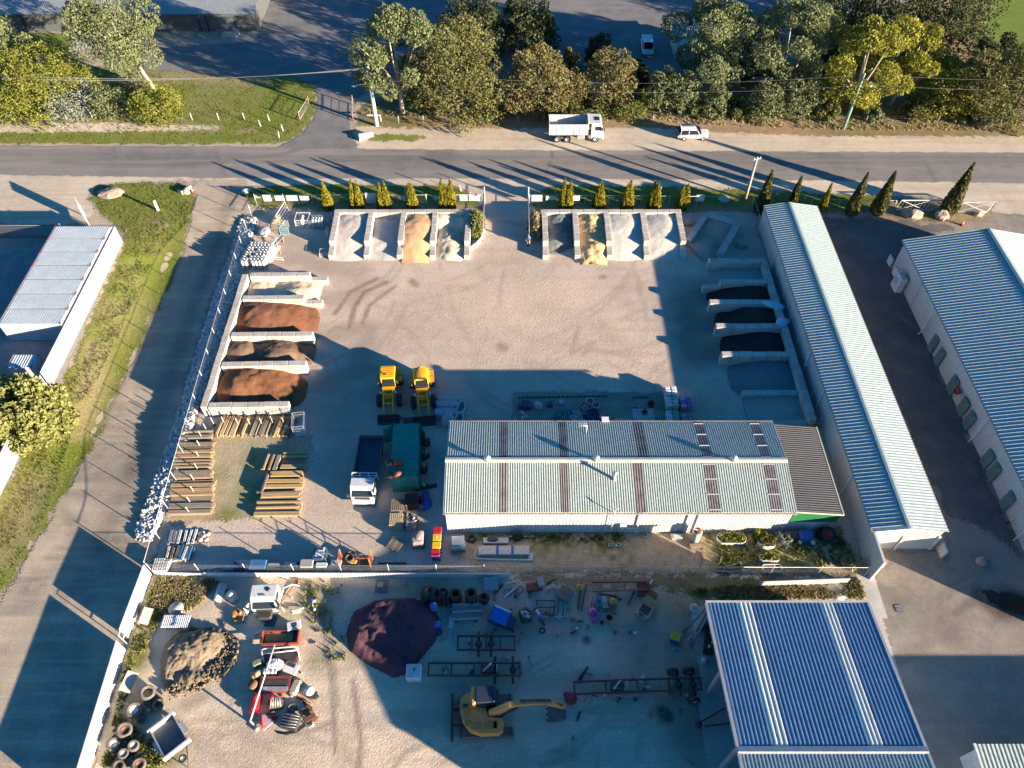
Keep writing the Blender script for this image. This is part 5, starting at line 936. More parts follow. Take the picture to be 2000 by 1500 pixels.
mb=MB();mb.box((L1+.3,0,zt+.2),(.75,2.3,.07));mb.build('headboard',m_cw,tk)
truck_cab(tk,2.0,3.6,1.15,.75,2.95,m_cw);mb=MB();mb.box((2.7,0,2.97),(.7,.8,.06));mb.build('roof_hatch',m_glass,tk)
for x in(-2.6,-1.25,2.65):
    for sy in(1,-1):wheel(tk,(x,sy*1.0,.5),.5,.34 if x>0 else.55)
for sy in(1,-1):mb=MB();mb.rbox((.6,sy*.95,.8),(1.1,.5,.55),.08);mb.build('fuel_tank',m_galv,tk);mb=MB();mb.box((-1.92,sy*1.0,1.12),(2.6,.55,.05));mb.build('mudguard',m_dk,tk)
# flat tray truck in the yard
tt=thing('tray_truck','white cab light truck with empty dark blue tray beside the green container','truck',tuple(G(721,925)),R(-91));L0,L1,hw=-3.3,1.15,1.12
mb=MB();mb.box((-.6,.35,.62),(6.2,.14,.2));mb.box((-.6,-.35,.62),(6.2,.14,.2));mb.box((-3.2,0,.62),(.14,.6,.2));mb.build('chassis',m_dk,tt)
mb=MB();mb.box(((L0+L1)/2,0,.95),(L1-L0,2*hw,.1));mb.build('tray_floor',M('dark_tray_floor',(.045,.06,.085),None,.3,.5),tt)
mt=M('worn_tray_side',(.13,.12,.12),(.28,.19,.13),.7,.6,0,0,1.5)
for a in(1,-1):mb=MB();mb.box(((L0+L1)/2,a*hw,1.22),(L1-L0,.07,.55));mb.build('tray_side',mt,tt)
mb=MB();mb.box((L0,0,1.22),(.07,2*hw,.55));mb.build('tailgate',mt,tt);mb=MB()
mb.box((L1,0,1.95),(.08,2*hw,.08));mb.box((L1,0,1.5),(.05,2*hw,.06));mb.box((L1+.5,0,1.95),(.06,2*hw,.06))
for y in(-1.1,-.4,.4,1.1):mb.box((L1+.25,y,1.95),(.55,.07,.06));mb.box((L1,y,1.45),(.07,.07,1.0))
mb.build('headboard_rack',m_pw,tt);truck_cab(tt,1.75,3.25,1.02,.55,2.15,m_cw,.45)
for x,s in((-2.1,.42),(2.35,.2)):
    for sy in(1,-1):wheel(tt,(x,sy*.82,.4),.4,s)
# wheel loaders
def loader(label,loc,rz,round_roof=False,paint=None):
    p=paint or m_yel;t=thing('wheel_loader',label,'wheel loader',loc,rz,'yellow wheel loaders');mb=MB()
    loft(mb,[(x,[(0,.6),(w,.6),(w,z-.2),(w-.12,z),(0,z+.02)])for x,w,z in((-2.6,.7,1.3),(-2.45,.82,1.75),(-1.0,.85,1.85),(-.6,.6,1.5))]);mb.build('engine_hood',p if round_roof else M('brown_grille',(.30,.17,.05),None,.5,.6),t)
    c=MB();c.side([(-1.3,1.2),(.05,1.2),(.15,1.9),(-.1,2.75),(-1.25,2.75)],-.66,.66);c.build('cab',m_glass,t);r=MB()
    if round_roof:loft(r,[(x,[(0,2.74),(w,2.74),(w,2.86),(w-.18,3.0),(0,3.03)])for x,w in((-1.45,.55),(-1.25,.74),(-.1,.74),(.1,.58))])
    else:
        r.rbox((-.65,0,2.84),(1.6,1.5,.18),.08)
        for k in range(5):r.box((-1.15+k*.24,0,2.95),(.1,1.3,.03))
    r.build('cab_roof',p,t)
    for sx in(-1.25,.08):
        for sy in(1,-1):q=MB();q.cyl((sx,sy*.64,1.2),(sx*.9-.05,sy*.64,2.76),.05,6);q.build('cab_pillar',p,t)
    f=MB();f.rbox((.75,0,1.0),(1.3,.75,.7),.08);f.box((.45,0,1.5),(.5,1.2,.35));f.build('front_frame',p,t)
    for sy in(1,-1):
        a=MB();a.side([(.6,1.55),(.8,1.75),(1.9,1.45),(2.9,.6),(2.8,.4),(1.7,1.15)],sy*.45-.07,sy*.45+.07);a.build('lift_arm',p,t)
        h=MB();h.cyl((.7,sy*.25,1.2),(2.1,sy*.3,1.1),.06,8);h.build('hydraulic_ram',m_dk,t)
        g=MB();g.box((-1.55,sy*1.0,1.28),(1.5,.5,.06));g.build('mudguard',p,t)
        m_=MB();m_.box((.15,sy*.95,2.2),(.08,.18,.28));m_.build('mirror',m_dk,t);l=MB();l.ell((.95,sy*.72,1.65),(.12,.12,.12),8,5);l.build('work_light',m_lamp,t)
    x=MB();x.box((2.0,0,1.25),(.12,.85,.12));x.box((1.2,0,1.62),(.12,.8,.12));x.build('cross_tube',p,t)
    b=MB();bw=1.05;pr=[(3.0,.75),(2.85,.3),(3.0,.05),(3.7,.03),(3.7,.08),(3.05,.12),(2.93,.32),(3.06,.75)];b.side(pr,-bw,bw)
    for sy in(1,-1):b.side([(3.0,.75),(2.85,.3),(3.0,.05),(3.7,.05)],sy*bw-.03,sy*bw+.03)
    b.build('bucket',M('worn_bucket',(.075,.06,.05),(.16,.08,.045),.7,.6,.2,.2,2.),t)
    for sx in(-1.55,1.15):
        for sy in(1,-1):wheel(t,(sx,sy*1.0,.66),.66,.5,p)
    be=MB();be.cyl((-1.3 if round_roof else-.2,0,3.0),(-1.3 if round_roof else-.2,0,3.18),.08,8);be.build('beacon',M('orange_beacon',(.6,.16,.01)),t);return t
loader('yellow wheel loader with ribbed square cab roof, left of the two',tuple(G(763,772)),R(-87));loader('orange-yellow wheel loader with rounded cab roof and raised bucket, right of the two',tuple(G(827,775)),R(-83),True,M('orange_machine_paint',(.82,.36,.015),(.45,.22,.03),.4,.35,0,0,1.2))
# green container with open doors
m_teal=M('teal_container_paint',(.03,.27,.22),(.03,.19,.155),.4,.45,0,0,.8);tc=container('faded teal green container with open doors beside the tray truck',tuple(G(797,908)),5.9,2.45,2.6,R(-87),(m_teal,m_teal),None,.28,'green_container',False)
for sy,a in((1,R(28)),(-1,R(-62))):d_=MB();d_.box((0,-sy*.58,1.35),(.06,1.16,2.3));d_.box((.05,-sy*.3,1.35),(.04,.05,2.2));o=d_.build('door',m_teal,tc,(-2.95,-sy*1.2,0));o.rotation_euler=(0,0,a)
mb=MB();mb.box((-2.75,0,1.3),(.04,2.2,2.3));mb.build('inside_shade',m_black,tc)  # black panel stands in for the shade inside the open container
m_hyd=M('rusty_red_casting',(.28,.085,.06),(.12,.055,.04),.6,.6,.1,.2,2.)
for i,(x,y)in enumerate(((775,908),(774,932))):
    q=G(x,y,2.62);t=thing('auger_drive',('rusty red auger drive lying on the green container, farther of two','rusty red auger drive lying on the green container, nearer of two')[i],'machine part',q,R(5),'auger drives on the container');mb=MB();mb.cyl((-.2,0,.38),(.55,0,.38),.36,12,.32);mb.build('drum',m_hyd,t);mb=MB()
    for k in(-.25,0,.25):mb.cyl((-.2,k,.4),(-1.05,k*.8,.45),.05,6)
    mb.box((-.35,0,.4),(.3,.6,.3));mb.build('hose_block',m_dk,t)
# excavator
ex=thing('excavator','yellow excavator with dozer blade parked in the lower yard','excavator',tuple(G(951,1403)),R(2));ex.scale=(1.12,)*3;m_ex=M('ochre_machine_paint',(.86,.34,.09),(.58,.26,.09),.5,.45,0,0,1.5)
for sy in(1.05,-1.05):
    mb=MB();pr=[(-1.75,.35),(-1.55,.08),(1.55,.08),(1.8,.35),(1.65,.72),(-1.6,.72)];mb.side(pr,sy-.26,sy+.26);tr_=mb.build('track',M('grey_track',(.10,.095,.09),(.17,.15,.13),.6,.8,0,.3,3.),ex)
    for k in range(14):g=MB();g.box((-1.5+k*.235,sy,.735),(.1,.54,.04));
    g.build('grouser',m_dk,tr_)
mb=MB();mb.box((0,0,.6),(1.6,1.7,.4));mb.build('undercarriage',m_dk,ex)
mb=MB();mb.box((-2.3,0,.5),(.14,2.9,.75));mb.box((-1.95,.5,.45),(.7,.14,.2));mb.box((-1.95,-.5,.45),(.7,.14,.2));mb.build('dozer_blade',m_dk,ex)
out=[(-1.75,.2),(-1.7,.9),(-1.35,1.2),(-.9,1.3),(-.75,1.3),(-.75,.3),(.0,.2),(.1,-.35),(1.0,-.5),(1.15,-.75),(1.05,-1.2),(.75,-1.35),(-.4,-1.35),(-1.1,-1.1),(-1.55,-.5)]
mb=MB();mb.prism(out,.85,1.55);mb.prism([(x*.97,y*.97)for x,y in out],1.55,1.62);mb.build('house',m_ex,ex)
mb=MB()
for(x,y,w_,d_)in((-1.25,.0,.5,.6),(-.6,-.9,.5,.5),(.3,-.9,.8,.5),(-1.2,-.7,.4,.4),(.6,-.85,.3,.5)):mb.rbox((x,y,1.66),(w_,d_,.09),.03)
mb.build('cover_panel',M('ochre_cover',(.6,.2,.05),(.35,.14,.05),.5,.5),ex)
mb=MB();mb.box((-1.35,.35,1.67),(.35,.3,.06));mb.build('vent',m_dk,ex)
mb=MB();mb.side([(-.75,.95),(.75,.95),(.85,1.7),(.45,2.6),(-.65,2.6)],.25,1.3);mb.build('cab',m_glass,ex);mb=MB();mb.rbox((-.0,.78,2.66),(1.25,1.08,.12),.05);mb.build('cab_roof',M('dark_blue_cab_roof',(.03,.04,.07),None,.3,.35),ex);mb=MB();mb.rbox((-.78,.78,1.85),(.26,1.1,1.6),.05);mb.build('cab_back',m_ex,ex)
mb=MB();mb.side([(.0,1.4),(.1,1.9),(1.4,3.05),(2.2,3.15),(4.0,2.5),(4.05,2.25),(2.2,2.75),(1.55,2.65),(.6,1.4)],-.16,.16,Matrix.Rotation(R(6),3,'Z'));mb.build('boom',m_ex,ex,(.1,-.15,0))
mb=MB();mb.side([(3.7,2.7),(4.2,2.75),(5.15,1.35),(5.2,1.1),(4.95,1.1),(3.95,2.2)],-.13,.13,Matrix.Rotation(R(3),3,'Z'));mb.build('stick',m_ex,ex,(.1,-.05,0))
for a,b,r_ in(((.9,.1,1.5),(2.1,.2,2.65),.09),((.9,-.35,1.5),(2.1,-.1,2.65),.09),((2.2,.1,3.25),(3.9,.2,2.85),.09),((4.0,.2,2.9),(4.95,.15,1.75),.08)):mb=MB();mb.cyl(a,b,r_,8);mb.build('hydraulic_ram',m_dk,ex)
mb=MB();mb.side([(4.75,1.15),(5.25,1.15),(5.15,.75),(4.75,.35),(4.25,.3),(4.1,.55),(4.3,.6),(4.65,.75)],-.5,.45);mb.build('bucket',M('bucket_steel',(.16,.14,.13),(.09,.07,.06),.6,.55,.3,.2,2.),ex)
for sy in(-.4,0,.35):mb=MB();mb.box((4.08,sy,.42),(.22,.09,.12));mb.build('bucket_tooth',m_dk,ex)
mb=MB();mb.cyl((-.72,.35,1.66),(-.72,.35,1.9),.07,8);mb.build('beacon',MATS['orange_beacon'],ex)
# ------------------------------------------------------------------ goods in the yard
m_tim=[M('fresh_timber',(.47,.31,.15),(.34,.22,.11),.5,.85,0,.1,3.),M('aged_timber',(.34,.25,.15),(.22,.17,.11),.5,.9,0,.1,3.),M('grey_timber',(.26,.22,.17),(.17,.14,.11),.5,.9,0,.1,3.),M('dark_timber',(.16,.12,.085),(.10,.08,.06),.5,.9,0,.1,3.)]
def timber_stack(label,c,rz,L,sec,nx,nz,mats,group,round_=False,jitter=.25,name='timber_stack'):
    t=thing(name,label,'timber stack',c,rz,group);w_,h_=sec
    for k in range(nz):
        for i in range(nx):
            if k==nz-1 and nz>1 and RNG.random()<.35:continue
            mb=MB();l=L*RNG.uniform(.93,1.02);o=RNG.uniform(-jitter,jitter)*.4
            if round_:mb.cyl((o-l/2,0,0),(o+l/2,0,0),w_/2,8,w_/2*.92)
            else:mb.box((o,0,0),(l,w_*.95,h_*.96))
            b=mb.build('timber',m_tim[RNG.choice(mats)],t,((0,(i-(nx-1)/2)*w_*1.03+RNG.uniform(-.01,.01),.1+h_*(k+.5))),RNG.uniform(-.012,.012))
    for sx in(-.32,.32):mb=MB();mb.box((sx*L,0,.05),(.1,nx*w_,.1));mb.build('bearer',m_tim[3],t)
    return t
LS=[(848,357,417,(1,2),5,'brown'),(868,353,421,(3,2,1),5,'dark'),(886,348,418,(1,0),5,'tan'),(905,342,418,(1,1,2),5,'pale brown'),(926,340,417,(2,1),5,'grey-brown'),(950,336,420,(0,1,0),8,'fresh orange'),(972,334,419,(1,2,0),5,'mixed'),(992,332,419,(1,2),6,'weathered')]
for i,(y,xa,xb,ms,nx,cl)in enumerate(LS):
    a,b=G(xa,y+6),G(xb,y+6);timber_stack('%s sleeper stack, %s of the column beside the left fence'%(cl,('topmost','second from the top','third from the top','fourth from the top','fourth from the bottom','third from the bottom','second from the bottom','lowest')[i]),(a+b)/2,R(2),(b-a).length,(.17,.11),nx,4,ms,'sleeper stacks in the left rack')
for i,(x,ms,lab)in enumerate(((437,(0,1),'tan round posts, leftmost bundle under the lowest bay wall'),(458,(0,1),'tan round posts, second bundle from the left under the bay wall'),(481,(0,1),'pale round posts, third bundle under the bay wall'),(500,(2,3),'grey round posts, fourth bundle under the bay wall'),(520,(2,3),'dark round posts, fifth bundle under the bay wall'),(545,(1,0),'brown round posts, sixth bundle under the bay wall'),(567,(2,3),'dark round posts, rightmost bundle beside the steel frame'))):
    g=G(x,836);timber_stack(lab,g,R(84),2.4,(.13,.13),7,3,ms,'round post bundles under the bay wall',True)
mp=M('stake_paint',(.50,.45,.38),(.35,.28,.2),.5,.7)
SK=((396,858),(393,876),(391,897),(388,920),(381,942),(381,965),(374,985),(372,1005),(405,843),(419,831),(440,830),(467,833),(490,833),(513,832),(534,829),(556,830))
stk=None
for i,b in enumerate(SK):
    g=G(*b);lab='thin pale stake standing between the sleeper stacks of the left rack' if i<9 else 'thin pale stake standing between the round post bundles'
    if stk is None:stk=thing('rack_stake',lab,'stake',g,0,'rack stakes');mb=MB();mb.cyl((0,0,0),(0,0,1.35),.05,8);mb.build('stake',mp,stk);mb=MB();mb.box((0,0,.03),(.22,.22,.06));mb.build('foot_plate',m_rust,stk)
    else:dup(stk,g,0,lab)
MS=((520,903,84,1.7,2,3,(0,),'short fresh bundle standing across, left of the middle stacks'),(531,903,84,1.75,2,3,(0,1),'short tan bundle standing across, second of the middle stacks'),(543,904,84,1.7,2,3,(1,2),'short grey-brown bundle standing across, right of the tan bundle'),(578,889,1,2.3,3,3,(1,0),'tan bundle on trestles, topmost at the right of the middle stacks'),(576,912,1,2.5,2,3,(0,1),'narrow pale bundle below the trestle bundle'),(563,926,1,3.0,3,3,(1,0),'pale brown bundle in the middle of the middle stacks'),(557,945,1,3.6,5,3,(0,),'wide fresh orange bundle in the middle of the middle stacks'),(516,946,84,2.0,3,4,(2,3),'dark brown bundle standing across at the left of the wide orange one'),(550,968,2,3.6,4,3,(2,0),'grey topped bundle below the wide orange one'),(545,993,1,4.1,8,3,(1,2,0),'lowest and widest striped bundle of the middle stacks'))
for(x,y,a,L,nx,nz,ms,lab)in MS:timber_stack(lab,G(x,y+4),R(a),L,(.18,.13),nx,nz,ms,'timber bundles in the middle of the side yard',False,.12)
# steel cage frame right of the posts
def cage(name,label,loc,rz,d,mat,kind='cage',rails=3,group=None,floor=True):
    t=thing(name,label,kind,loc,rz,group);x,y,z=d[0]/2,d[1]/2,d[2];mb=MB()
    for zz_ in(.08,z):mb.tube([(-x,-y,zz_),(x,-y,zz_),(x,y,zz_),(-x,y,zz_)],.03,5,closed=True)
    for a,b in((-x,-y),(x,-y),(x,y),(-x,y)):mb.cyl((a,b,0),(a,b,z+.03),.035,5)
    mb.build('frame',mat,t);r=MB()
    for k in range(1,rails+1):
        zz_=z*k/(rails+1)
        for sy in(-y,y):r.cyl((-x,sy,zz_),(x,sy,zz_),.015,4)
        for sx in(-x,x):r.cyl((sx,-y,zz_),(sx,y,zz_),.015,4)
    for k in range(1,7):u=-x+2*x*k/7;r.cyl((u,-y,.1),(u,-y,z),.012,4);r.cyl((u,y,.1),(u,y,z),.012,4)
    r.build('side_bars',mat,t)
    if floor:f=MB();f.box((0,0,.06),(d[0],d[1],.05));f.build('floor',m_galv,t)
    return t
cage('steel_cage','empty tall galvanised cage right of the round post bundles',tuple(G(588,838)),R(8),(1.1,1.7,1.6),m_galv)
# gas bottles ---------------------------------------------------------------
m_bot=M('bottle_white',(.58,.57,.54),(.42,.40,.36),.35,.4);gasb=None
def bottle(loc,lab,grp,s=1.0,H=1.25):
    global gasb
    if gasb is None:
        gasb=thing('gas_bottle',lab,'gas bottle',loc,0,grp);mb=MB();mb.lathe([(.16,0),(.185,.05),(.185,H-.2),(.15,H-.07),(.06,H-.02)],(0,0,0),14);mb.build('cylinder',m_bot,gasb);c=MB();c.cyl((0,0,H-.05),(0,0,H+.03),.05,8);c.build('valve',m_dk,gasb);k=MB();k.lathe([(.13,H-.1),(.135,H+.06),(.12,H+.06),(.115,H-.1)],(0,0,0),14,cap=False);k.build('collar',m_galv,gasb);return gasb
    o=dup(gasb,loc,RNG.uniform(0,3),lab,s);o['group']=grp;return o
p0=G(500,524);cnt=0
for r_ in range(9):
    for c in range(7):
        if RNG.random()<.05:continue
        bottle(p0+Vector(((c-3)*.40+(r_%2)*.08+.055*r_-.1,r_*.40-.1,.02)),'tall white gas bottle in the dense block of bottles by the upper left fence corner','gas bottles in the corner block')
for(x,y,n_,lab)in((594,440,3,'white gas bottle inside the left cage near the upper left bays'),(623,442,8,'white gas bottle inside the right cage near the upper left bays')):
    g=G(x,y)
    for i in range(n_):bottle(g+Vector(((i%4-1.5)*.36 if n_>3 else 0,(i//4-.5)*.42 if n_>3 else(i-1)*.4,.1)),lab,'gas bottles in the cages',.9)
m_tcage=M('teal_cage_paint',(.20,.36,.36),(.3,.3,.28),.5,.5)
cage('bottle_cage','pale steel bottle cage with red top rail, near the upper left bays',tuple(G(594,438)),0,(1.6,1.5,1.2),m_pw,'cage',2,'gas bottle cages');cage('bottle_cage','teal steel bottle cage full of white bottles, near the upper left bays',tuple(G(623,441)),0,(1.6,1.3,1.1),m_tcage,'cage',2,'gas bottle cages')
cage('bottle_cage','small green-white cage beside the leaning ladder in the fence corner',tuple(G(557,452)),R(10),(1.0,1.3,1.1),m_tcage,'cage',2,'gas bottle cages');cage('bottle_cage','low open timber crate at the foot of the left bay wall',tuple(G(634,497)),R(2),(1.0,.9,.5),mp,'crate',1,None)
for i,(x,y)in enumerate(((645,431),(650,428),(652,435),(641,463),(643,457))):
    bottle(G(x,y),'white gas bottle leaning against the outside of the left bay wall','gas bottles along the bay wall',.85)
t=thing('leaning_gate','pale steel gate frame leaning in the upper left fence corner','gate',tuple(G(558,430)),R(78));mb=MB();mb.tube([(-1.4,0,.1),(-1.4,.3,1.7),(1.4,.3,1.7),(1.4,0,.1)],.04,6,closed=True);mb.build('frame',m_pw,t);mb=MB();[mb.cyl((-1.4,.08*k,.1+.4*k),(1.4,.08*k,.1+.4*k),.02,5)for k in(1,2,3)];mb.build('rail',m_post,t)
t=thing('folded_tarpaulin','grey bundled tarpaulin next to the gas bottle block','tarpaulin',tuple(G(518,458)));mb=MB();mb.ell((0,0,.45),(.75,.85,.5),12,8);mb.ell((.3,-.3,.6),(.4,.4,.35),10,6);o=mb.build('bundle',M('grey_tarp',(.36,.36,.37),(.25,.25,.25),.6,.6,0,.8,2.),t)
t=thing('boat_mould','tan curved shell lying in the fence corner grass','shell',tuple(G(540,432)),R(70));mb=MB();mb.ell((0,0,.35),(1.0,.5,.4),14,8);mb.build('shell',M('tan_shell',(.42,.31,.21),(.3,.23,.17),.4,.6),t);mb=MB();mb.box((.1,-.25,.55),(1.2,.2,.08));mb.build('board',m_galv,t)
for i,(x,y,r_,L,lab)in enumerate(((528,490,60,3.2,'long pale board leaning beside the gas bottle block'),(538,505,68,2.6,'white plank standing at the right side of the gas bottle block'),(545,478,50,1.8,'silver ladder section beside the gas bottle block'))):
    t=thing('leaning_board',lab,'board',tuple(G(x,y)),R(r_),'boards beside the gas bottles');mb=MB();mb.box((0,0,.55),(L,.35,.06),tilt=('Y',R(-18)));mb.build('board',(m_cream,m_pw,m_galv)[i],t);mb=MB();mb.box((L*.35,0,.35),(.08,.3,.7));mb.build('prop',m_tim[1],t)
t=thing('hand_rail','short white pipe hand rail on top of the topmost left bay','rail',tuple(G(540,528)));mb=MB();mb.tube([(-1.1,.2,0),(-1.1,.2,2.1),(1.2,-.1,2.0),(1.2,-.1,1.5)],.03,6);mb.build('rail',m_pw,t);mb=MB();mb.cyl((-1.1,.2,1.8),(1.2,-.1,1.7),.025,6);mb.build('mid_rail',m_pw,t)
# pallets -------------------------------------------------------------------
def pallet(name,label,loc,rz,n=1,d=1.15,mat=None,group=None,cat='pallet'):
    t=thing(name,label,cat,loc,rz,group);mat=mat or m_tim[2]
    for k in range(n):
        z=k*.15
        for j in(-1,0,1):b=MB();b.box((0,j*(d/2-.05),z+.05),(d,.1,.09));b.build('runner',mat,t)
        s=MB()
        for i in range(7):s.box((-d/2+.08+i*(d-.16)/6,0,z+.115),(.1,d,.022))
        s.build('deck_slats',mat,t)
    return t
m_predp,m_ppale=M('red_brown_pallet',(.19,.07,.06),(.12,.05,.045),.5,.9),M('pale_pallet',(.50,.40,.27),(.38,.3,.2),.4,.9)
pallet('pallet_stack','tall stack of grey-blue pallets at the near end of the green container',tuple(G(779,995)),R(3),6,1.2,m_tim[2],'pallet stacks near the container','pallet stack');pallet('pallet_stack','tall stack of dark red pallets against the green container end',tuple(G(806,985)),R(8),7,1.2,m_predp,'pallet stacks near the container','pallet stack');pallet('pallet_stack','stack of pale fresh pallets closest to the yard centre, left of the crate of scrap',tuple(G(776,1023)),R(1),6,1.2,m_ppale,'pallet stacks near the container','pallet stack')
t=cage('scrap_crate','dark mesh crate heaped with silver scrap beside the pale pallet stack',tuple(G(803,1022)),R(2),(1.05,1.55,.8),m_dk,'crate',2)
for k in range(14):mb=MB();mb.box((RNG.uniform(-.4,.4),RNG.uniform(-.65,.65),RNG.uniform(.4,.9)),(RNG.uniform(.2,.5),RNG.uniform(.1,.3),.05),RNG.uniform(0,3),1,('X',RNG.uniform(-.5,.5)));mb.build('scrap_piece',(m_galv,m_pw,m_rust)[k%3],t)
pallet('pallet','single weathered pallet turned askew on the open ground',tuple(G(773,1065)),R(62),2,1.15,m_tim[2])
t=pallet('covered_pallet','pallet under a crumpled pinkish cover left of the coloured bins',tuple(G(818,1060)),R(2),2,1.1,m_tim[3]);mb=MB();mb.rbox((0,0,.75),(1.0,1.25,.9),.12);mb.ell((.1,.1,1.2),(.42,.5,.18),10,6);mb.build('cover',M('pink_grey_cover',(.33,.24,.24),(.26,.2,.2),.6,.7,0,1.0,2.),t)
m_blue=M('bright_blue_plastic',(.015,.07,.34),(.02,.05,.2),.4,.45);m_tarpb=M('blue_tarpaulin',(.02,.10,.42),(.02,.07,.25),.5,.5,0,.8,2.)
t=thing('blue_tarpaulin','crumpled blue tarpaulin with red and orange bags beside the dark red pallets','tarpaulin',tuple(G(832,985)),.3);mb=MB()
for(x,y,z,a,b,c)in((0,0,.2,.6,.7,.28),(.1,.8,.25,.4,.4,.3),(-.35,-.4,.15,.4,.3,.2)):mb.ell((x,y,z),(a,b,c),9,6)
mb.build('sheet',m_tarpb,t)
for(x,y,z,m_)in((-.3,.45,.55,'red_paint'),(-.55,-.25,.4,'orange_beacon')):mb=MB();mb.ell((x,y,z),(.28,.24,.16),9,6);mb.build('bag',MATS[m_],t)
# wheelie style bins ---------------------------------------------------------
m_yl,m_rl=M('yellow_lid',(.66,.42,.01),None,.2,.4),M('red_lid',(.45,.02,.04),None,.2,.4)
def bin_(label,loc,rz,lid,group='blue bins with coloured lids',white=False):
    t=thing('wheelie_bin',label,'bin',loc,rz,group);mb=MB();mb.box((0,0,.5),(.54,.6,.9),0,1.12);mb.build('body',m_blue,t);l=MB();l.rbox((0,0,1.0),(.64,.74,.1),.04);o=l.build('lid',lid,t)
    if white:w_=MB();w_.box((0,0,1.055),(.24,.18,.012));w_.build('sticker',m_pw,o)
    for sx in(-.24,.24):w_=MB();w_.cyl((sx-.03,-.33,.1),(sx+.03,-.33,.1),.1,10);w_.build('wheel',m_black,t)
    h=MB();h.cyl((-.22,-.42,.95),(.22,-.42,.95),.02,6);h.build('handle',m_blue,t);return t
for(x,y,l,wh,lab)in((856,1046,m_rl,False,'blue bin with red lid nearest to the warehouse corner'),(855,1060,m_yl,True,'blue bin with yellow lid carrying a white sticker'),(854,1075,m_yl,False,'blue bin with plain yellow lid between yellow and red lids'),(852,1090,m_rl,False,'blue bin with red lid farthest from the warehouse corner')):bin_(lab,G(x,y),R(90),l,white=wh)
bin_('blue bin with yellow lid standing alone near the blue roofed workshop',G(1316,1252),R(70),m_yl,None)
# bag pallets ---------------------------------------------------------------
def bag_pallet(label,loc,rz,ca,cb,layers=5):
    t=pallet('bag_pallet',label,loc,rz,1,1.2,m_tim[2],'pallets of bagged goods','bag pallet');ms=[M('bag_%d%d%d'%tuple(int(c*99)for c in col),col,tuple(c*.7 for c in col),.5,.5,0,.3,4.)for col in(ca,cb)]
    for k in range(layers):
        for i in range(6):
            x,y=(-.3+.6*(i%2),-.4+.4*(i//2));b=MB();b.rbox((0,0,0),(.57,.39,.19),.07);o=b.build('bag',ms[(k+i)%2 if RNG.random()<.8 else 0],t,(x+RNG.uniform(-.02,.02),y,.23+k*.185),RNG.uniform(-.05,.05))
    return t
bag_pallet('tall pallet of clean white bags, farthest from the warehouse',G(1307,775),R(2),(.62,.62,.60),(.58,.60,.60),5);bag_pallet('pallet of white and pale green bags, between the white and the green pallets',G(1310,796),R(2),(.55,.58,.53),(.25,.42,.28));bag_pallet('pallet of purple and white bags with red ends, standing apart on the right',G(1337,795),R(1),(.36,.12,.38),(.55,.40,.42),4)
bag_pallet('pallet of green and blue-white bags at the warehouse edge',G(1311,821),R(1),(.10,.40,.26),(.45,.55,.58),4);bag_pallet('pallet of mixed dark bags nearest to the warehouse, on the right',G(1341,828),R(0),(.30,.24,.22),(.20,.28,.30),4)
# pots ---------------------------------------------------------------------
m_terra,m_tealg,m_cobalt,m_palep,m_blk=M('terracotta',(.38,.14,.11),(.45,.3,.26),.4,.8),M('teal_glaze',(.03,.24,.22),None,.3,.3),M('cobalt_glaze',(.02,.035,.16),None,.3,.3),M('pale_pot',(.46,.45,.44),(.34,.32,.3),.4,.7),M('potting_soil',(.03,.025,.02),None,.2,.9)
def pot(label,loc,r,h,mat,group,rim=None):
    t=thing('plant_pot',label,'pot',loc,RNG.uniform(0,3),group);mb=MB();mb.lathe([(r*.62,0),(r*.9,h*.6),(r,h),(r*.84,h),(r*.74,h*.7),(r*.5,h*.68)],(0,0,0),16);mb.build('body',mat,t);k=MB();k.lathe([(r*.82,h+.004),(r*1.03,h-.03),(r*1.03,h+.03),(r*.84,h+.03),(r*.82,h+.004)],(0,0,0),16,cap=False);k.build('rim',rim or mat,t);return t
GP='plant pots displayed behind the warehouse'
for(x,y,r,lab)in((1152,790,.42,'largest terracotta pot with pale rim, farthest back'),(1163,797,.42,'large terracotta pot with pale rim at the right of its cluster'),(1139,791,.18,'smallest terracotta pot, top left of its cluster'),(1136,796,.22,'small terracotta pot, leftmost of its cluster'),(1144,796,.22,'small dark terracotta pot in the middle of its cluster'),(1142,801,.28,'mid sized terracotta pot at the near side of its cluster'),(1151,799,.26,'mid sized terracotta pot between the small and large ones')):pot(lab,G(x,y),r,r*1.3,m_terra,GP,m_palep)
for(x,y,r)in((1086,815,.34),(1106,810,.32),(1107,820,.34),(1092,822,.36),(1100,805,.2),(1102,812,.2),(1095,816,.18),(1111,804,.18)):pot('dark pot with teal glazed rim in the left glazed cluster',G(x,y),r,r*1.4,m_tealg,'teal glazed pots',m_tealg)
for(x,y,r)in((1118,820,.3),(1122,808,.22),(1125,814,.2),(1129,811,.22),(1126,821,.22),(1131,817,.2),(1124,826,.24),(1136,826,.28),(1130,823,.2)):pot('pale grey-blue pot in the middle glazed cluster',G(x,y),r,r*1.4,m_palep,'pale pots')
for(x,y,r)in((1142,819,.3),(1150,816,.26),(1156,808,.26),(1163,808,.26),(1158,817,.28),(1166,815,.26),(1163,824,.3),(1152,824,.26),(1170,822,.24),(1157,812,.22)):pot('deep cobalt blue pot in the right glazed cluster',G(x,y),r,r*1.4,m_cobalt,'cobalt pots')
pot('single cream pot at the right end of the cobalt cluster',G(1175,819),.26,.4,m_palep,GP)
for(x,y)in((1018,807),(1022,811),(1028,816),(1021,819),(1007,822),(1019,826)):
    t=thing('stone_ball','pale stone ball on the dark gravel left of the pots','stone ball',tuple(G(x,y)),0,'stone balls');mb=MB();mb.ell((0,0,.2),(.2,.2,.2),12,8);mb.build('ball',m_palep,t);mb=MB();mb.cyl((0,0,0),(0,0,.05),.14,10);mb.build('base',m_palep,t)
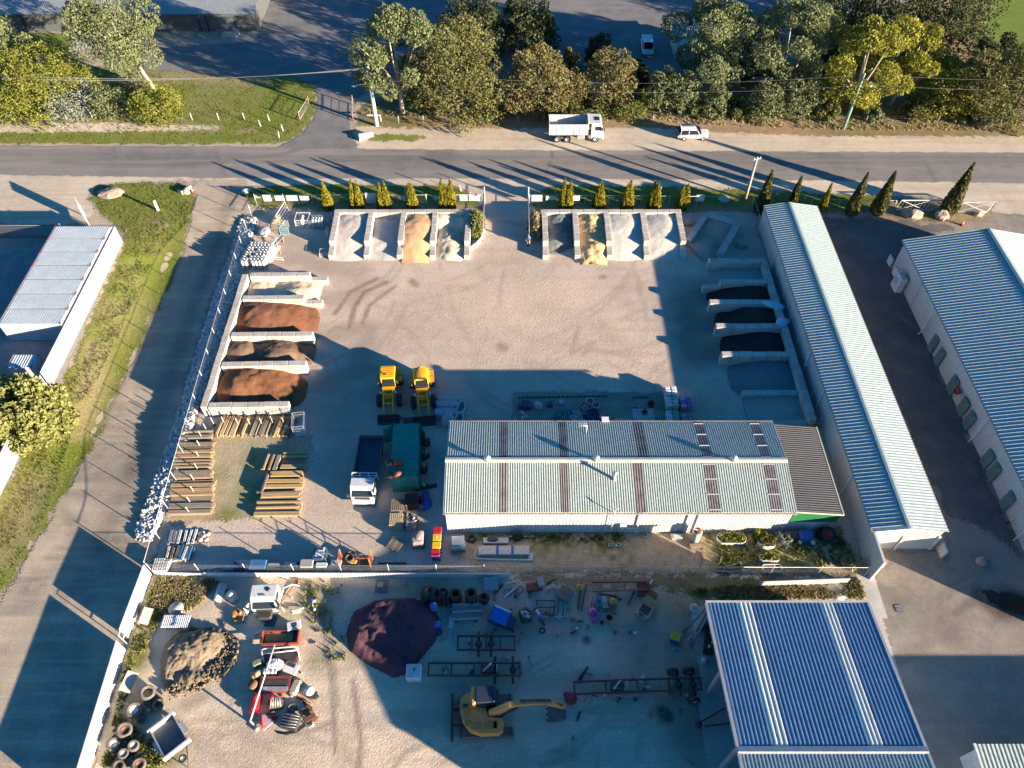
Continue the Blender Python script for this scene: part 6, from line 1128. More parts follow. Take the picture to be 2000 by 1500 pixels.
for(x,y,w_,d_,h_,m_,lab)in((1025,794,1.2,.95,.7,M('dark_blue_cover',(.03,.07,.12),None,.4,.6),'dark blue covered bin on the dark gravel, left of the cream boulder'),(1074,792,.5,.5,.5,M('slate',(.06,.09,.12),None,.4,.7),'small dark slate block between the cream boulder and pale ornament'),(1097,790,.5,.45,.6,M('pale_blue_stone',(.36,.42,.46),None,.3,.7),'small pale blue ornament stone right of the slate block')):
    t=thing('display_block',lab,'ornament',tuple(G(x,y)));mb=MB();mb.rbox((0,0,h_/2),(w_,d_,h_),min(w_,d_)*.2);mb.build('block',m_,t);mb=MB();mb.box((0,0,.03),(w_*1.1,d_*1.1,.06));mb.build('base',m_tim[3],t)
def boulder(label,loc,d,mat=None,seed=1,group=None):
    mb=MB();n,m=12,8;prof=[];vs=[]
    for j in range(m+1):
        for i in range(n):
            a,b=2*math.pi*i/n,-math.pi/2+math.pi*j/m;v=Vector((math.cos(a)*math.cos(b),math.sin(a)*math.cos(b),math.sin(b)));k=1+.35*mnoise.noise(v*1.3+Vector((seed*3.1,0,0)));vs.append((v.x*k*d[0]/2,v.y*k*d[1]/2,(v.z*k+.6)*d[2]/2))
    fs=[(j*n+i,j*n+(i+1)%n,(j+1)*n+(i+1)%n,(j+1)*n+i)for j in range(m)for i in range(n)];mb.add(vs,fs,False);o=mb.build('boulder',mat or M('pink_boulder',(.40,.30,.24),(.28,.22,.18),.5,.95,0,.6,2.),None,loc);return tag(o,label,'boulder',group)
boulder('cream boulder between the dark blue bin and the slate block',tuple(G(1051,794)),(.95,.8,.7),m_palep,3)
for(x,y,d,lab,s)in((1783,424,(2.1,1.5,1.2),'wide pink boulder under the left steel frame',5),(1768,418,(1.1,1.,.9),'small pink boulder touching the left end of the wide boulder',6),(1836,426,(1.7,1.5,1.3),'round pink boulder at the foot of the tallest cypress',8),(1910,421,(1.3,.8,.6),'flat pale boulder under the right steel frame',9),(503,385,(1.0,.7,.5),'pale flat boulder outside the upper left fence corner',11),(1448,482,(1.4,1.0,.8),'grey boulder in the shade between tilted bay and long shed',13),(1345,438,(1.5,.9,.7),'dark brown boulder behind the right end of the upper right bays',14),(218,380,(3.2,2.2,.8),'large pale rock slab at the top corner of the left lawn',15),(1915,1098,(1.0,.9,.7),'pale boulder on the gravel lane near the puddle',17),(365,378,(1.0,.7,.8),'pale rock at the right corner of the left lawn',18)):boulder(lab,tuple(G(x,y)),d,None,s)
t=thing('edging_row','line of small black and yellow edging blocks, left long row','edging',tuple(G(1095,776)))
def edging(label,a,b,n):
    a,b=G(*a),G(*b);t=thing('safety_edging',label,'edging',a,0,'black and yellow edging rows');d=b-a
    m_=MB();m_.box(d*.5+Vector((0,0,.05)),(d.length,.14,.1),math.atan2(d.y,d.x));m_.build('black_strip',m_black,t);y_=MB()
    for i in range(n):y_.box(d*((i+.5)/n)+Vector((0,0,.105)),(.12,.145,.02))
    y_.build('yellow_blocks',M('amber',(.55,.30,.03),None,.3,.5),t)
bpy.data.objects.remove(t);edging('long row of black and yellow edging blocks beside the pot display',(1012,777),(1186,774),20);edging('short row of black and yellow edging blocks at the fire pit',(1235,777),(1266,776),4)
t=thing('paved_square','square of pale pavers with a dark fire bowl at the warehouse edge','paving display',tuple(G(1257,815)));mb=MB();mb.box((0,0,.04),(2.1,2.0,.08));mb.build('pavers',m_conc,t);mb=MB();mb.lathe([(.12,.08),(.3,.3),(.32,.34),(.24,.34),(.1,.2)],(.1,.4,0),14);mb.cyl((.1,.4,.3),(.1,.45,1.1),.06,8);mb.build('fire_bowl',m_dk,t)
t=thing('round_fire_pit','round rust brown fire pit beside the paved square','fire pit',tuple(G(1271,792)));mb=MB();mb.lathe([(.3,0),(.38,.4),(.33,.4),(.25,.05)],(0,0,0),16);mb.build('bowl',m_rust,t);mb=MB();mb.cyl((0,0,.05),(0,0,.1),.25,14);mb.build('ash_bed',m_blk,t)
for(x,y)in((1244,790),(1238,796),(1246,797)):pot('small cream urn beside the paved square',G(x,y),.13,.35,m_palep,'cream urns')
t=thing('stepping_tiles','row of grey tiles lying by the warehouse wall','paving display',tuple(G(1217,822)));
for k in range(3):mb=MB();mb.box((-.55+k*.55,0,.03),(.5,.5,.05));mb.build('tile',m_conc,t)
# concrete troughs and tanks -------------------------------------------------
m_tank=M('blue_grey_concrete',(.33,.38,.40),(.25,.28,.29),.4,.8);TG='concrete tanks beside the loaders'
def capsule(label,loc,rz,L,W_,H):
    t=thing('concrete_tank',label,'tank',loc,rz,TG);out=[];
    for k in range(9):a=-math.pi/2+math.pi*k/8;out.append((L/2-W_/2+math.cos(a)*W_/2,math.sin(a)*W_/2))
    for k in range(9):a=math.pi/2+math.pi*k/8;out.append((-L/2+W_/2+math.cos(a)*W_/2,math.sin(a)*W_/2))
    mb=MB();o2=[(x*.96,y*.86)for x,y in out];mb.prism(out,0,H*.8);mb.add([(x,y,H*.8)for x,y in out]+[(x*.93,y*.75,H)for x,y in out],[tuple(range(18,36))]+[(i,(i+1)%18,18+(i+1)%18,18+i)for i in range(18)]);mb.build('shell',m_tank,t);r=MB();r.prism([(x*1.03,y*1.04)for x,y in out],.0,.1);r.build('lip',m_tank,t);return t
capsule('long upturned concrete trough, farthest of the blue-grey tanks',G(875,783),0,2.3,.8,.6);capsule('long upturned concrete trough, second of the blue-grey tanks',G(873,795),0,2.35,.95,.7);capsule('long upturned concrete trough, third of the blue-grey tanks',G(872,811),0,2.4,1.0,.75)
t=thing('concrete_tank','pear shaped concrete tank lid nearest to the warehouse corner','tank',tuple(G(876,826)),0,TG);mb=MB();mb.lathe([(.66,0),(.7,.3),(.62,.75),(.25,.95),(.1,1.0)],(0,0,0),18);mb.ell((0,.4,.6),(.4,.5,.4),10,6);mb.build('shell',m_tank,t);mb=MB();mb.cyl((0,.1,.95),(0,.1,1.08),.16,10);mb.build('cap',m_tank,t)
for(x,y,lab)in((901,803,'open oval concrete trough standing right of the upturned troughs'),(897,825,'open oval concrete trough touching the warehouse roof edge')):
    t=thing('concrete_trough',lab,'trough',tuple(G(x,y)),R(80),'open concrete troughs');out=[(math.cos(a)*(.75 if abs(math.cos(a))>.3 else.7),math.sin(a)*.36)for a in[2*math.pi*k/20 for k in range(20)]];mb=MB();n=20;vs=[(x_,y_,0)for x_,y_ in out]+[(x_*1.1,y_*1.1,.7)for x_,y_ in out]+[(x_*.98,y_*.96,.7)for x_,y_ in out]+[(x_*.85,y_*.8,.1)for x_,y_ in out]
    mb.add(vs,[tuple(range(19,-1,-1)),tuple(range(60,80))]+[(k*n+i,k*n+(i+1)%n,(k+1)*n+(i+1)%n,(k+1)*n+i)for k in range(3)for i in range(n)],True);mb.build('shell',m_tank,t);r=MB();r.tube([(x_*1.06,y_*1.06,.7)for x_,y_ in out],.035,5,closed=True);r.build('rim',m_pw,t)
t=thing('pipe_bundle','pale pipe lying between the loaders and the green container','pipe',tuple(G(800,816)),R(8));mb=MB();mb.cyl((-.9,0,.15),(.9,0,.15),.12,10);mb.build('pipe',m_galv,t);mb=MB();mb.box((.2,-.4,.08),(1.6,.5,.12));mb.build('rusty_plate',m_rust,t)
# machine clutter between container and warehouse
for(x,y,k,lab)in((833,868,0,'dark engine block in the shaded gap beside the container'),(832,893,1,'dark gearbox lying in the shaded gap beside the container'),(829,920,2,'dark steel drum in the shaded gap beside the container'),(831,955,3,'long dark steel channel in the shaded gap near the warehouse')):
    t=thing('machine_part',lab,'machine part',tuple(G(x,y)),k*.6,'dark machine parts beside the container');mb=MB();mb.rbox((0,0,.3),(.7,.5,.6)if k<3 else(.3,2.2,.3),.08);mb.build('housing',m_dk,t);mb=MB();mb.cyl((0,0,.5),(.3,.2,.75),.14,10);mb.build('shaft',(m_rust,m_galv,MATS['amber'],m_galv)[k],t)
struct(sheet('side_path',[(845,855),(868,850),(866,1035),(846,1090),(836,1085),(845,980)],m_conc,.03,.5,0))
# ------------------------------------------------------------------ lower edge of the upper yard
m_bluep=M('blue_pallet_goods',(.05,.16,.34),(.04,.10,.2),.5,.5)
def channel_stack(label,loc,rz,mat,n=6,L=1.3,group='stacks of steel and plastic sections'):
    t=thing('section_stack',label,'stack',loc,rz,group)
    for i in range(n):mb=MB();l=L*RNG.uniform(.85,1.1);mb.side([(-.08,0),(.08,0),(.08,.12),(.05,.12),(.05,.03),(-.05,.03),(-.05,.12),(-.08,.12)],-l/2,l/2);mb.build('section',mat if RNG.random()<.7 else m_pw,t,(-.5+i*.2,RNG.uniform(-.1,.1),.28+.1*(i%2)),RNG.uniform(-.06,.06))
    for sy in(-.4,.4):mb=MB();mb.box((0,sy,.13),(1.3,.1,.25));mb.build('bearer',m_tim[2],t)
    return t
channel_stack('stack of silver channels nearest to the lowest sleeper stack',G(343,1052),R(4),m_galv,6);channel_stack('stack of blue and silver channels right of the silver stack',G(372,1052),R(2),m_bluep,6);channel_stack('stack of brown slats at the fence corner, left of the blue stack',G(338,1085),R(3),m_tim[2],6);channel_stack('stack of bright blue channels behind the grey hollow blocks',G(362,1084),R(-5),m_bluep,7,1.5)
t=pallet('stone_pallet','pallet of flat round pale stepping stones beside the channel stacks',G(399,1050),R(-4),1,1.15,m_tim[1])
for(x,y,r,z)in((-.28,.28,.3,.2),(.25,.25,.27,.2),(-.2,-.25,.28,.2),(.3,-.22,.25,.21),(.0,.05,.22,.27)):mb=MB();mb.cyl((x,y,z-.05),(x,y,z+.03),r,14);mb.build('stepping_stone',M('cream_stone',(.52,.46,.40),(.4,.35,.3),.4,.8),t)
t=pallet('block_pallet','pallet of grey hollow concrete blocks in the fence corner',G(320,1110),R(2),1,1.2,m_tim[2]);m_hole_shade=M('block_hole_shade',(.03,.03,.03))  # near-black colour paints the shade inside block holes
for i in range(3):
    for j in range(4):
        for k in range(3):
            if k==2 and i==2 and j>2:continue
            mb=MB();x,y,z=-.4+i*.4,-.42+j*.28,.14+k*.22
            for dx in(-.18,0,.18):mb.box((x+dx,y,z+.1),(.04,.26,.2))
            for dy in(-.115,.115):mb.box((x,y+dy,z+.1),(.39,.035,.2))
            mb.build('hollow_block',m_pw if k==2 else m_palep,t)
t=thing('hollow_block','single grey hollow block lying right of the block pallet','concrete block',tuple(G(341,1095)),.2);mb=MB()
for dx in(-.18,0,.18):mb.box((dx,0,.1),(.04,.2,.2))
for dy in(-.09,.09):mb.box((0,dy,.1),(.39,.035,.2))
mb.build('shell',m_palep,t);mb=MB();mb.box((0,0,.02),(.36,.16,.03));mb.build('base',m_palep,t)
def goods(label,x,y,w_,d_,h_,mat,rz=0,base=True,name='covered_goods',top=None):
    t=thing(name,label,'goods pallet',tuple(G(x,y)),R(rz),'goods along the yard fence');mb=MB();mb.rbox((0,0,.14+h_/2),(w_,d_,h_),.06);mb.build('load',mat,t);mb=MB()
    for i in(-1,0,1):mb.box((0,i*d_*.42,.06),(w_,.1,.1))
    mb.box((0,0,.125),(w_,d_,.03));mb.build('pallet_base',m_tim[2],t)
    if top:mb=MB();mb.box((0,0,.15+h_),(w_*.6,d_*.5,.03));mb.box((w_*.3,0,.155+h_),(.16,d_*1.0,.03));mb.build('wrap',top,t)
m_navy=M('navy_wrap',(.03,.07,.13),(.05,.09,.15),.5,.45);m_gr=M('grey_goods',(.36,.36,.35),(.25,.25,.24),.5,.7)
goods('pale grey goods under the fence, leftmost of the row',450,1110,1.0,.7,.5,m_gr);goods('dark blue wrapped goods second in the row at the fence',478,1108,1.5,.85,.55,m_navy);goods('blue topped goods third in the row at the fence',508,1108,1.3,.9,.5,m_bluep);goods('pale flat boards on the fence row, right of the blue goods',537,1110,1.1,.55,.35,M('buff_boards',(.42,.37,.31)));goods('navy crate in the fence row left of the grey-green bale',572,1108,1.3,.5,.5,m_navy);goods('grey-green bale in the fence row',602,1107,1.1,.75,.6,m_gr);goods('small white topped box in the fence row',630,1109,.95,.45,.5,m_pw);goods('slatted blue-grey goods in the fence row beside the orange rack',658,1106,.9,.75,.35,m_tank)
goods('tall dark crate with torn white wrap, standing apart from the fence row',628,1090,1.15,1.1,.8,m_navy,0,True,'wrapped_crate',m_pw)
# orange rack with wheel
m_or=M('orange_rack_paint',(.50,.15,.04),(.28,.10,.05),.5,.55,0,0,2.);t=thing('pallet_rack','orange pallet racking frame with two tall ladder ends','rack',tuple(G(698,1103)),R(-1));
for sx in(-1.3,1.3):
    mb=MB();mb.cyl((sx,-.45,0),(sx,-.45,2.0),.05,6);mb.cyl((sx,.45,0),(sx,.45,2.0),.05,6)
    for k in range(5):mb.cyl((sx,-.45,.2+k*.42),(sx,.45,.4+k*.4),.022,5)
    mb.build('ladder_end',m_or,t)
for sy in(-.45,.45):mb=MB();mb.box((0,sy,.3),(2.6,.06,.1));mb.build('beam',m_or,t)
t=pallet('loaded_pallet','pallet with a tyre and yellow gearbox inside the orange rack',G(686,1098),R(-4),1,1.1,m_tim[1]);mb=MB();mb.tyre((-.1,.15,.45),.42,.28);mb.build('tyre',M('dusty_rubber',(.10,.09,.075),(.16,.13,.10),.5,.9),t);mb=MB();mb.rbox((.25,-.1,.3),(.6,.4,.3),.06);mb.build('gearbox',MATS['amber'],t)
t=thing('spare_tyre','large ribbed tyre leaning at the back of the orange rack','tyre',tuple(G(685,1088)));mb=MB();mb.tyre((0,0,.15),.55,.28);mb.build('tyre',MATS['dusty_rubber'],t);mb=MB();mb.lathe([(.3,-.05),(.33,.1),(.2,.1)],(0,0,.15),14);mb.build('rim',m_rust,t)
pallet('pallet','grey pallet standing in the shade under the orange rack beam',G(715,1100),0,1,1.0,m_tim[3])
for(x,y,w_,lab)in((746,1109,2.4,'pair of dark steel beams lying at the foot of the fence'),):t=thing('steel_beam',lab,'beam',tuple(G(x+20,y-4)),0);[(lambda mb:(mb.box((0,k*.18,.08),(w_,.1,.14)),mb.build('beam',m_dk if k else m_galv,t)))(MB())for k in(0,1)]
# behind the warehouse
t=pallet('wrapped_pallet','pallet of grey sheets under torn white plastic at the warehouse corner',G(895,1066),R(4),1,1.25,m_tim[1])
for k in range(4):mb=MB();mb.box((0,0,.2+k*.12),(1.2-k*.03,1.1,.1));mb.build('sheet_layer',m_gr,t)
mb=MB();mb.rbox((.02,.15,.68),(1.15,.9,.12),.05);mb.ell((.4,-.2,.6),(.3,.5,.18),9,6);mb.build('plastic_wrap',M('white_plastic',(.60,.60,.60),(.5,.5,.5),.4,.3,0,1.,3.),t)
t=pallet('board_bundle','long bundle of pale boards with two blue straps behind the warehouse',G(984,1078),R(0),1,.01,m_tim[1])
for o in kids(t):bpy.data.objects.remove(o)
for k in range(4):
    for j in range(2):mb=MB();mb.box((0,-.3+k*.2,.2+j*.13),(4.4,.19,.12));mb.build('board',m_cream,t)
for x in(-1.9,-.2,1.9):mb=MB();mb.box((x,0,.06),(.1,.85,.12));mb.build('bearer',m_tim[1],t)
for x in(-.55,.75):mb=MB();mb.box((x,0,.395),(.24,.8,.02));mb.build('strap',m_tarpb,t)
t=thing('plastic_sheeting','crumpled clear plastic sheeting around the board bundle','plastic sheet',tuple(G(984,1085)));mb=MB();mb.tube([(-2.4,.4,.05),(-2.5,-.3,.05),(-1.5,-.4,.08),(1.4,-.45,.05),(2.4,-.5,.1),(2.45,.2,.1)],.09,5);mb.build('sheeting',MATS['white_plastic'],t);mb=MB();mb.ell((2.3,-.2,.1),(.25,.4,.1),8,5);mb.build('crumple',MATS['white_plastic'],t)
t=pallet('board_bundle','short pile of cream boards with black plastic on top',G(962,1058),R(0),1,1.0,m_tim[1],None,'board pile');mb=MB();mb.box((.3,0,.22),(2.2,.5,.16));mb.build('boards',m_cream,t);mb=MB();mb.ell((0,.05,.36),(.55,.22,.1),9,5);mb.build('black_plastic',m_dk,t)
def tyre_thing(label,loc,R_,w,M_=None,rim=None,mat=None,group=None,z=None,name='tyre'):
    t=thing(name,label,'tyre',loc,0,group);mb=MB();mb.tyre((0,0,z if z is not None else w/2),R_,w,M_,.55);mb.build('tread',mat or m_black,t)
    r=MB();r.lathe([(R_*.56,-w*.3),(R_*.52,-w*.36),(R_*.2,-w*.1),(R_*.2,w*.1),(R_*.52,w*.36),(R_*.56,w*.3)]if rim else[(R_*.56,-w*.3),(R_*.545,0),(R_*.56,w*.3)],(0,0,z if z is not None else w/2),14,M_,cap=bool(rim));r.build('rim' if rim else 'bead',rim or m_black,t);return t
RX=Matrix.Rotation(R(72),3,'X')
tyre_thing('wheel with rusty rim leaning on the white warehouse wall',G(1011,1052),.48,.3,Matrix.Rotation(R(68),3,'X'),m_rust,None,None,.45);t=thing('timber_rail','grey rail lying at the wheel on the warehouse wall','rail',tuple(G(1012,1049)));mb=MB();mb.box((0,0,.08),(3.0,.12,.12));mb.build('rail',m_gr,t);mb=MB();mb.box((1.2,0,.03),(.2,.3,.06));mb.build('foot',m_gr,t)
tyre_thing('bare tyre lying in the grass between the wrapped pallet and the boards',G(921,1053),.36,.22)
tyre_thing('huge tractor tyre with red hub at the lean-to, on top of another',G(1612,1052),.62,.45,Matrix.Rotation(R(35),3,'X'),MATS['red_paint'],None,None,.85);tyre_thing('huge dark tyre under the red hub tyre at the lean-to',G(1606,1046),.62,.45,Matrix.Rotation(R(8),3,'X'),None,None,None,.3)
t=thing('covered_barbecue','bright blue covered cart at the green lean-to wall','covered cart',tuple(G(1569,1052)),.1);mb=MB();mb.rbox((0,0,.6),(1.2,.9,.8),.15);mb.build('cover',m_tarpb,t);mb=MB();mb.ell((.6,-.5,.2),(.25,.3,.18),8,5);mb.ell((-.5,-.4,.25),(.2,.2,.16),8,5);mb.build('bags',m_pw,t)
t=thing('water_heater','tall rust topped white water cylinder at the warehouse wall','water cylinder',tuple(G(1356,1056)));mb=MB();mb.lathe([(.38,0),(.38,1.7),(.3,1.82)],(0,0,0),18);mb.build('cylinder',m_cream,t);mb=MB();mb.lathe([(.34,1.78),(.3,1.9),(.1,1.95)],(0,0,0),16);mb.build('top',m_rust,t);mb=MB();mb.tube([(0,0,1.9),(-.5,.1,2.0),(-.7,.3,1.7)],.04,6);mb.build('pipe',m_pipe,t)
t=thing('trolley','low wooden trolley in front of the white water cylinder','trolley',tuple(G(1358,1068)));mb=MB();mb.box((0,0,.22),(1.1,.35,.1));mb.build('deck',m_tim[1],t)
for x in(-.45,.5):mb=MB();mb.cyl((x,-.2,.12),(x,.2,.12),.12,10);mb.build('wheel',m_black,t)
for(x,y,lab,d,m_)in((1322,1049,'flat pale bath tub lying at the warehouse wall',(1.2,.5,.3),m_gr),(1261,1048,'small beige block at the edge of the sunlit wall',(.4,.3,.3),m_cream),(1192,1066,'pair of grey hollow blocks on the bare soil',(.4,.3,.3),m_palep),(1208,1066,'white hollow block beside the grey pair on the soil',(.4,.25,.25),m_pw)):
    t=thing('yard_block' if d[0]<1 else 'bath_tub',lab,'block' if d[0]<1 else 'tub',tuple(G(x,y)),.1);mb=MB();mb.rbox((0,0,d[2]/2),d,.06);mb.build('body',m_,t);mb=MB();mb.box((0,0,d[2]+.005),(d[0]*.6,d[1]*.5,.012));mb.build('hollow',m_hole_shade if d[0]<1 else m_pw,t)  # dark plates on solid blocks paint the shade of their holes
# vegetable beds
def veg_bed(label,x,y,L,W_,H,kind,n,full=True):
    t=thing('garden_bed',label,'garden bed',tuple(G(x,y)),0,'oval white garden beds');out=[(math.copysign(max(0,L/2-W_/2),math.cos(a))+math.cos(a)*W_/2,math.sin(a)*W_/2)for a in[2*math.pi*(k+.5)/24 for k in range(24)]];mb=MB();nn=24
    vs=[(p[0],p[1],0)for p in out]+[(p[0],p[1],H)for p in out]+[(p[0]*.95,p[1]*.93,H)for p in out]+[(p[0]*.95,p[1]*.93,H*.6)for p in out];mb.add(vs,[(k*nn+i,k*nn+(i+1)%nn,(k+1)*nn+(i+1)%nn,(k+1)*nn+i)for k in range(3)for i in range(nn)]);mb.build('wall',m_pw,t);s=MB();s.prism([(p[0]*.95,p[1]*.93)for p in out],H*.5,H*.7);s.build('soil',h_soil,t)
    if n:a=NPR.uniform(0,6.3,n);r=np.sqrt(NPR.random(n))*.5;P=np.c_[np.cos(a)*r*L*.9,np.sin(a)*r*W_*.9,H*.7+NPR.random(n)**2*.5];leaf_mesh('vegetables',P,.2,lm(kind),parent=t)
veg_bed('long white garden bed of leafy greens closest to the water cylinder',1427,1055,2.6,1.0,.45,'bright',420);veg_bed('white garden bed overflowing with broad leaves',1496,1062,1.6,1.1,.55,'weed',700);veg_bed('small white garden bed of seedlings below the overflowing one',1501,1093,1.7,.6,.4,'bright',160);veg_bed('empty white garden bed rim at the fence',1506,1112,1.7,.6,.4,'bright',0)
g=G(1527,1058);small_bush(g,1.1,1.6,'silver','silvery green bush in the vegetable garden',600,'silver_bush',None,.18);g=G(1482,1050);small_bush(g,.9,1.3,'bright','bright green leafy bush behind the overflowing garden bed',500,'leafy_bush',None,.22)
g=G(1660,1105);tuft_plant('dry_bush','dry straw coloured bush at the right corner of the yard fence',g,1.3,(1.3,1.0),'straw',520,'bush')
for(x,y,a,L,lab)in((1405,1098,55,1.2,'pale timber offcut lying diagonal, left of the timber pile'),(1420,1107,12,1.6,'pale timber offcut at the left end of the timber pile'),(1440,1110,3,1.9,'long pale timber in the middle of the timber pile'),(1455,1114,8,1.8,'pale timber at the near side of the timber pile'),(1412,1117,-5,1.5,'pale timber closest to the fence in the timber pile'),(1447,1105,95,.8,'short timber across the timber pile'),(1370,1095,70,1.4,'grey hose reel handle standing near the garden'),(1604,1095,84,1.2,'pale plank pair lying near the long shed wall'),(1617,1090,96,1.5,'blue-grey plank lying near the long shed wall')):
    t=thing('timber_offcut',lab,'timber',tuple(G(x,y)),R(a),'loose timbers behind the warehouse');mb=MB();mb.box((0,0,.1),(L,.12,.1));mb.build('timber',m_tim[RNG.choice((1,2))]if 'blue' not in lab else m_tank,t);mb=MB();mb.box((L*.3,.02,.025),(.1,.3,.05));mb.build('support',m_tim[3],t)
# bunch of blue plastic sheets on the right bays
for(x,y,rz,lab,s)in((1510,596,-20,'light blue plastic sheet draped over the corner of the right bays, upper',(1.3,.5,.3)),(1527,630,40,'light blue plastic sheet bunched on the right bay wall, lower',(.75,.6,.4))):
    t=thing('plastic_sheet',lab,'plastic sheet',tuple(G(x,y,1.5)),R(rz),'light blue plastic sheets');m_lb=M('light_blue_plastic',(.3,.58,.75),(.2,.45,.6),.5,.35,0,1.,3.);mb=MB();mb.ell((0,0,.05),s,10,6);mb.ell((.5,-.2,.0),(s[0]*.5,.35,.25),9,5);mb.build('sheet',m_lb,t);mb=MB();mb.ell((-.5,.15,.12),(.35,.22,.15),8,5);mb.build('fold',m_lb,t)
# steel gate frames at the right
m_al=M('pale_alloy',(.62,.62,.60),(.5,.48,.45),.3,.4,.2)
for i,(xa,xb,y,lab)in enumerate(((1747,1865,412,'long pale steel gate frame lying on the verge behind the boulders'),(1866,1925,416,'short pale steel gate frame with close bars right of the tallest cypress'))):
    a,b=G(xa,y),G(xb,y);t=thing('steel_gate',lab,'gate frame',a,0,'steel gate frames on the verge');d=b-a;H=1.55;mb=MB();mb.tube([(0,0,.1),(.35,.1,H),d+Vector((.6,.1,H)),d+Vector((0,0,.1))],.07,6,closed=True);mb.build('outer_frame',m_al,t);k_=max(1,round(d.length/3.2))
    for k in range(k_):
        p,q=d*(k/k_),d*((k+1)/k_);mb=MB();mb.cyl(p+Vector((.0,0,.1)),q+Vector((.35,.1,H)),.035,5);mb.build('brace',m_al,t);mb=MB();mb.cyl(q+Vector((.0,0,.1)),p+Vector((.35,.1,H)),.035,5);mb.build('brace',m_al,t);mb=MB();mb.cyl(q+Vector((0,0,.1)),q+Vector((.35,.1,H)),.05,6);mb.build('upright',m_al,t)
    nb=int(d.length/(.45 if i==0 else.2));mb=MB();[mb.cyl(d*(k/nb)+Vector((0,.03,.1)),d*(k/nb)+Vector((.35,.13,H)),.012 if i==0 else.02,4)for k in range(1,nb)];mb.build('bars',m_post,t)
def cone(label,x,y,s=1.0,group='traffic cones'):
    t=thing('traffic_cone',label,'traffic cone',tuple(G(x,y)),0,group);mb=MB();mb.lathe([(.17*s,.05),(.05*s,.7*s)],(0,0,0),14);mb.build('cone',M('cone_orange',(.62,.12,.02),None,.2,.5),t);mb=MB();mb.lathe([(.125*s,.3*s),(.128*s,.3*s),(.095*s,.47*s),(.092*s,.47*s)],(0,0,0),14,cap=False);mb.build('reflective_band',m_pw,t);mb=MB();mb.box((0,0,.025),(.42*s,.42*s,.05));mb.build('base',m_black,t)
cone('orange traffic cone standing on the lane near the steel frames',1878,440);cone('orange traffic cone on the corner of the left lawn by the driveway',377,376,.9)
for(x,y,lab)in((1030,448,'red and white barrier post at the right gate leaf'),(946,446,'small red and white post at the left gate leaf')):
    t=thing('barrier_post',lab,'barrier post',tuple(G(x,y)),0,'red and white gate posts');mb=MB();mb.cyl((0,0,0),(0,0,1.1),.13,10);mb.build('post',MATS['red_paint'],t)
    for z in(.35,.75):mb=MB();mb.cyl((0,0,z),(0,0,z+.18),.134,10);mb.build('white_band',m_pw,t)
t=thing('marker_board','white marker board standing in the left lawn','marker board',tuple(G(309,411)),R(70));mb=MB();mb.box((0,0,.75),(.35,.08,1.5));mb.build('board',m_pw,t);mb=MB();mb.box((0,0,.03),(.45,.3,.06));mb.build('foot',m_conc,t)
t=thing('manhole_cover','round concrete cover in the shaded verge near the wooden pole','cover',tuple(G(1414,389)));mb=MB();mb.cyl((0,0,0),(0,0,.12),.75,20);mb.build('slab',m_conc,t);mb=MB();mb.cyl((0,0,.12),(0,0,.15),.3,16);mb.build('lid',m_galv,t)
t=thing('manhole_cover','round sunken cover in the dry grass above the blue roofed workshop','cover',tuple(G(1635,1155)));mb=MB();mb.cyl((0,0,0),(0,0,.1),.85,20);mb.build('slab',m_conc,t);mb=MB();mb.cyl((0,0,.1),(0,0,.14),.4,16);mb.build('lid',m_gr,t)
t=thing('drain_grate','small pale steel drain grate in the gravel lane','drain grate',tuple(G(1754,1188)),.1);mb=MB();mb.box((0,0,.02),(.55,.6,.04));mb.build('frame',m_dk,t);mb=MB();[mb.box((0,-.22+k*.11,.05),(.5,.06,.02))for k in range(5)];mb.build('bars',m_galv,t)
t=thing('culvert','white concrete culvert headwall at the side road corner','culvert',tuple(G(716,268)),.25);mb=MB();mb.box((0,0,.3),(2.0,.3,.7));mb.build('headwall',m_pw,t);mb=MB();mb.box((-.9,-.4,.2),(.3,.9,.5));mb.build('wing',m_pw,t)
t=thing('culvert','pale concrete culvert headwall at the corner of the left lawn','culvert',tuple(G(365,374)),1.0);mb=MB();mb.box((0,0,.25),(1.6,.25,.5));mb.build('headwall',m_conc,t);mb=MB();mb.box((-.7,.3,.2),(.25,.7,.4));mb.build('wing',m_conc,t)
t=thing('water_trough','white moulded shell and plates heaped on the verge outside the fence corner','debris',tuple(G(481,377)));mb=MB();mb.ell((0,0,.3),(.5,.35,.35),10,6);mb.build('shell',m_pw,t);mb=MB();mb.tube([(.2,-.3,.1),(.5,-.6,.5),(.3,-.9,.1)],.05,6);mb.build('hoop',m_pw,t)
struct(sheet('gate_planter_soil',[(918,420),(940,405),(948,430),(944,470),(920,490),(914,470)],MATS['bank_soil'],.034,.3,.2));
t=thing('curved_kerb','low curved block kerb around the bamboo at the gateway','kerb',(0,0,0));mb=MB();pts=GL([(946,428),(946,450),(940,470),(930,482),(918,490)]);[mb.box((a+b)/2+Vector((0,0,.25)),((b-a).length*.97,.25,.5),math.atan2((b-a).y,(b-a).x))for a,b in zip(pts,pts[1:])];mb.build('kerb_blocks',m_block,t);mb=MB();mb.tube([p+Vector((0,0,.53))for p in pts],.1,6);mb.build('coping',m_conc,t)
# ------------------------------------------------------------------ lower junk yard
def prim(par,name,mat,kind,*a):mb=MB();getattr(mb,kind)(*a);return mb.build(name,mat,par)
def T(name,label,cat,x,y,rz=0,group=None):return thing(name,label,cat,tuple(G(x,y)),R(rz),group)
m_dtyre=MATS['dusty_rubber'];m_gtyre=M('grey_dusty_tyre',(.115,.105,.092),(.17,.15,.125),.5,.9)
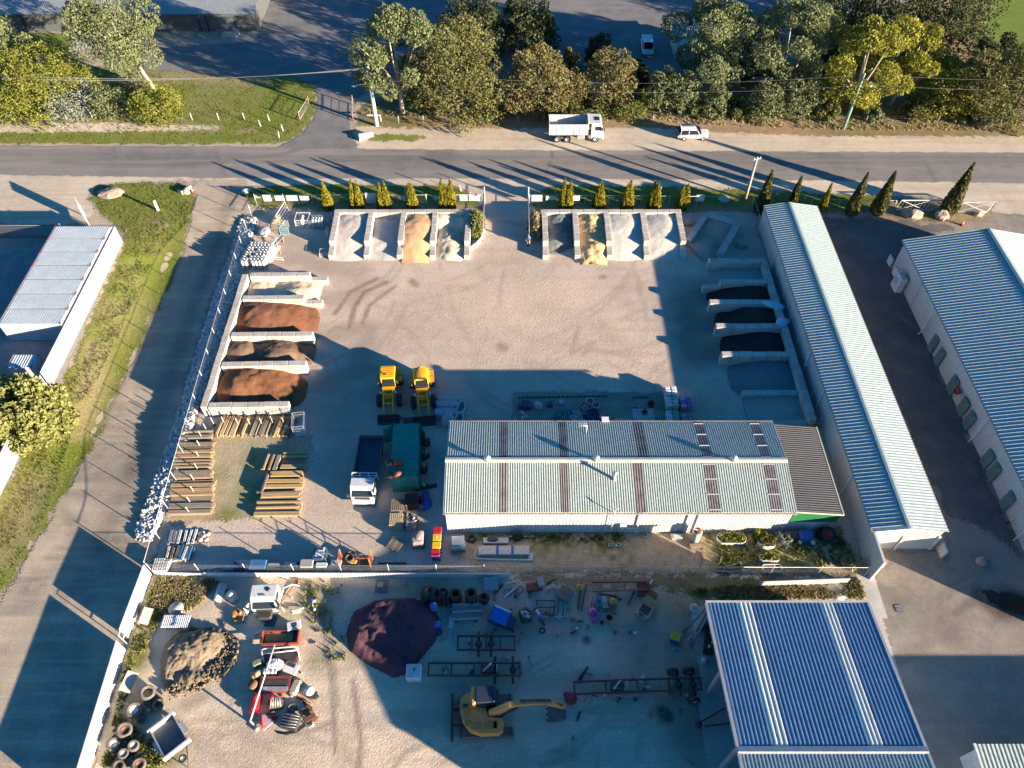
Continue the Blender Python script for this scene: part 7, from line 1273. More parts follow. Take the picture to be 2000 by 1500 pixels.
# old tyres along the white fence
for(x,y,Rr,w_,tilt,rim,lab)in((293,1358,.62,.9,20,None,'big ribbed old tyre lying on pallet slats, topmost of the tyres at the white fence'),(312,1378,.48,.35,10,None,'dark old tyre in the shade right of the topmost ribbed tyre'),(266,1390,.66,.6,14,m_pw,'old wheel with white hub disc, second from the top at the white fence'),(278,1408,.36,.3,15,m_rust,'small rusty wheel between the white hub wheel and the trailer'),(292,1390,.3,.3,25,m_galv,'small grey wheel touching the white hub wheel on its right'),(248,1430,.62,.75,18,m_rust,'old tyre stack with rust red hub in the middle of the tyres'),(226,1456,.55,.5,12,m_pw,'old wheel with pale rim hugging the white fence'),(265,1460,.45,.7,15,m_palep,'grey tyre stack right of the pale rim wheel'),(245,1475,.42,.6,15,m_gr,'small grey tyre stack below the pale rim wheel'),(235,1498,.5,.4,10,None,'dark tyre cut by the bottom edge, left one'),(275,1496,.55,.5,10,m_rust,'rust centred tyre cut by the bottom edge, right one')):
    tyre_thing(lab,G(x,y),Rr*.9,w_*.9,Matrix.Rotation(R(tilt),3,'Y'),rim,m_gtyre if rim or 'ribbed' in lab else m_dtyre,'old tyres along the white fence',w_/2+Rr*.15)
pallet('pallet','broken dark pallet slats under the topmost ribbed tyre',tuple(G(300,1370)),R(-35),1,1.1,m_tim[3])
# box trailer
t=T('box_trailer','silver open box trailer with spare wheel on its drawbar','trailer',338,1443,-48);L,W_=2.5,1.75
prim(t,'floor',M('blue_trailer_floor',(.10,.13,.16),(.22,.16,.1),.5,.5),'box',(0,0,.55),(L,W_,.06))
for sy in(-1,1):prim(t,'side_panel',m_galv,'box',(0,sy*W_/2,.8),(L,.06,.5));prim(t,'mudguard',m_galv,'box',(.1,sy*(W_/2+.17),.68),(1.0,.3,.06));wheel(t,(.1,sy*(W_/2+.17),.33),.32,.2)
for sx in(-1,1):prim(t,'end_rail',m_cream,'box',(sx*L/2,0,.82),(.14,W_+.35,.5))
mb=MB();mb.tube([(L/2,.6,.45),(L/2+1.5,0,.45),(L/2,-.6,.45)],.05,6);mb.build('drawbar',m_dk,t);wheel(t,(L/2+.75,0,.62),.3,.18,None,'X').rotation_euler=(0,R(90),0);prim(t,'hitch',m_galv,'box',(L/2+1.5,0,.5),(.25,.15,.12))
for(x,y,a,l,w_,lab)in((290,1208,86,1.35,.75,'pale panel leaning at the white fence above the gap'),(257,1336,80,1.5,.85,'grey panel leaning at the white fence beside the tyres')):
    t=T('panel_board',lab,'panel',x,y,a,'panels at the white fence');mb=MB();mb.box((0,0,.55),(l,w_,.05),0,1,('X',R(25)));mb.build('panel',m_gr,t);prim(t,'prop',m_tim[1],'box',(0,-.1,.25),(.1,.1,.5))
t=T('white_panel_bench','long bluish white panel lying on trestles near the weeds','panel',347,1218,0);mb=MB();mb.corr((-1.1,-.5,.5),(2.2,0,0),(0,1.0,0),.16,.03);mb.box((0,0,.46),(2.2,1.0,.06));mb.build('top',m_pw,t)
for sx in(-.8,.8):prim(t,'trestle',m_tim[1],'box',(sx,0,.22),(.1,.9,.44))
mb=MB();mb.tube([(.1,.5,.56),(0,.1,.58),(.15,-.2,.57),(-.1,-.45,.57)],.03,5);mb.build('blue_cord',m_tarpb,t)
t=T('round_cover','round flat grey cover beside the white panel on trestles','cover',345,1190);prim(t,'disc',m_gr,'cyl',(0,0,0),(0,0,.3),.55,20);prim(t,'rim',m_conc,'cyl',(0,0,0),(0,0,.22),.6,20)
for(x,y,a,L,r_,lab)in((431,1160,84,1.5,.33,'white half pipe lying upright beside the white drum'),):t=T('half_pipe',lab,'pipe',x,y,a);prim(t,'shell',m_cream,'cyl',(-L/2,0,r_*.5),(L/2,0,r_*.5),r_,14);prim(t,'foot',m_tim[2],'box',(.3,0,.04),(.1,.7,.08))
t=T('white_drum','white round drum right of the half pipe','drum',457,1170);mb=MB();mb.lathe([(.4,0),(.42,.9),(.36,1.0),(.1,1.03)],(0,0,0),18);mb.build('body',m_cream,t);prim(t,'lid',m_pw,'cyl',(0,0,1.0),(0,0,1.07),.3,16)
t=T('silver_channel','short silver channel on the ground left of the half pipe','channel',418,1168,-28);prim(t,'web',m_galv,'box',(0,0,.06),(1.0,.2,.1));prim(t,'lip',m_galv,'box',(0,.1,.14),(1.0,.03,.06))
# wrecked white truck cab
t=T('truck_cab_wreck','wrecked white truck cab with open front and torn door','truck cab',525,1182,-88);truck_cab(t,-1.0,.75,1.0,.3,1.95,m_cw,.5);prim(t,'roof_hatch',m_dk,'cyl',(-.5,.35,1.94),(-.5,.35,2.0),.18,12)
for i in range(3):prim(t,'roof_lamp',MATS['amber'],'box',(.0,-.15+i*.16,1.99),(.12,.09,.05))
prim(t,'engine',m_dk,'rbox',(1.05,0,.45),(.7,1.2,.5),.1)
for sy in(-1,1):d_=MB();d_.box((.35,0,.9),(.9,.05,1.1));o=d_.build('door',m_cw,t,(.2,sy*1.05,0),sy*R(38))
prim(t,'chassis_stub',m_rust,'box',(.2,0,.2),(2.4,.7,.2))
t=T('fender','curved white fender lying right of the wrecked cab','fender',580,1192,10);mb=MB();mb.tube([(-.6,.25,.1),(-.35,-.1,.25),(.1,-.15,.3),(.6,.05,.15)],.12,6,.06);mb.build('panel',m_pw,t);prim(t,'flange',m_pw,'box',(0,-.2,.05),(.7,.15,.06))
t=T('bent_scrap','bent white and rusty frame right of the wrecked cab','scrap',566,1158,40);mb=MB();mb.tube([(-.8,0,.1),(-.2,.3,.8),(.5,.2,.6),(.9,0,.1)],.06,6);mb.build('white_bar',m_pw,t);prim(t,'rusty_bar',m_rust,'cyl',(-.9,-.3,.1),(.8,.4,.15),.05,6);prim(t,'red_can',MATS['red_paint'],'cyl',(.9,.3,0),(1.0,.6,.15),.09,8)
t=pallet('motor_pallet','pallet with orange machine covers on bare sand',tuple(G(470,1203)),R(-4),1,1.1,m_tim[1]);
for(x,y,a,b,c)in((-.4,.0,.35,.55,.3),(.0,.15,.2,.3,.3),(-.1,-.55,.45,.14,.2)):prim(t,'orange_cover',M('orange_cover',(.58,.22,.06),(.4,.16,.06),.4,.5),'rbox',(x,y,.18+c/2),(a,b,c),.08)
prim(t,'cage_rail',m_galv,'cyl',(.5,-.6,.6),(.5,.5,.6),.03,5)
# row of red truck bodies and machine parts
m_rr=M('rust_red_paint',(.26,.05,.035),(.16,.06,.04),.6,.5,0,.1,2.)
t=T('rust_red_tray','rust red shallow tray with dry grass at the top of the junk row','tray',552,1250,2,'junk row');prim(t,'floor',m_rust,'box',(0,0,.3),(2.9,1.0,.08))
for sy in(-.5,.5):prim(t,'side',m_rr,'box',(0,sy,.5),(2.9,.07,.45))
for sx in(-1.45,1.45):prim(t,'post',m_rr,'box',(sx,0,.6),(.1,1.0,.7))
prim(t,'dry_fill',M('dry_fill',(.34,.28,.12)),'box',(-.2,.1,.36),(2.2,.7,.06))
t=T('white_door_panel','white door shell with window hole at the top right of the junk row','door',578,1228,15,'junk row');mb=MB();mb.rbox((0,0,.75),(1.1,.75,.12),.05);mb.build('shell',m_pw,t);prim(t,'opening',m_dk,'box',(.05,.0,.82),(.4,.3,.03));prim(t,'red_stand',m_rr,'box',(-.3,.2,.35),(.2,.6,.7))
t=T('white_roll_frame','white tubular frame over a dark rusty tray in the junk row','tube frame',551,1282,4,'junk row');mb=MB();mb.tube([(-1.4,-.2,0),(-1.4,.2,1.0),(-1.2,.3,1.1),(1.2,.3,1.1),(1.4,.2,1.0),(1.45,-.4,0)],.06,6);mb.build('tube',m_pw,t);prim(t,'cross_tube',m_pw,'cyl',(-1.3,.0,.85),(1.3,.1,.85),.05,6);prim(t,'tray',m_rust,'box',(0,-.2,.2),(2.7,.9,.3));prim(t,'dark_liner',m_dk,'box',(0,-.2,.36),(2.4,.7,.03))
t=T('white_cowling','rounded white cowling in the middle of the junk row','cowling',540,1302,0,'junk row');mb=MB();mb.ell((0,0,.4),(.72,.5,.42),14,8);mb.build('shell',m_pw,t);[prim(t,'rib',m_pw,'box',(-.3+.2*k,0,.72),(.05,.7,.12))for k in range(4)]
t=T('white_cab_door','white cab door with dark window right of the cowling','door',571,1308,-20,'junk row');prim(t,'shell',m_pw,'rbox',(0,0,.4),(1.15,.85,.14),.06);prim(t,'window',m_dk,'box',(-.1,.2,.48),(.7,.3,.03))
t=T('rusty_drum','rust coloured drum standing at the left of the junk row','drum',498,1342,0,'junk row');prim(t,'body',M('rusty_orange',(.32,.16,.07),(.2,.09,.05),.6,.8),'cyl',(0,0,0),(0,0,.75),.35,18);prim(t,'lid',m_rust,'cyl',(0,0,.75),(0,0,.78),.32,18)
t=T('tan_drum','tan drum on its side above the rusty drum in the junk row','drum',502,1322,20,'junk row');prim(t,'body',M('tan_metal',(.45,.32,.2),(.3,.17,.1),.6,.7),'cyl',(-.4,0,.35),(.4,0,.35),.33,16);prim(t,'hoop',m_rust,'cyl',(-.06,0,.35),(.06,0,.35),.35,16)
t=T('corrugated_tank','grey corrugated cylinder right of the tan drum in the junk row','tank',530,1315,2,'junk row');prim(t,'body',m_gr,'cyl',(-.55,0,.35),(.55,0,.35),.32,16);[prim(t,'hoop',m_galv,'cyl',(-.45+.3*k,0,.35),(-.35+.3*k,0,.35),.34,16)for k in range(4)]
t=T('green_engine','green and grey engine at the upper left of the junk row','engine',505,1298,30,'junk row');prim(t,'block',M('engine_green',(.16,.2,.12),(.2,.15,.1),.6,.6),'rbox',(0,0,.3),(.8,.5,.6),.1);prim(t,'fan',m_galv,'cyl',(.45,0,.35),(.55,0,.35),.25,12)
t=T('vehicle_shell','long rust red body shell with silver edge in the junk row','body shell',541,1340,0,'junk row');prim(t,'shell',m_rr,'box',(0,0,.35),(2.3,1.1,.6));prim(t,'silver_edge',m_galv,'box',(0,-.4,.68),(2.1,.3,.06));prim(t,'groove',m_dk,'box',(0,.1,.66),(2.0,.4,.03))
t=T('long_white_pole','long pale pole lying across the whole junk row','pole',518,1350,83,'junk row');prim(t,'pole',m_pw,'cyl',(-2.5,0,1.15),(3.2,0,1.2),.06,8);prim(t,'bracket',m_galv,'box',(-2.5,0,.6),(.12,.12,1.2))
t=T('gearbox','tan cast gearbox with many ribs at the right of the junk row','gearbox',579,1345,70,'junk row');prim(t,'case',M('tan_cast',(.36,.31,.24),(.2,.16,.12),.6,.7,.1,.4,3.),'rbox',(0,0,.35),(1.2,.6,.6),.12);[prim(t,'rib',m_palep,'cyl',(-.4+.2*k,-.35,.45),(-.4+.2*k,.35,.45),.12,8)for k in range(5)]
t=T('wrapped_engine','grey plastic wrapped engine right of the tan gearbox','engine',606,1352,0,'junk row');mb=MB();mb.ell((0,0,.35),(.42,.4,.38),10,7);mb.build('wrap',MATS['white_plastic'],t);prim(t,'base',m_dk,'box',(.3,-.3,.15),(.6,.5,.3))
t=T('red_casting','bright red machine part at the lower left of the junk row','machine part',503,1375,85,'junk row');m_r=MATS['red_paint'];prim(t,'body',m_r,'rbox',(0,0,.4),(1.2,.55,.7),.12);prim(t,'cap',m_r,'ell',(.3,0,.8),(.3,.25,.2),10,6);prim(t,'lip',m_r,'box',(-.7,0,.3),(.2,.7,.1))
t=T('engine','dark engine with silver pipes in the lower junk row','engine',540,1378,10,'junk row');prim(t,'block',m_dk,'rbox',(0,0,.35),(1.1,.7,.65),.1);[prim(t,'pipe',m_galv if k%2 else MATS['tan_cast'],'cyl',(-.3+.18*k,-.3,.6),(-.2+.15*k,.35,.85),.07,8)for k in range(5)];prim(t,'red_cap',m_r,'cyl',(-.2,.4,.6),(-.2,.4,.9),.2,12);prim(t,'pulley',m_dk,'cyl',(-.2,-.5,.3),(-.2,-.6,.3),.2,14)
tyre_thing('bare dusty tyre in the lower right of the junk row',G(571,1384),.38,.24,None,None,m_gtyre,'junk row')
t=T('wire_basket','dark wire basket full of scrap tubes below the bare tyre','basket',570,1412,-12,'junk row');prim(t,'box',m_dk,'box',(0,0,.3),(1.2,1.1,.5));[prim(t,'tube',m_galv,'cyl',(-.6,-.5+.22*k,.6),(.6,-.4+.2*k,.7),.03,6)for k in range(5)]
t=T('rusty_plates','pile of rusty leaf plates at the right end of the junk row','scrap',604,1398,25,'junk row');[prim(t,'plate',m_rust if k%2 else MATS['rusty_orange'],'box',(RNG.uniform(-.3,.3),RNG.uniform(-.4,.4),.1+.08*k),(.8,.35,.06),RNG.uniform(-1,1))for k in range(6)]
t=T('leaf_springs','fan of rusty steel bars above the rusty plates','scrap',592,1368,-20,'junk row');[prim(t,'bar',m_rust,'box',(.1*k,-.08*k,.15),(1.4,.08,.06),-.18*k)for k in range(4)];prim(t,'pale_bar',m_tim[0],'box',(.3,.2,.2),(1.6,.09,.06),-.1)
t=T('red_bonnet','red and white triangular bonnet lying below the junk row','bonnet',523,1412,40,'junk row');mb=MB();mb.prism([(-.5,-.4),(.45,-.3),(.1,.6),(-.2,.6)],.2,.35);mb.build('shell',M('pink_white_panel',(.55,.33,.36),(.4,.1,.14),.6,.5),t);prim(t,'red_edge',m_r,'cyl',(-.5,-.35,.38),(-.15,.6,.4),.07,6);prim(t,'red_flap',m_r,'box',(.5,-.1,.25),(.3,.5,.1))
mb=MB();mb.tube([G(541,1430),G(560,1434),G(580,1430),G(598,1417)],.09,6);tag(mb.build('rubber_hose',m_black),'curved black rubber hose lying below the wire basket','hose')
t=T('dark_sheet','small dark panel lying on the sand above the rust red tray','panel',529,1214,-5);prim(t,'panel',m_navy,'box',(0,0,.1),(.8,.75,.08));prim(t,'frame',m_dk,'box',(0,0,.04),(.86,.8,.06))
# middle of the lower yard
tyre_thing('huge tractor tyre standing at the left of the tyre pile',G(836,1166),.68,.5,Matrix.Rotation(R(62),3,'Y')@Matrix.Rotation(R(20),3,'X'),None,m_black,'tyre pile below the yard fence',.62);tyre_thing('second huge tractor tyre leaning on the first in the tyre pile',G(850,1168),.62,.5,Matrix.Rotation(R(66),3,'Y'),None,m_black,'tyre pile below the yard fence',.58)
for(x,y,n_,Rr,lab)in((891,1170,5,.48,'tyre stack right of the leaning tyres'),(921,1172,6,.5,'tallest tyre stack in the middle of the tyre pile'),(946,1172,3,.42,'low tyre stack at the right end of the tyre pile'),(866,1158,1,.4,'small tyre lying behind the leaning tyres')):
    for k in range(n_):tyre_thing('black tyre in the '+lab if n_>1 else lab,G(x,y)+Vector((RNG.uniform(-.05,.05),RNG.uniform(-.05,.05),.24*k)),Rr,.23,None,None,m_black,'tyre pile below the yard fence')
for i,x in enumerate((862,870,878)):tyre_thing('upright leaning tyre between the huge tyres and the stacks',G(x,1178),.42,.24,Matrix.Rotation(R(70),3,'Y'),None,m_black,'tyre pile below the yard fence',.4)
t=pallet('pallet','grey pallet with a pale box on it near the yard fence',tuple(G(746,1145)),R(-3),1,1.1,m_tim[2]);prim(t,'box',m_palep,'rbox',(-.1,0,.25),(.5,.45,.2),.05)
m_bd=M('drum_blue',(.02,.13,.50),(.02,.09,.3),.4,.4)
t=T('blue_drum','upright blue and white drum between scoria heap and tyres','drum',848,1190,0);prim(t,'body',m_bd,'cyl',(0,0,0),(0,0,.85),.29,18);prim(t,'white_band',m_pw,'cyl',(0,0,.3),(0,0,.45),.295,18);prim(t,'cap',m_pw,'cyl',(.08,.08,.85),(.08,.08,.92),.09,10)
t=T('blue_drum','bright blue drum lying on its side at the scoria heap','drum',851,1224,28);prim(t,'body',m_bd,'cyl',(-.45,0,.3),(.45,0,.3),.29,18);prim(t,'hoop',m_bd,'cyl',(-.05,0,.3),(.05,0,.3),.31,18)
t=T('metal_hoop','flat round hoop with a blue coil inside next to the lying blue drum','hoop',864,1240,0);mb=MB();mb.tube([(.5*math.cos(a),.5*math.sin(a),.05)for a in[k*math.pi/12 for k in range(24)]],.03,5,closed=True);mb.build('hoop',m_palep,t);mb=MB();mb.tyre((-.25,.15,.15),.28,.2);mb.build('blue_coil',m_navy,t)
t=T('plank_stack','wide stack of grey-blue planks below the tyre stacks','plank stack',911,1198,2)
for k in range(7):prim(t,'plank',m_tim[2]if k%3 else m_tank,'box',(RNG.uniform(-.15,.15),-.6+k*.2,.35+.04*(k%2)),(2.4,.18,.12),RNG.uniform(-.02,.02))
for sx in(-.8,.8):prim(t,'trestle',m_tim[3],'box',(sx,0,.14),(.2,1.5,.28))
for(x,y,lab)in((882,1215,'short white slatted ladder piece at the left end of the planks'),):t=T('ladder',lab,'ladder',x,y,88);[prim(t,'stile',m_pw,'box',(0,s,.3),(1.2,.05,.06))for s in(-.14,.14)];[prim(t,'rung',m_pw,'box',(-.5+.14*k,0,.32),(.06,.26,.05))for k in range(8)]
t=T('blue_lid_bin','big dark blue skip with bright blue sloping lid and white edge','skip bin',977,1210,-24);prim(t,'body',m_navy,'box',(0,0,.4),(1.6,1.2,.8),0,1.05);mb=MB();mb.box((-.02,-.05,.86),(1.45,1.15,.05),0,1,('X',R(8)));o=mb.build('lid',m_bd,t);prim(o,'white_edge',m_pw,'box',(0,.55,.98),(1.45,.14,.06));prim(t,'side_pocket',m_navy,'box',(1.0,0,.3),(.4,.9,.5))
t=T('grey_board','square pale grey board leaning at the end of the tyre pile','board',959,1143,4);mb=MB();mb.box((0,0,.35),(1.2,1.1,.04),0,1,('X',R(20)));mb.build('board',m_gr,t);prim(t,'prop',m_rust,'box',(.5,-.5,.1),(.9,.1,.1),.7)
t=T('bicycle','old dark bicycle lying among pale rails right of the grey board','bicycle',1003,1155,15)
for x in(-.5,.5):mb=MB();mb.tube([(x+.32*math.cos(a),.32*math.sin(a),.08)for a in[k*math.pi/9 for k in range(18)]],.025,5,closed=True);mb.build('wheel',m_black,t)
mb=MB();mb.tube([(-.5,0,.1),(-.1,.35,.12),(.35,.3,.12),(.5,0,.1),(0,-.05,.1),(-.1,.35,.12)],.022,5);mb.build('frame',m_dk,t);prim(t,'handlebar',m_galv,'cyl',(.3,.2,.14),(.45,.55,.2),.02,5)
for(x,y,a,L,m_,lab)in((993,1140,18,1.3,m_pw,'white rail at the bicycle, upper'),(998,1157,40,1.5,m_pw,'white rail across the bicycle, lower'),(975,1152,55,1.1,m_rust,'rusty beam leaning beside the grey board'),(1031,1192,5,.6,m_palep,'short pale bar above the dark engine'),(1095,1206,2,1.1,m_gr,'grey bar below the stacked pallets'),(1132,1165,80,2.3,m_rust,'rusty beam left of the pink toy'),(1140,1168,76,2.3,m_rust,'rusty beam next to the pink toy'),(1186,1163,-10,1.6,m_rr,'red bar above the crates'),(1270,1140,55,.7,m_pw,'short white bar near the yellow excavator cab guard'),(1232,1170,62,1.3,m_dk,'dark shovel like bar left of the tan cab'),(1350,1466+30,-38,1.9,m_gr,'long grey beam lying near the workshop at the bottom edge'),(1130,1400,70,.7,m_dk,'short dark bar right of the excavator bucket'),(1235,1360,6,1.3,m_tank,'blue-grey rail below the red chassis')):
    t=T('loose_bar',lab,'bar',x,y,a,'loose bars in the lower yard');prim(t,'bar',m_,'box',(0,0,.1),(L,.12,.1));prim(t,'end_plate',m_,'box',(L/2,0,.08),(.04,.2,.16))
pallet('pallet_stack','askew stack of pale pallets on grey rails in the junk',tuple(G(1104,1162)),R(-28),3,1.15,m_tim[2],None,'pallet stack')
t=T('rail_bundle','bundle of grey rails sticking out under the askew pallets','rails',1092,1180,80);[prim(t,'rail',m_gr if k%2 else m_tank,'box',(RNG.uniform(-.2,.2),-.5+k*.2,.12),(2.3,.09,.1),RNG.uniform(-.08,.08))for k in range(6)]
t=T('rusty_gate_scrap','rusty rectangular frame lying left of the grey rails','scrap',1067,1188,0,'rusty frames');mb=MB();mb.tube([(-.8,-.6,.15),(.7,-.6,.15),(.7,.6,.15),(-.8,.6,.15)],.06,5,closed=True);mb.build('frame',m_rust,t);prim(t,'cross_bar',m_rust,'box',(0,0,.15),(1.4,.08,.08))
t=T('rusty_gate_scrap','long rusty red trailer frame lying along the back of the junk','scrap',1210,1148,1,'rusty frames');mb=MB();mb.tube([(-2.3,-.4,.3),(2.3,-.35,.3),(2.3,.35,.3),(-2.3,.4,.3)],.07,5,closed=True);mb.build('frame',m_rr,t);prim(t,'cross_bar',m_rr,'box',(.4,0,.3),(.08,.7,.08))
t=T('old_machine','faded red and grey old machine by the back fence of the junk yard','machine',1050,1148,10);prim(t,'deck',m_rr,'box',(-.3,0,.3),(1.3,.7,.3));prim(t,'hopper',m_gr,'box',(.3,.2,.5),(.5,.8,.5));prim(t,'axle',m_rust,'cyl',(-.9,-.5,.3),(1.2,.1,.3),.07,6);prim(t,'blue_bar',m_navy,'box',(1.2,.2,.4),(.9,.12,.2),.3)
for(x,y,lab)in((1131,1150,'orange-yellow buoy ball lying at the rusty beams'),(1196,1180,'orange-yellow buoy ball on a pallet of crates')):t=T('buoy',lab,'buoy',x,y,0,'orange buoys');z=.3 if y<1160 else.55;prim(t,'ball',MATS['amber'],'ell',(0,0,z),(.3,.3,.28),12,8);prim(t,'eye',m_dk,'cyl',(0,0,z+.25),(0,0,z+.34),.05,8)
pallet('pallet','pallet with a slatted crate under the orange buoy',tuple(G(1194,1188)),R(-15),2,.95,m_tim[2])
m_pink=M('hot_pink_plastic',(.60,.06,.26),(.5,.08,.25),.3,.4);t=T('pink_toy','hot pink plastic toy car with long pink handle','toy',1157,1196,84);prim(t,'hood',m_pink,'ell',(-.1,0,.35),(.36,.36,.3),12,8);prim(t,'seat',m_pink,'rbox',(-.65,-.15,.25),(.5,.45,.45),.1);[prim(t,'handle',m_pink,'cyl',(.2,s,.4),(1.1,s*1.2,.55),.05,6)for s in(-.12,.12)];prim(t,'white_stripe',m_pw,'box',(-.1,.22,.55),(.3,.08,.04))
for(x,y,m_,lab)in((1168,1178,m_tealg,'dark teal crate right of the pink handle'),(1180,1180,m_gr,'grey crate with yellow tin right of the teal crate')):t=T('crate',lab,'crate',x,y,5,'crates by the pink toy');prim(t,'shell',m_,'box',(0,0,.25),(.4,.9,.5),0,1.1);prim(t,'content',MATS['amber']if m_ is m_gr else m_dk,'box',(.02,-.1,.5),(.2,.3,.1))
t=T('tan_bucket','tan tub with black inside below the orange buoy pallet','tub',1189,1210);mb=MB();mb.lathe([(.26,0),(.34,.55),(.3,.55),(.24,.15)],(0,0,0),16);mb.build('shell',MATS['tan_metal'],t);prim(t,'inside',m_blk,'cyl',(0,0,.12),(0,0,.35),.26,14)
t=T('red_bucket','small red bucket left of the tan tub','bucket',1175,1218);mb=MB();mb.lathe([(.13,0),(.17,.3),(.15,.3),(.12,.04)],(0,0,0),14);mb.build('shell',m_r,t);mb=MB();mb.tube([(-.16,0,.3),(0,-.12,.36),(.16,0,.3)],.012,5);mb.build('handle',m_dk,t)
t=T('engine','dark grey engine block right of the blue lidded skip','engine',1026,1205,20);prim(t,'block',m_dk,'rbox',(0,0,.35),(.9,1.0,.6),.12);[prim(t,'part',m_galv,'cyl',(RNG.uniform(-.4,.4),RNG.uniform(-.4,.4),.6),(RNG.uniform(-.4,.4),RNG.uniform(-.4,.4),.8),.09,8)for k in range(6)]
t=T('child_bike','small blue, white and red motorbike right of the dark engine','motorbike',1053,1207,-60);prim(t,'tank',MATS['drum_blue'],'ell',(.2,0,.6),(.3,.16,.15),10,6);prim(t,'seat',m_pw,'rbox',(-.25,0,.6),(.5,.2,.12),.04);prim(t,'red_fairing',m_r,'box',(.5,0,.5),(.35,.12,.25));[wheel(t,(x,0,.26),.26,.1)for x in(-.55,.6)]
tyre_thing('small spoked wheel lying on the ground below the motorbike',G(1059,1232),.26,.06,None,m_gr)
t=T('excavator_cab_guard','tan machine cab frame with slatted roof lying on the ground','machine cab',1262,1190,52);m_tan=M('tan_cab_paint',(.48,.33,.18),(.3,.2,.12),.5,.6);out=[(-1.0,-.45),(-.75,-.6),(.6,-.62),(.9,-.45),(.9,.45),(.6,.62),(-.75,.6),(-1.0,.45)];mb=MB();mb.prism(out,0,.5);mb.build('shell',m_tan,t);prim(t,'opening',m_dk,'box',(-.3,0,.51),(.7,.8,.03));[prim(t,'slat',m_tan,'box',(.15+.16*k,0,.56),(.09,1.1,.06))for k in range(5)];prim(t,'rusty_tail',m_rust,'box',(1.2,.2,.3),(.6,.7,.4));prim(t,'nose_vent',m_dk,'box',(-.85,0,.51),(.14,.5,.03))
pallet('pallet','red slatted pallet with white sacks behind the tan cab',tuple(G(1257,1153)),R(-2),2,1.1,m_rr)
for(x,y,lab)in((1354,1190,'white round drum with grey lid left of the blue roofed workshop'),):t=T('white_tub',lab,'drum',x,y);prim(t,'body',m_pw,'cyl',(0,0,0),(0,0,.5),.32,16);prim(t,'lid',m_gr,'cyl',(0,0,.5),(0,0,.54),.28,16)
t=T('ibc_box','white square bin lid with red cap at the scoria heap','container',810,1318,1);prim(t,'body',m_pw,'rbox',(0,0,.45),(1.15,1.1,.9),.05);[prim(t,'lid_groove',m_gr,'box',(-.4+.16*k,0,.905),(.02,.95,.012))for k in range(6)];prim(t,'red_cap',m_r,'cyl',(.05,.12,.9),(.05,.12,.94),.1,12)
# stripped truck chassis
def chassis(label,x,y,rz,L,W_,mat,axles,extra=(),engine=None):
    t=T('truck_chassis',label,'truck chassis',x,y,rz,'stripped truck chassis')
    for sy in(-1,1):prim(t,'side_rail',mat,'box',(0,sy*W_/2,.7),(L,.1,.24))
    for k in range(5):prim(t,'cross_member',mat,'box',(-L/2+.06+k*(L-.12)/4,0,.7),(.12,W_,.18))
    for ax,tw in axles:prim(t,'axle',m_dk,'cyl',(ax,-W_*tw,.5),(ax,W_*tw,.5),.1,8);prim(t,'differential',m_dk,'ell',(ax,0,.5),(.28,.3,.26),10,6)
    for wx,wy,rr in extra:wheel(t,(wx,wy,rr),rr,.32,m_gr)
    if engine is not None:prim(t,'engine',m_dk,'rbox',(engine,0,.85),(1.1,W_*.7,.5),.12);prim(t,'radiator_pipe',m_galv,'cyl',(engine-.3,-.3,1.1),(engine+.3,.3,1.15),.08,8);prim(t,'fan',m_gr,'cyl',(engine+.7,0,.95),(engine+.8,0,.95),.3,14)
    return t
m_brc=M('brown_chassis',(.09,.06,.05),(.14,.07,.05),.6,.7);chassis('dark rusty red short chassis below the plank stack',950,1262,0,4.6,1.1,M('maroon_chassis',(.15,.035,.035),(.07,.04,.04),.6,.6),((-.6,.9),(.4,.9)),(),None);chassis('long dark brown chassis with engine above the excavator',927,1313,0,7.2,.95,m_brc,((1.6,1.1),(3.0,1.1)),(),1.0)
chassis('long red fronted chassis with blue-grey rails and rear wheels near the workshop',1243,1345,2,9.8,.9,M('red_chassis',(.30,.03,.04),(.06,.08,.12),.8,.5,0,0,.5),((3.2,.9),(4.3,.9)),((2.9,1.05,.46),(4.15,1.05,.46),(4.15,-1.15,.46)),-1.6)
for(x,y,m_,lab)in((1140,1316,m_dk,'dark curved mudguard left of the red chassis, upper'),(1153,1358,m_gr,'pale curved mudguard left of the red chassis, lower')):t=T('mudguard',lab,'mudguard',x,y,55,'loose mudguards');mb=MB();mb.tube([(-.6,0,.1),(-.2,0,.4),(.3,0,.4),(.6,0,.1)],.16,6,.1);mb.build('shell',m_,t);prim(t,'stay',m_dk,'cyl',(0,0,.2),(.2,-.6,.2),.04,6)
t=T('red_tow_frame','red tow frame reaching out from under the workshop roof','tow frame',1392,1410,12);prim(t,'arm',m_rr,'box',(0,.35,.4),(2.4,.1,.12),.25);prim(t,'lower_arm',m_rr,'box',(.3,-.35,.35),(2.2,.1,.12),-.1);prim(t,'hitch',m_dk,'ell',(-1.2,0,.3),(.3,.25,.25),10,6)
t=T('red_bag','bright red crumpled bag at the excavator bucket','bag',1115,1366,0);mb=MB();mb.ell((0,0,.2),(.5,.5,.24),11,7);mb.build('bag',M('red_cloth',(.45,.03,.04),(.3,.02,.03),.5,.7,0,1.,3.),t);prim(t,'fold',MATS['red_cloth'],'ell',(-.3,.3,.2),(.3,.25,.16),9,5)
t=T('workbench_clutter','dark machine clutter under the left eave of the workshop','machine',1383,1255,75);prim(t,'bench',m_dk,'box',(0,0,.4),(2.0,.7,.7));prim(t,'red_tank',m_r,'cyl',(.6,.6,.6),(.9,.6,.6),.14,10);prim(t,'white_canister',m_pw,'rbox',(-1.6,.2,.25),(.4,.35,.5),.06);[prim(t,'part',m_galv if k%2 else m_dk,'ell',(RNG.uniform(-.8,.8),RNG.uniform(-.3,.3),.8),(.18,.15,.12),8,5)for k in range(6)]
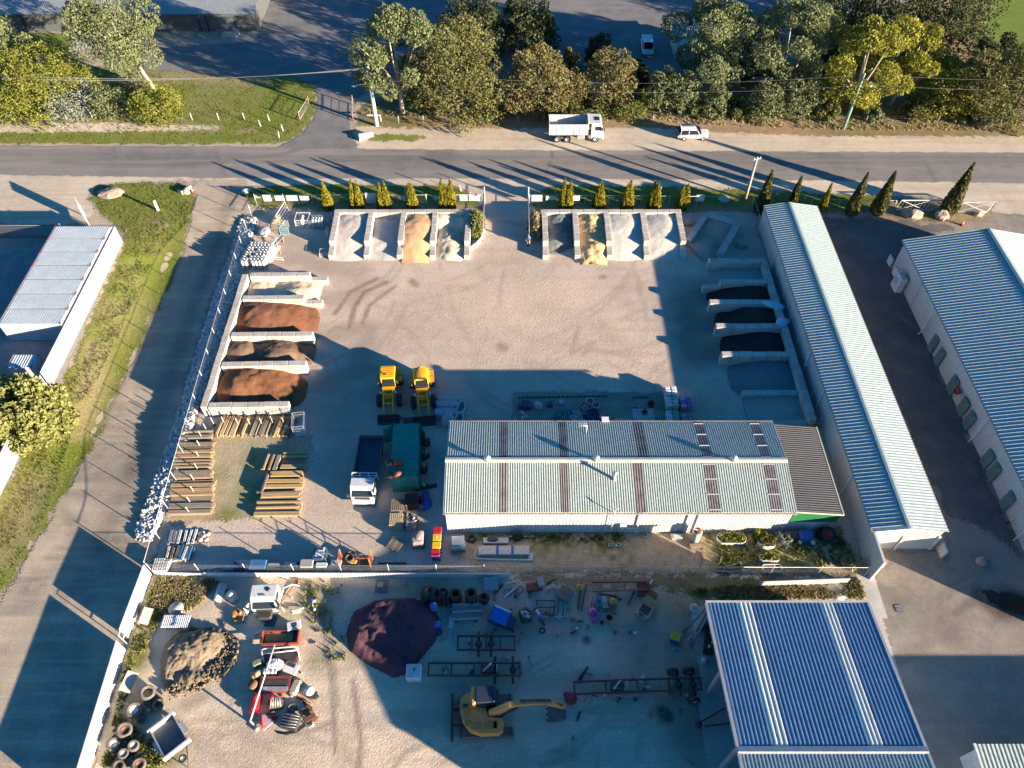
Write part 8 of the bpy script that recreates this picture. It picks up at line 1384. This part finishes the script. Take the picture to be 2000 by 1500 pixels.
for(x,y,lab)in((1353,1252,'curved white hose at the workshop brace'),(1322,1273,'curved pale pipe on the ground below the lone blue bin')):t=T('bent_pipe',lab,'pipe',x,y,0,'bent pipes near the workshop');mb=MB();mb.tube([(-.4,0,.05),(-.2,.25,.06),(.1,.3,.06),(.4,.05,.05)],.035,6);mb.build('pipe',m_pw,t);prim(t,'fitting',m_galv,'cyl',(.38,.1,.05),(.45,0,.05),.05,8)
for(cx_,cy_,rx_,ry_,n_,lab)in((1090,1195,150,50,46,'small scrap piece scattered among the junk below the yard fence'),(555,1330,65,100,42,'small scrap piece scattered around the junk row'),(950,1270,110,50,26,'small scrap piece lying between the truck chassis'),(820,945,14,90,18,'small dark scrap piece beside the green container'),(520,1180,110,40,16,'small pale scrap piece near the wrecked cab'),(1240,1345,120,26,20,'small scrap piece around the red fronted chassis')):
    for k in range(n_):
        mb=MB();l,w_=RNG.uniform(.15,.7),RNG.uniform(.06,.22)
        if k%3==0:mb.tube([(0,0,.05),(l*.5,w_,.15),(l,0,.08)],w_*.25,5)
        elif k%3==1:mb.box((0,0,.08),(l,w_,.14),0,.8)
        else:mb.cyl((0,0,.02),(0,0,.2),w_*.8,9)
        o=mb.build('scrap_piece',RNG.choice((m_rust,m_dk,m_galv,m_gr,m_rr,m_tim[2],m_pw)),None,tuple(G(cx_+RNG.uniform(-rx_,rx_),cy_+RNG.uniform(-ry_,ry_))),RNG.uniform(0,6));tag(o,lab,'scrap',lab.replace('piece','pieces'))
# ------------------------------------------------------------------ person at the gate
def person(label,loc,rz):
    t=thing('person',label,'person',loc,rz);me=bpy.data.meshes.new('body');J=[(0,0,.95,.13),(0,.0,1.15,.12),(0,0,1.38,.14),(0,0,1.52,.06),(0,.02,1.62,.09),(0,.02,1.75,.085)]
    E=[(0,1),(1,2),(2,3),(3,4),(4,5)]
    for s in(-1,1):
        b=len(J);J+=[(s*.11,0,.88,.095),(s*.12,.02*s,.5,.065),(s*.12,-.02+.06*s,.09,.045),(s*.12,.12+.06*s,.04,.04),(s*.19,0,1.42,.06),(s*.25,.02,1.14,.045),(s*.22,.14,.92,.035),(s*.2,.2,.84,.03)]
        E+=[(0,b),(b,b+1),(b+1,b+2),(b+2,b+3),(2,b+4),(b+4,b+5),(b+5,b+6),(b+6,b+7)]
        h=b+7
        for k in range(5):J.append((s*(.185+.012*k)-s*.03,.24+(.02 if 0<k<4 else-.02),.79+.005*k,.009));E.append((h,len(J)-1))
    me.from_pydata([j[:3]for j in J],E,[]);o=bpy.data.objects.new('body',me);S.collection.objects.link(o);o.parent=t;me.materials.append(M('skin',(.42,.26,.19),None,.2,.6));md=o.modifiers.new('skin','SKIN');me.skin_vertices.new()if not me.skin_vertices else None
    for i,j in enumerate(J):me.skin_vertices[0].data[i].radius=(j[3],j[3])
    me.skin_vertices[0].data[0].use_root=True;sb=o.modifiers.new('sub','SUBSURF');sb.levels=sb.render_levels=1
    mb=MB();loft(mb,[(0,[(0,0),(.01,0)]),(1,[(0,0),(.01,0)])])if 0 else None
    mb.lathe([(.19,.9),(.18,1.1),(.22,1.3),(.21,1.44),(.09,1.52)],(0,0,0),14,Matrix.Diagonal(Vector((1,.72,1))))
    for s in(-1,1):mb.tube([(s*.18,0,1.45),(s*.235,.01,1.28),(s*.25,.02,1.16)],.085,8,.075)
    mb.build('shirt',M('blue_shirt',(.10,.22,.42),None,.3,.8),t);mb=MB();mb.lathe([(.185,.82),(.19,.96),(.17,1.0)],(0,0,0),14,Matrix.Diagonal(Vector((1,.72,1))))
    for s in(-1,1):mb.tube([(s*.1,0,.9),(s*.12,.02*s,.5),(s*.12,-.02+.05*s,.1)],.105,8,.075)
    mb.build('trousers',M('khaki_cloth',(.36,.28,.19),None,.3,.85),t);mb=MB();mb.ell((0,0,1.74),(.1,.115,.1),12,8);mb.build('hair',M('brown_hair',(.10,.065,.04),None,.3,.7),t)
    for s in(-1,1):prim(t,'shoe',m_dk,'rbox',(s*.12,.06+.05*s,.045),(.1,.27,.09),.03);prim(t,'eye',m_dk,'ell',(s*.035,.108,1.66),(.012,.01,.01),6,4);prim(t,'ear',MATS['skin'],'ell',(s*.095,.02,1.65),(.015,.025,.035),6,4)
    prim(t,'nose',MATS['skin'],'ell',(0,.115,1.635),(.014,.02,.02),6,4);prim(t,'mouth',m_rr,'box',(0,.108,1.6),(.045,.01,.008))
person('person in blue shirt and khaki trousers standing at the right side of the gateway',tuple(G(1032,480)),R(150))
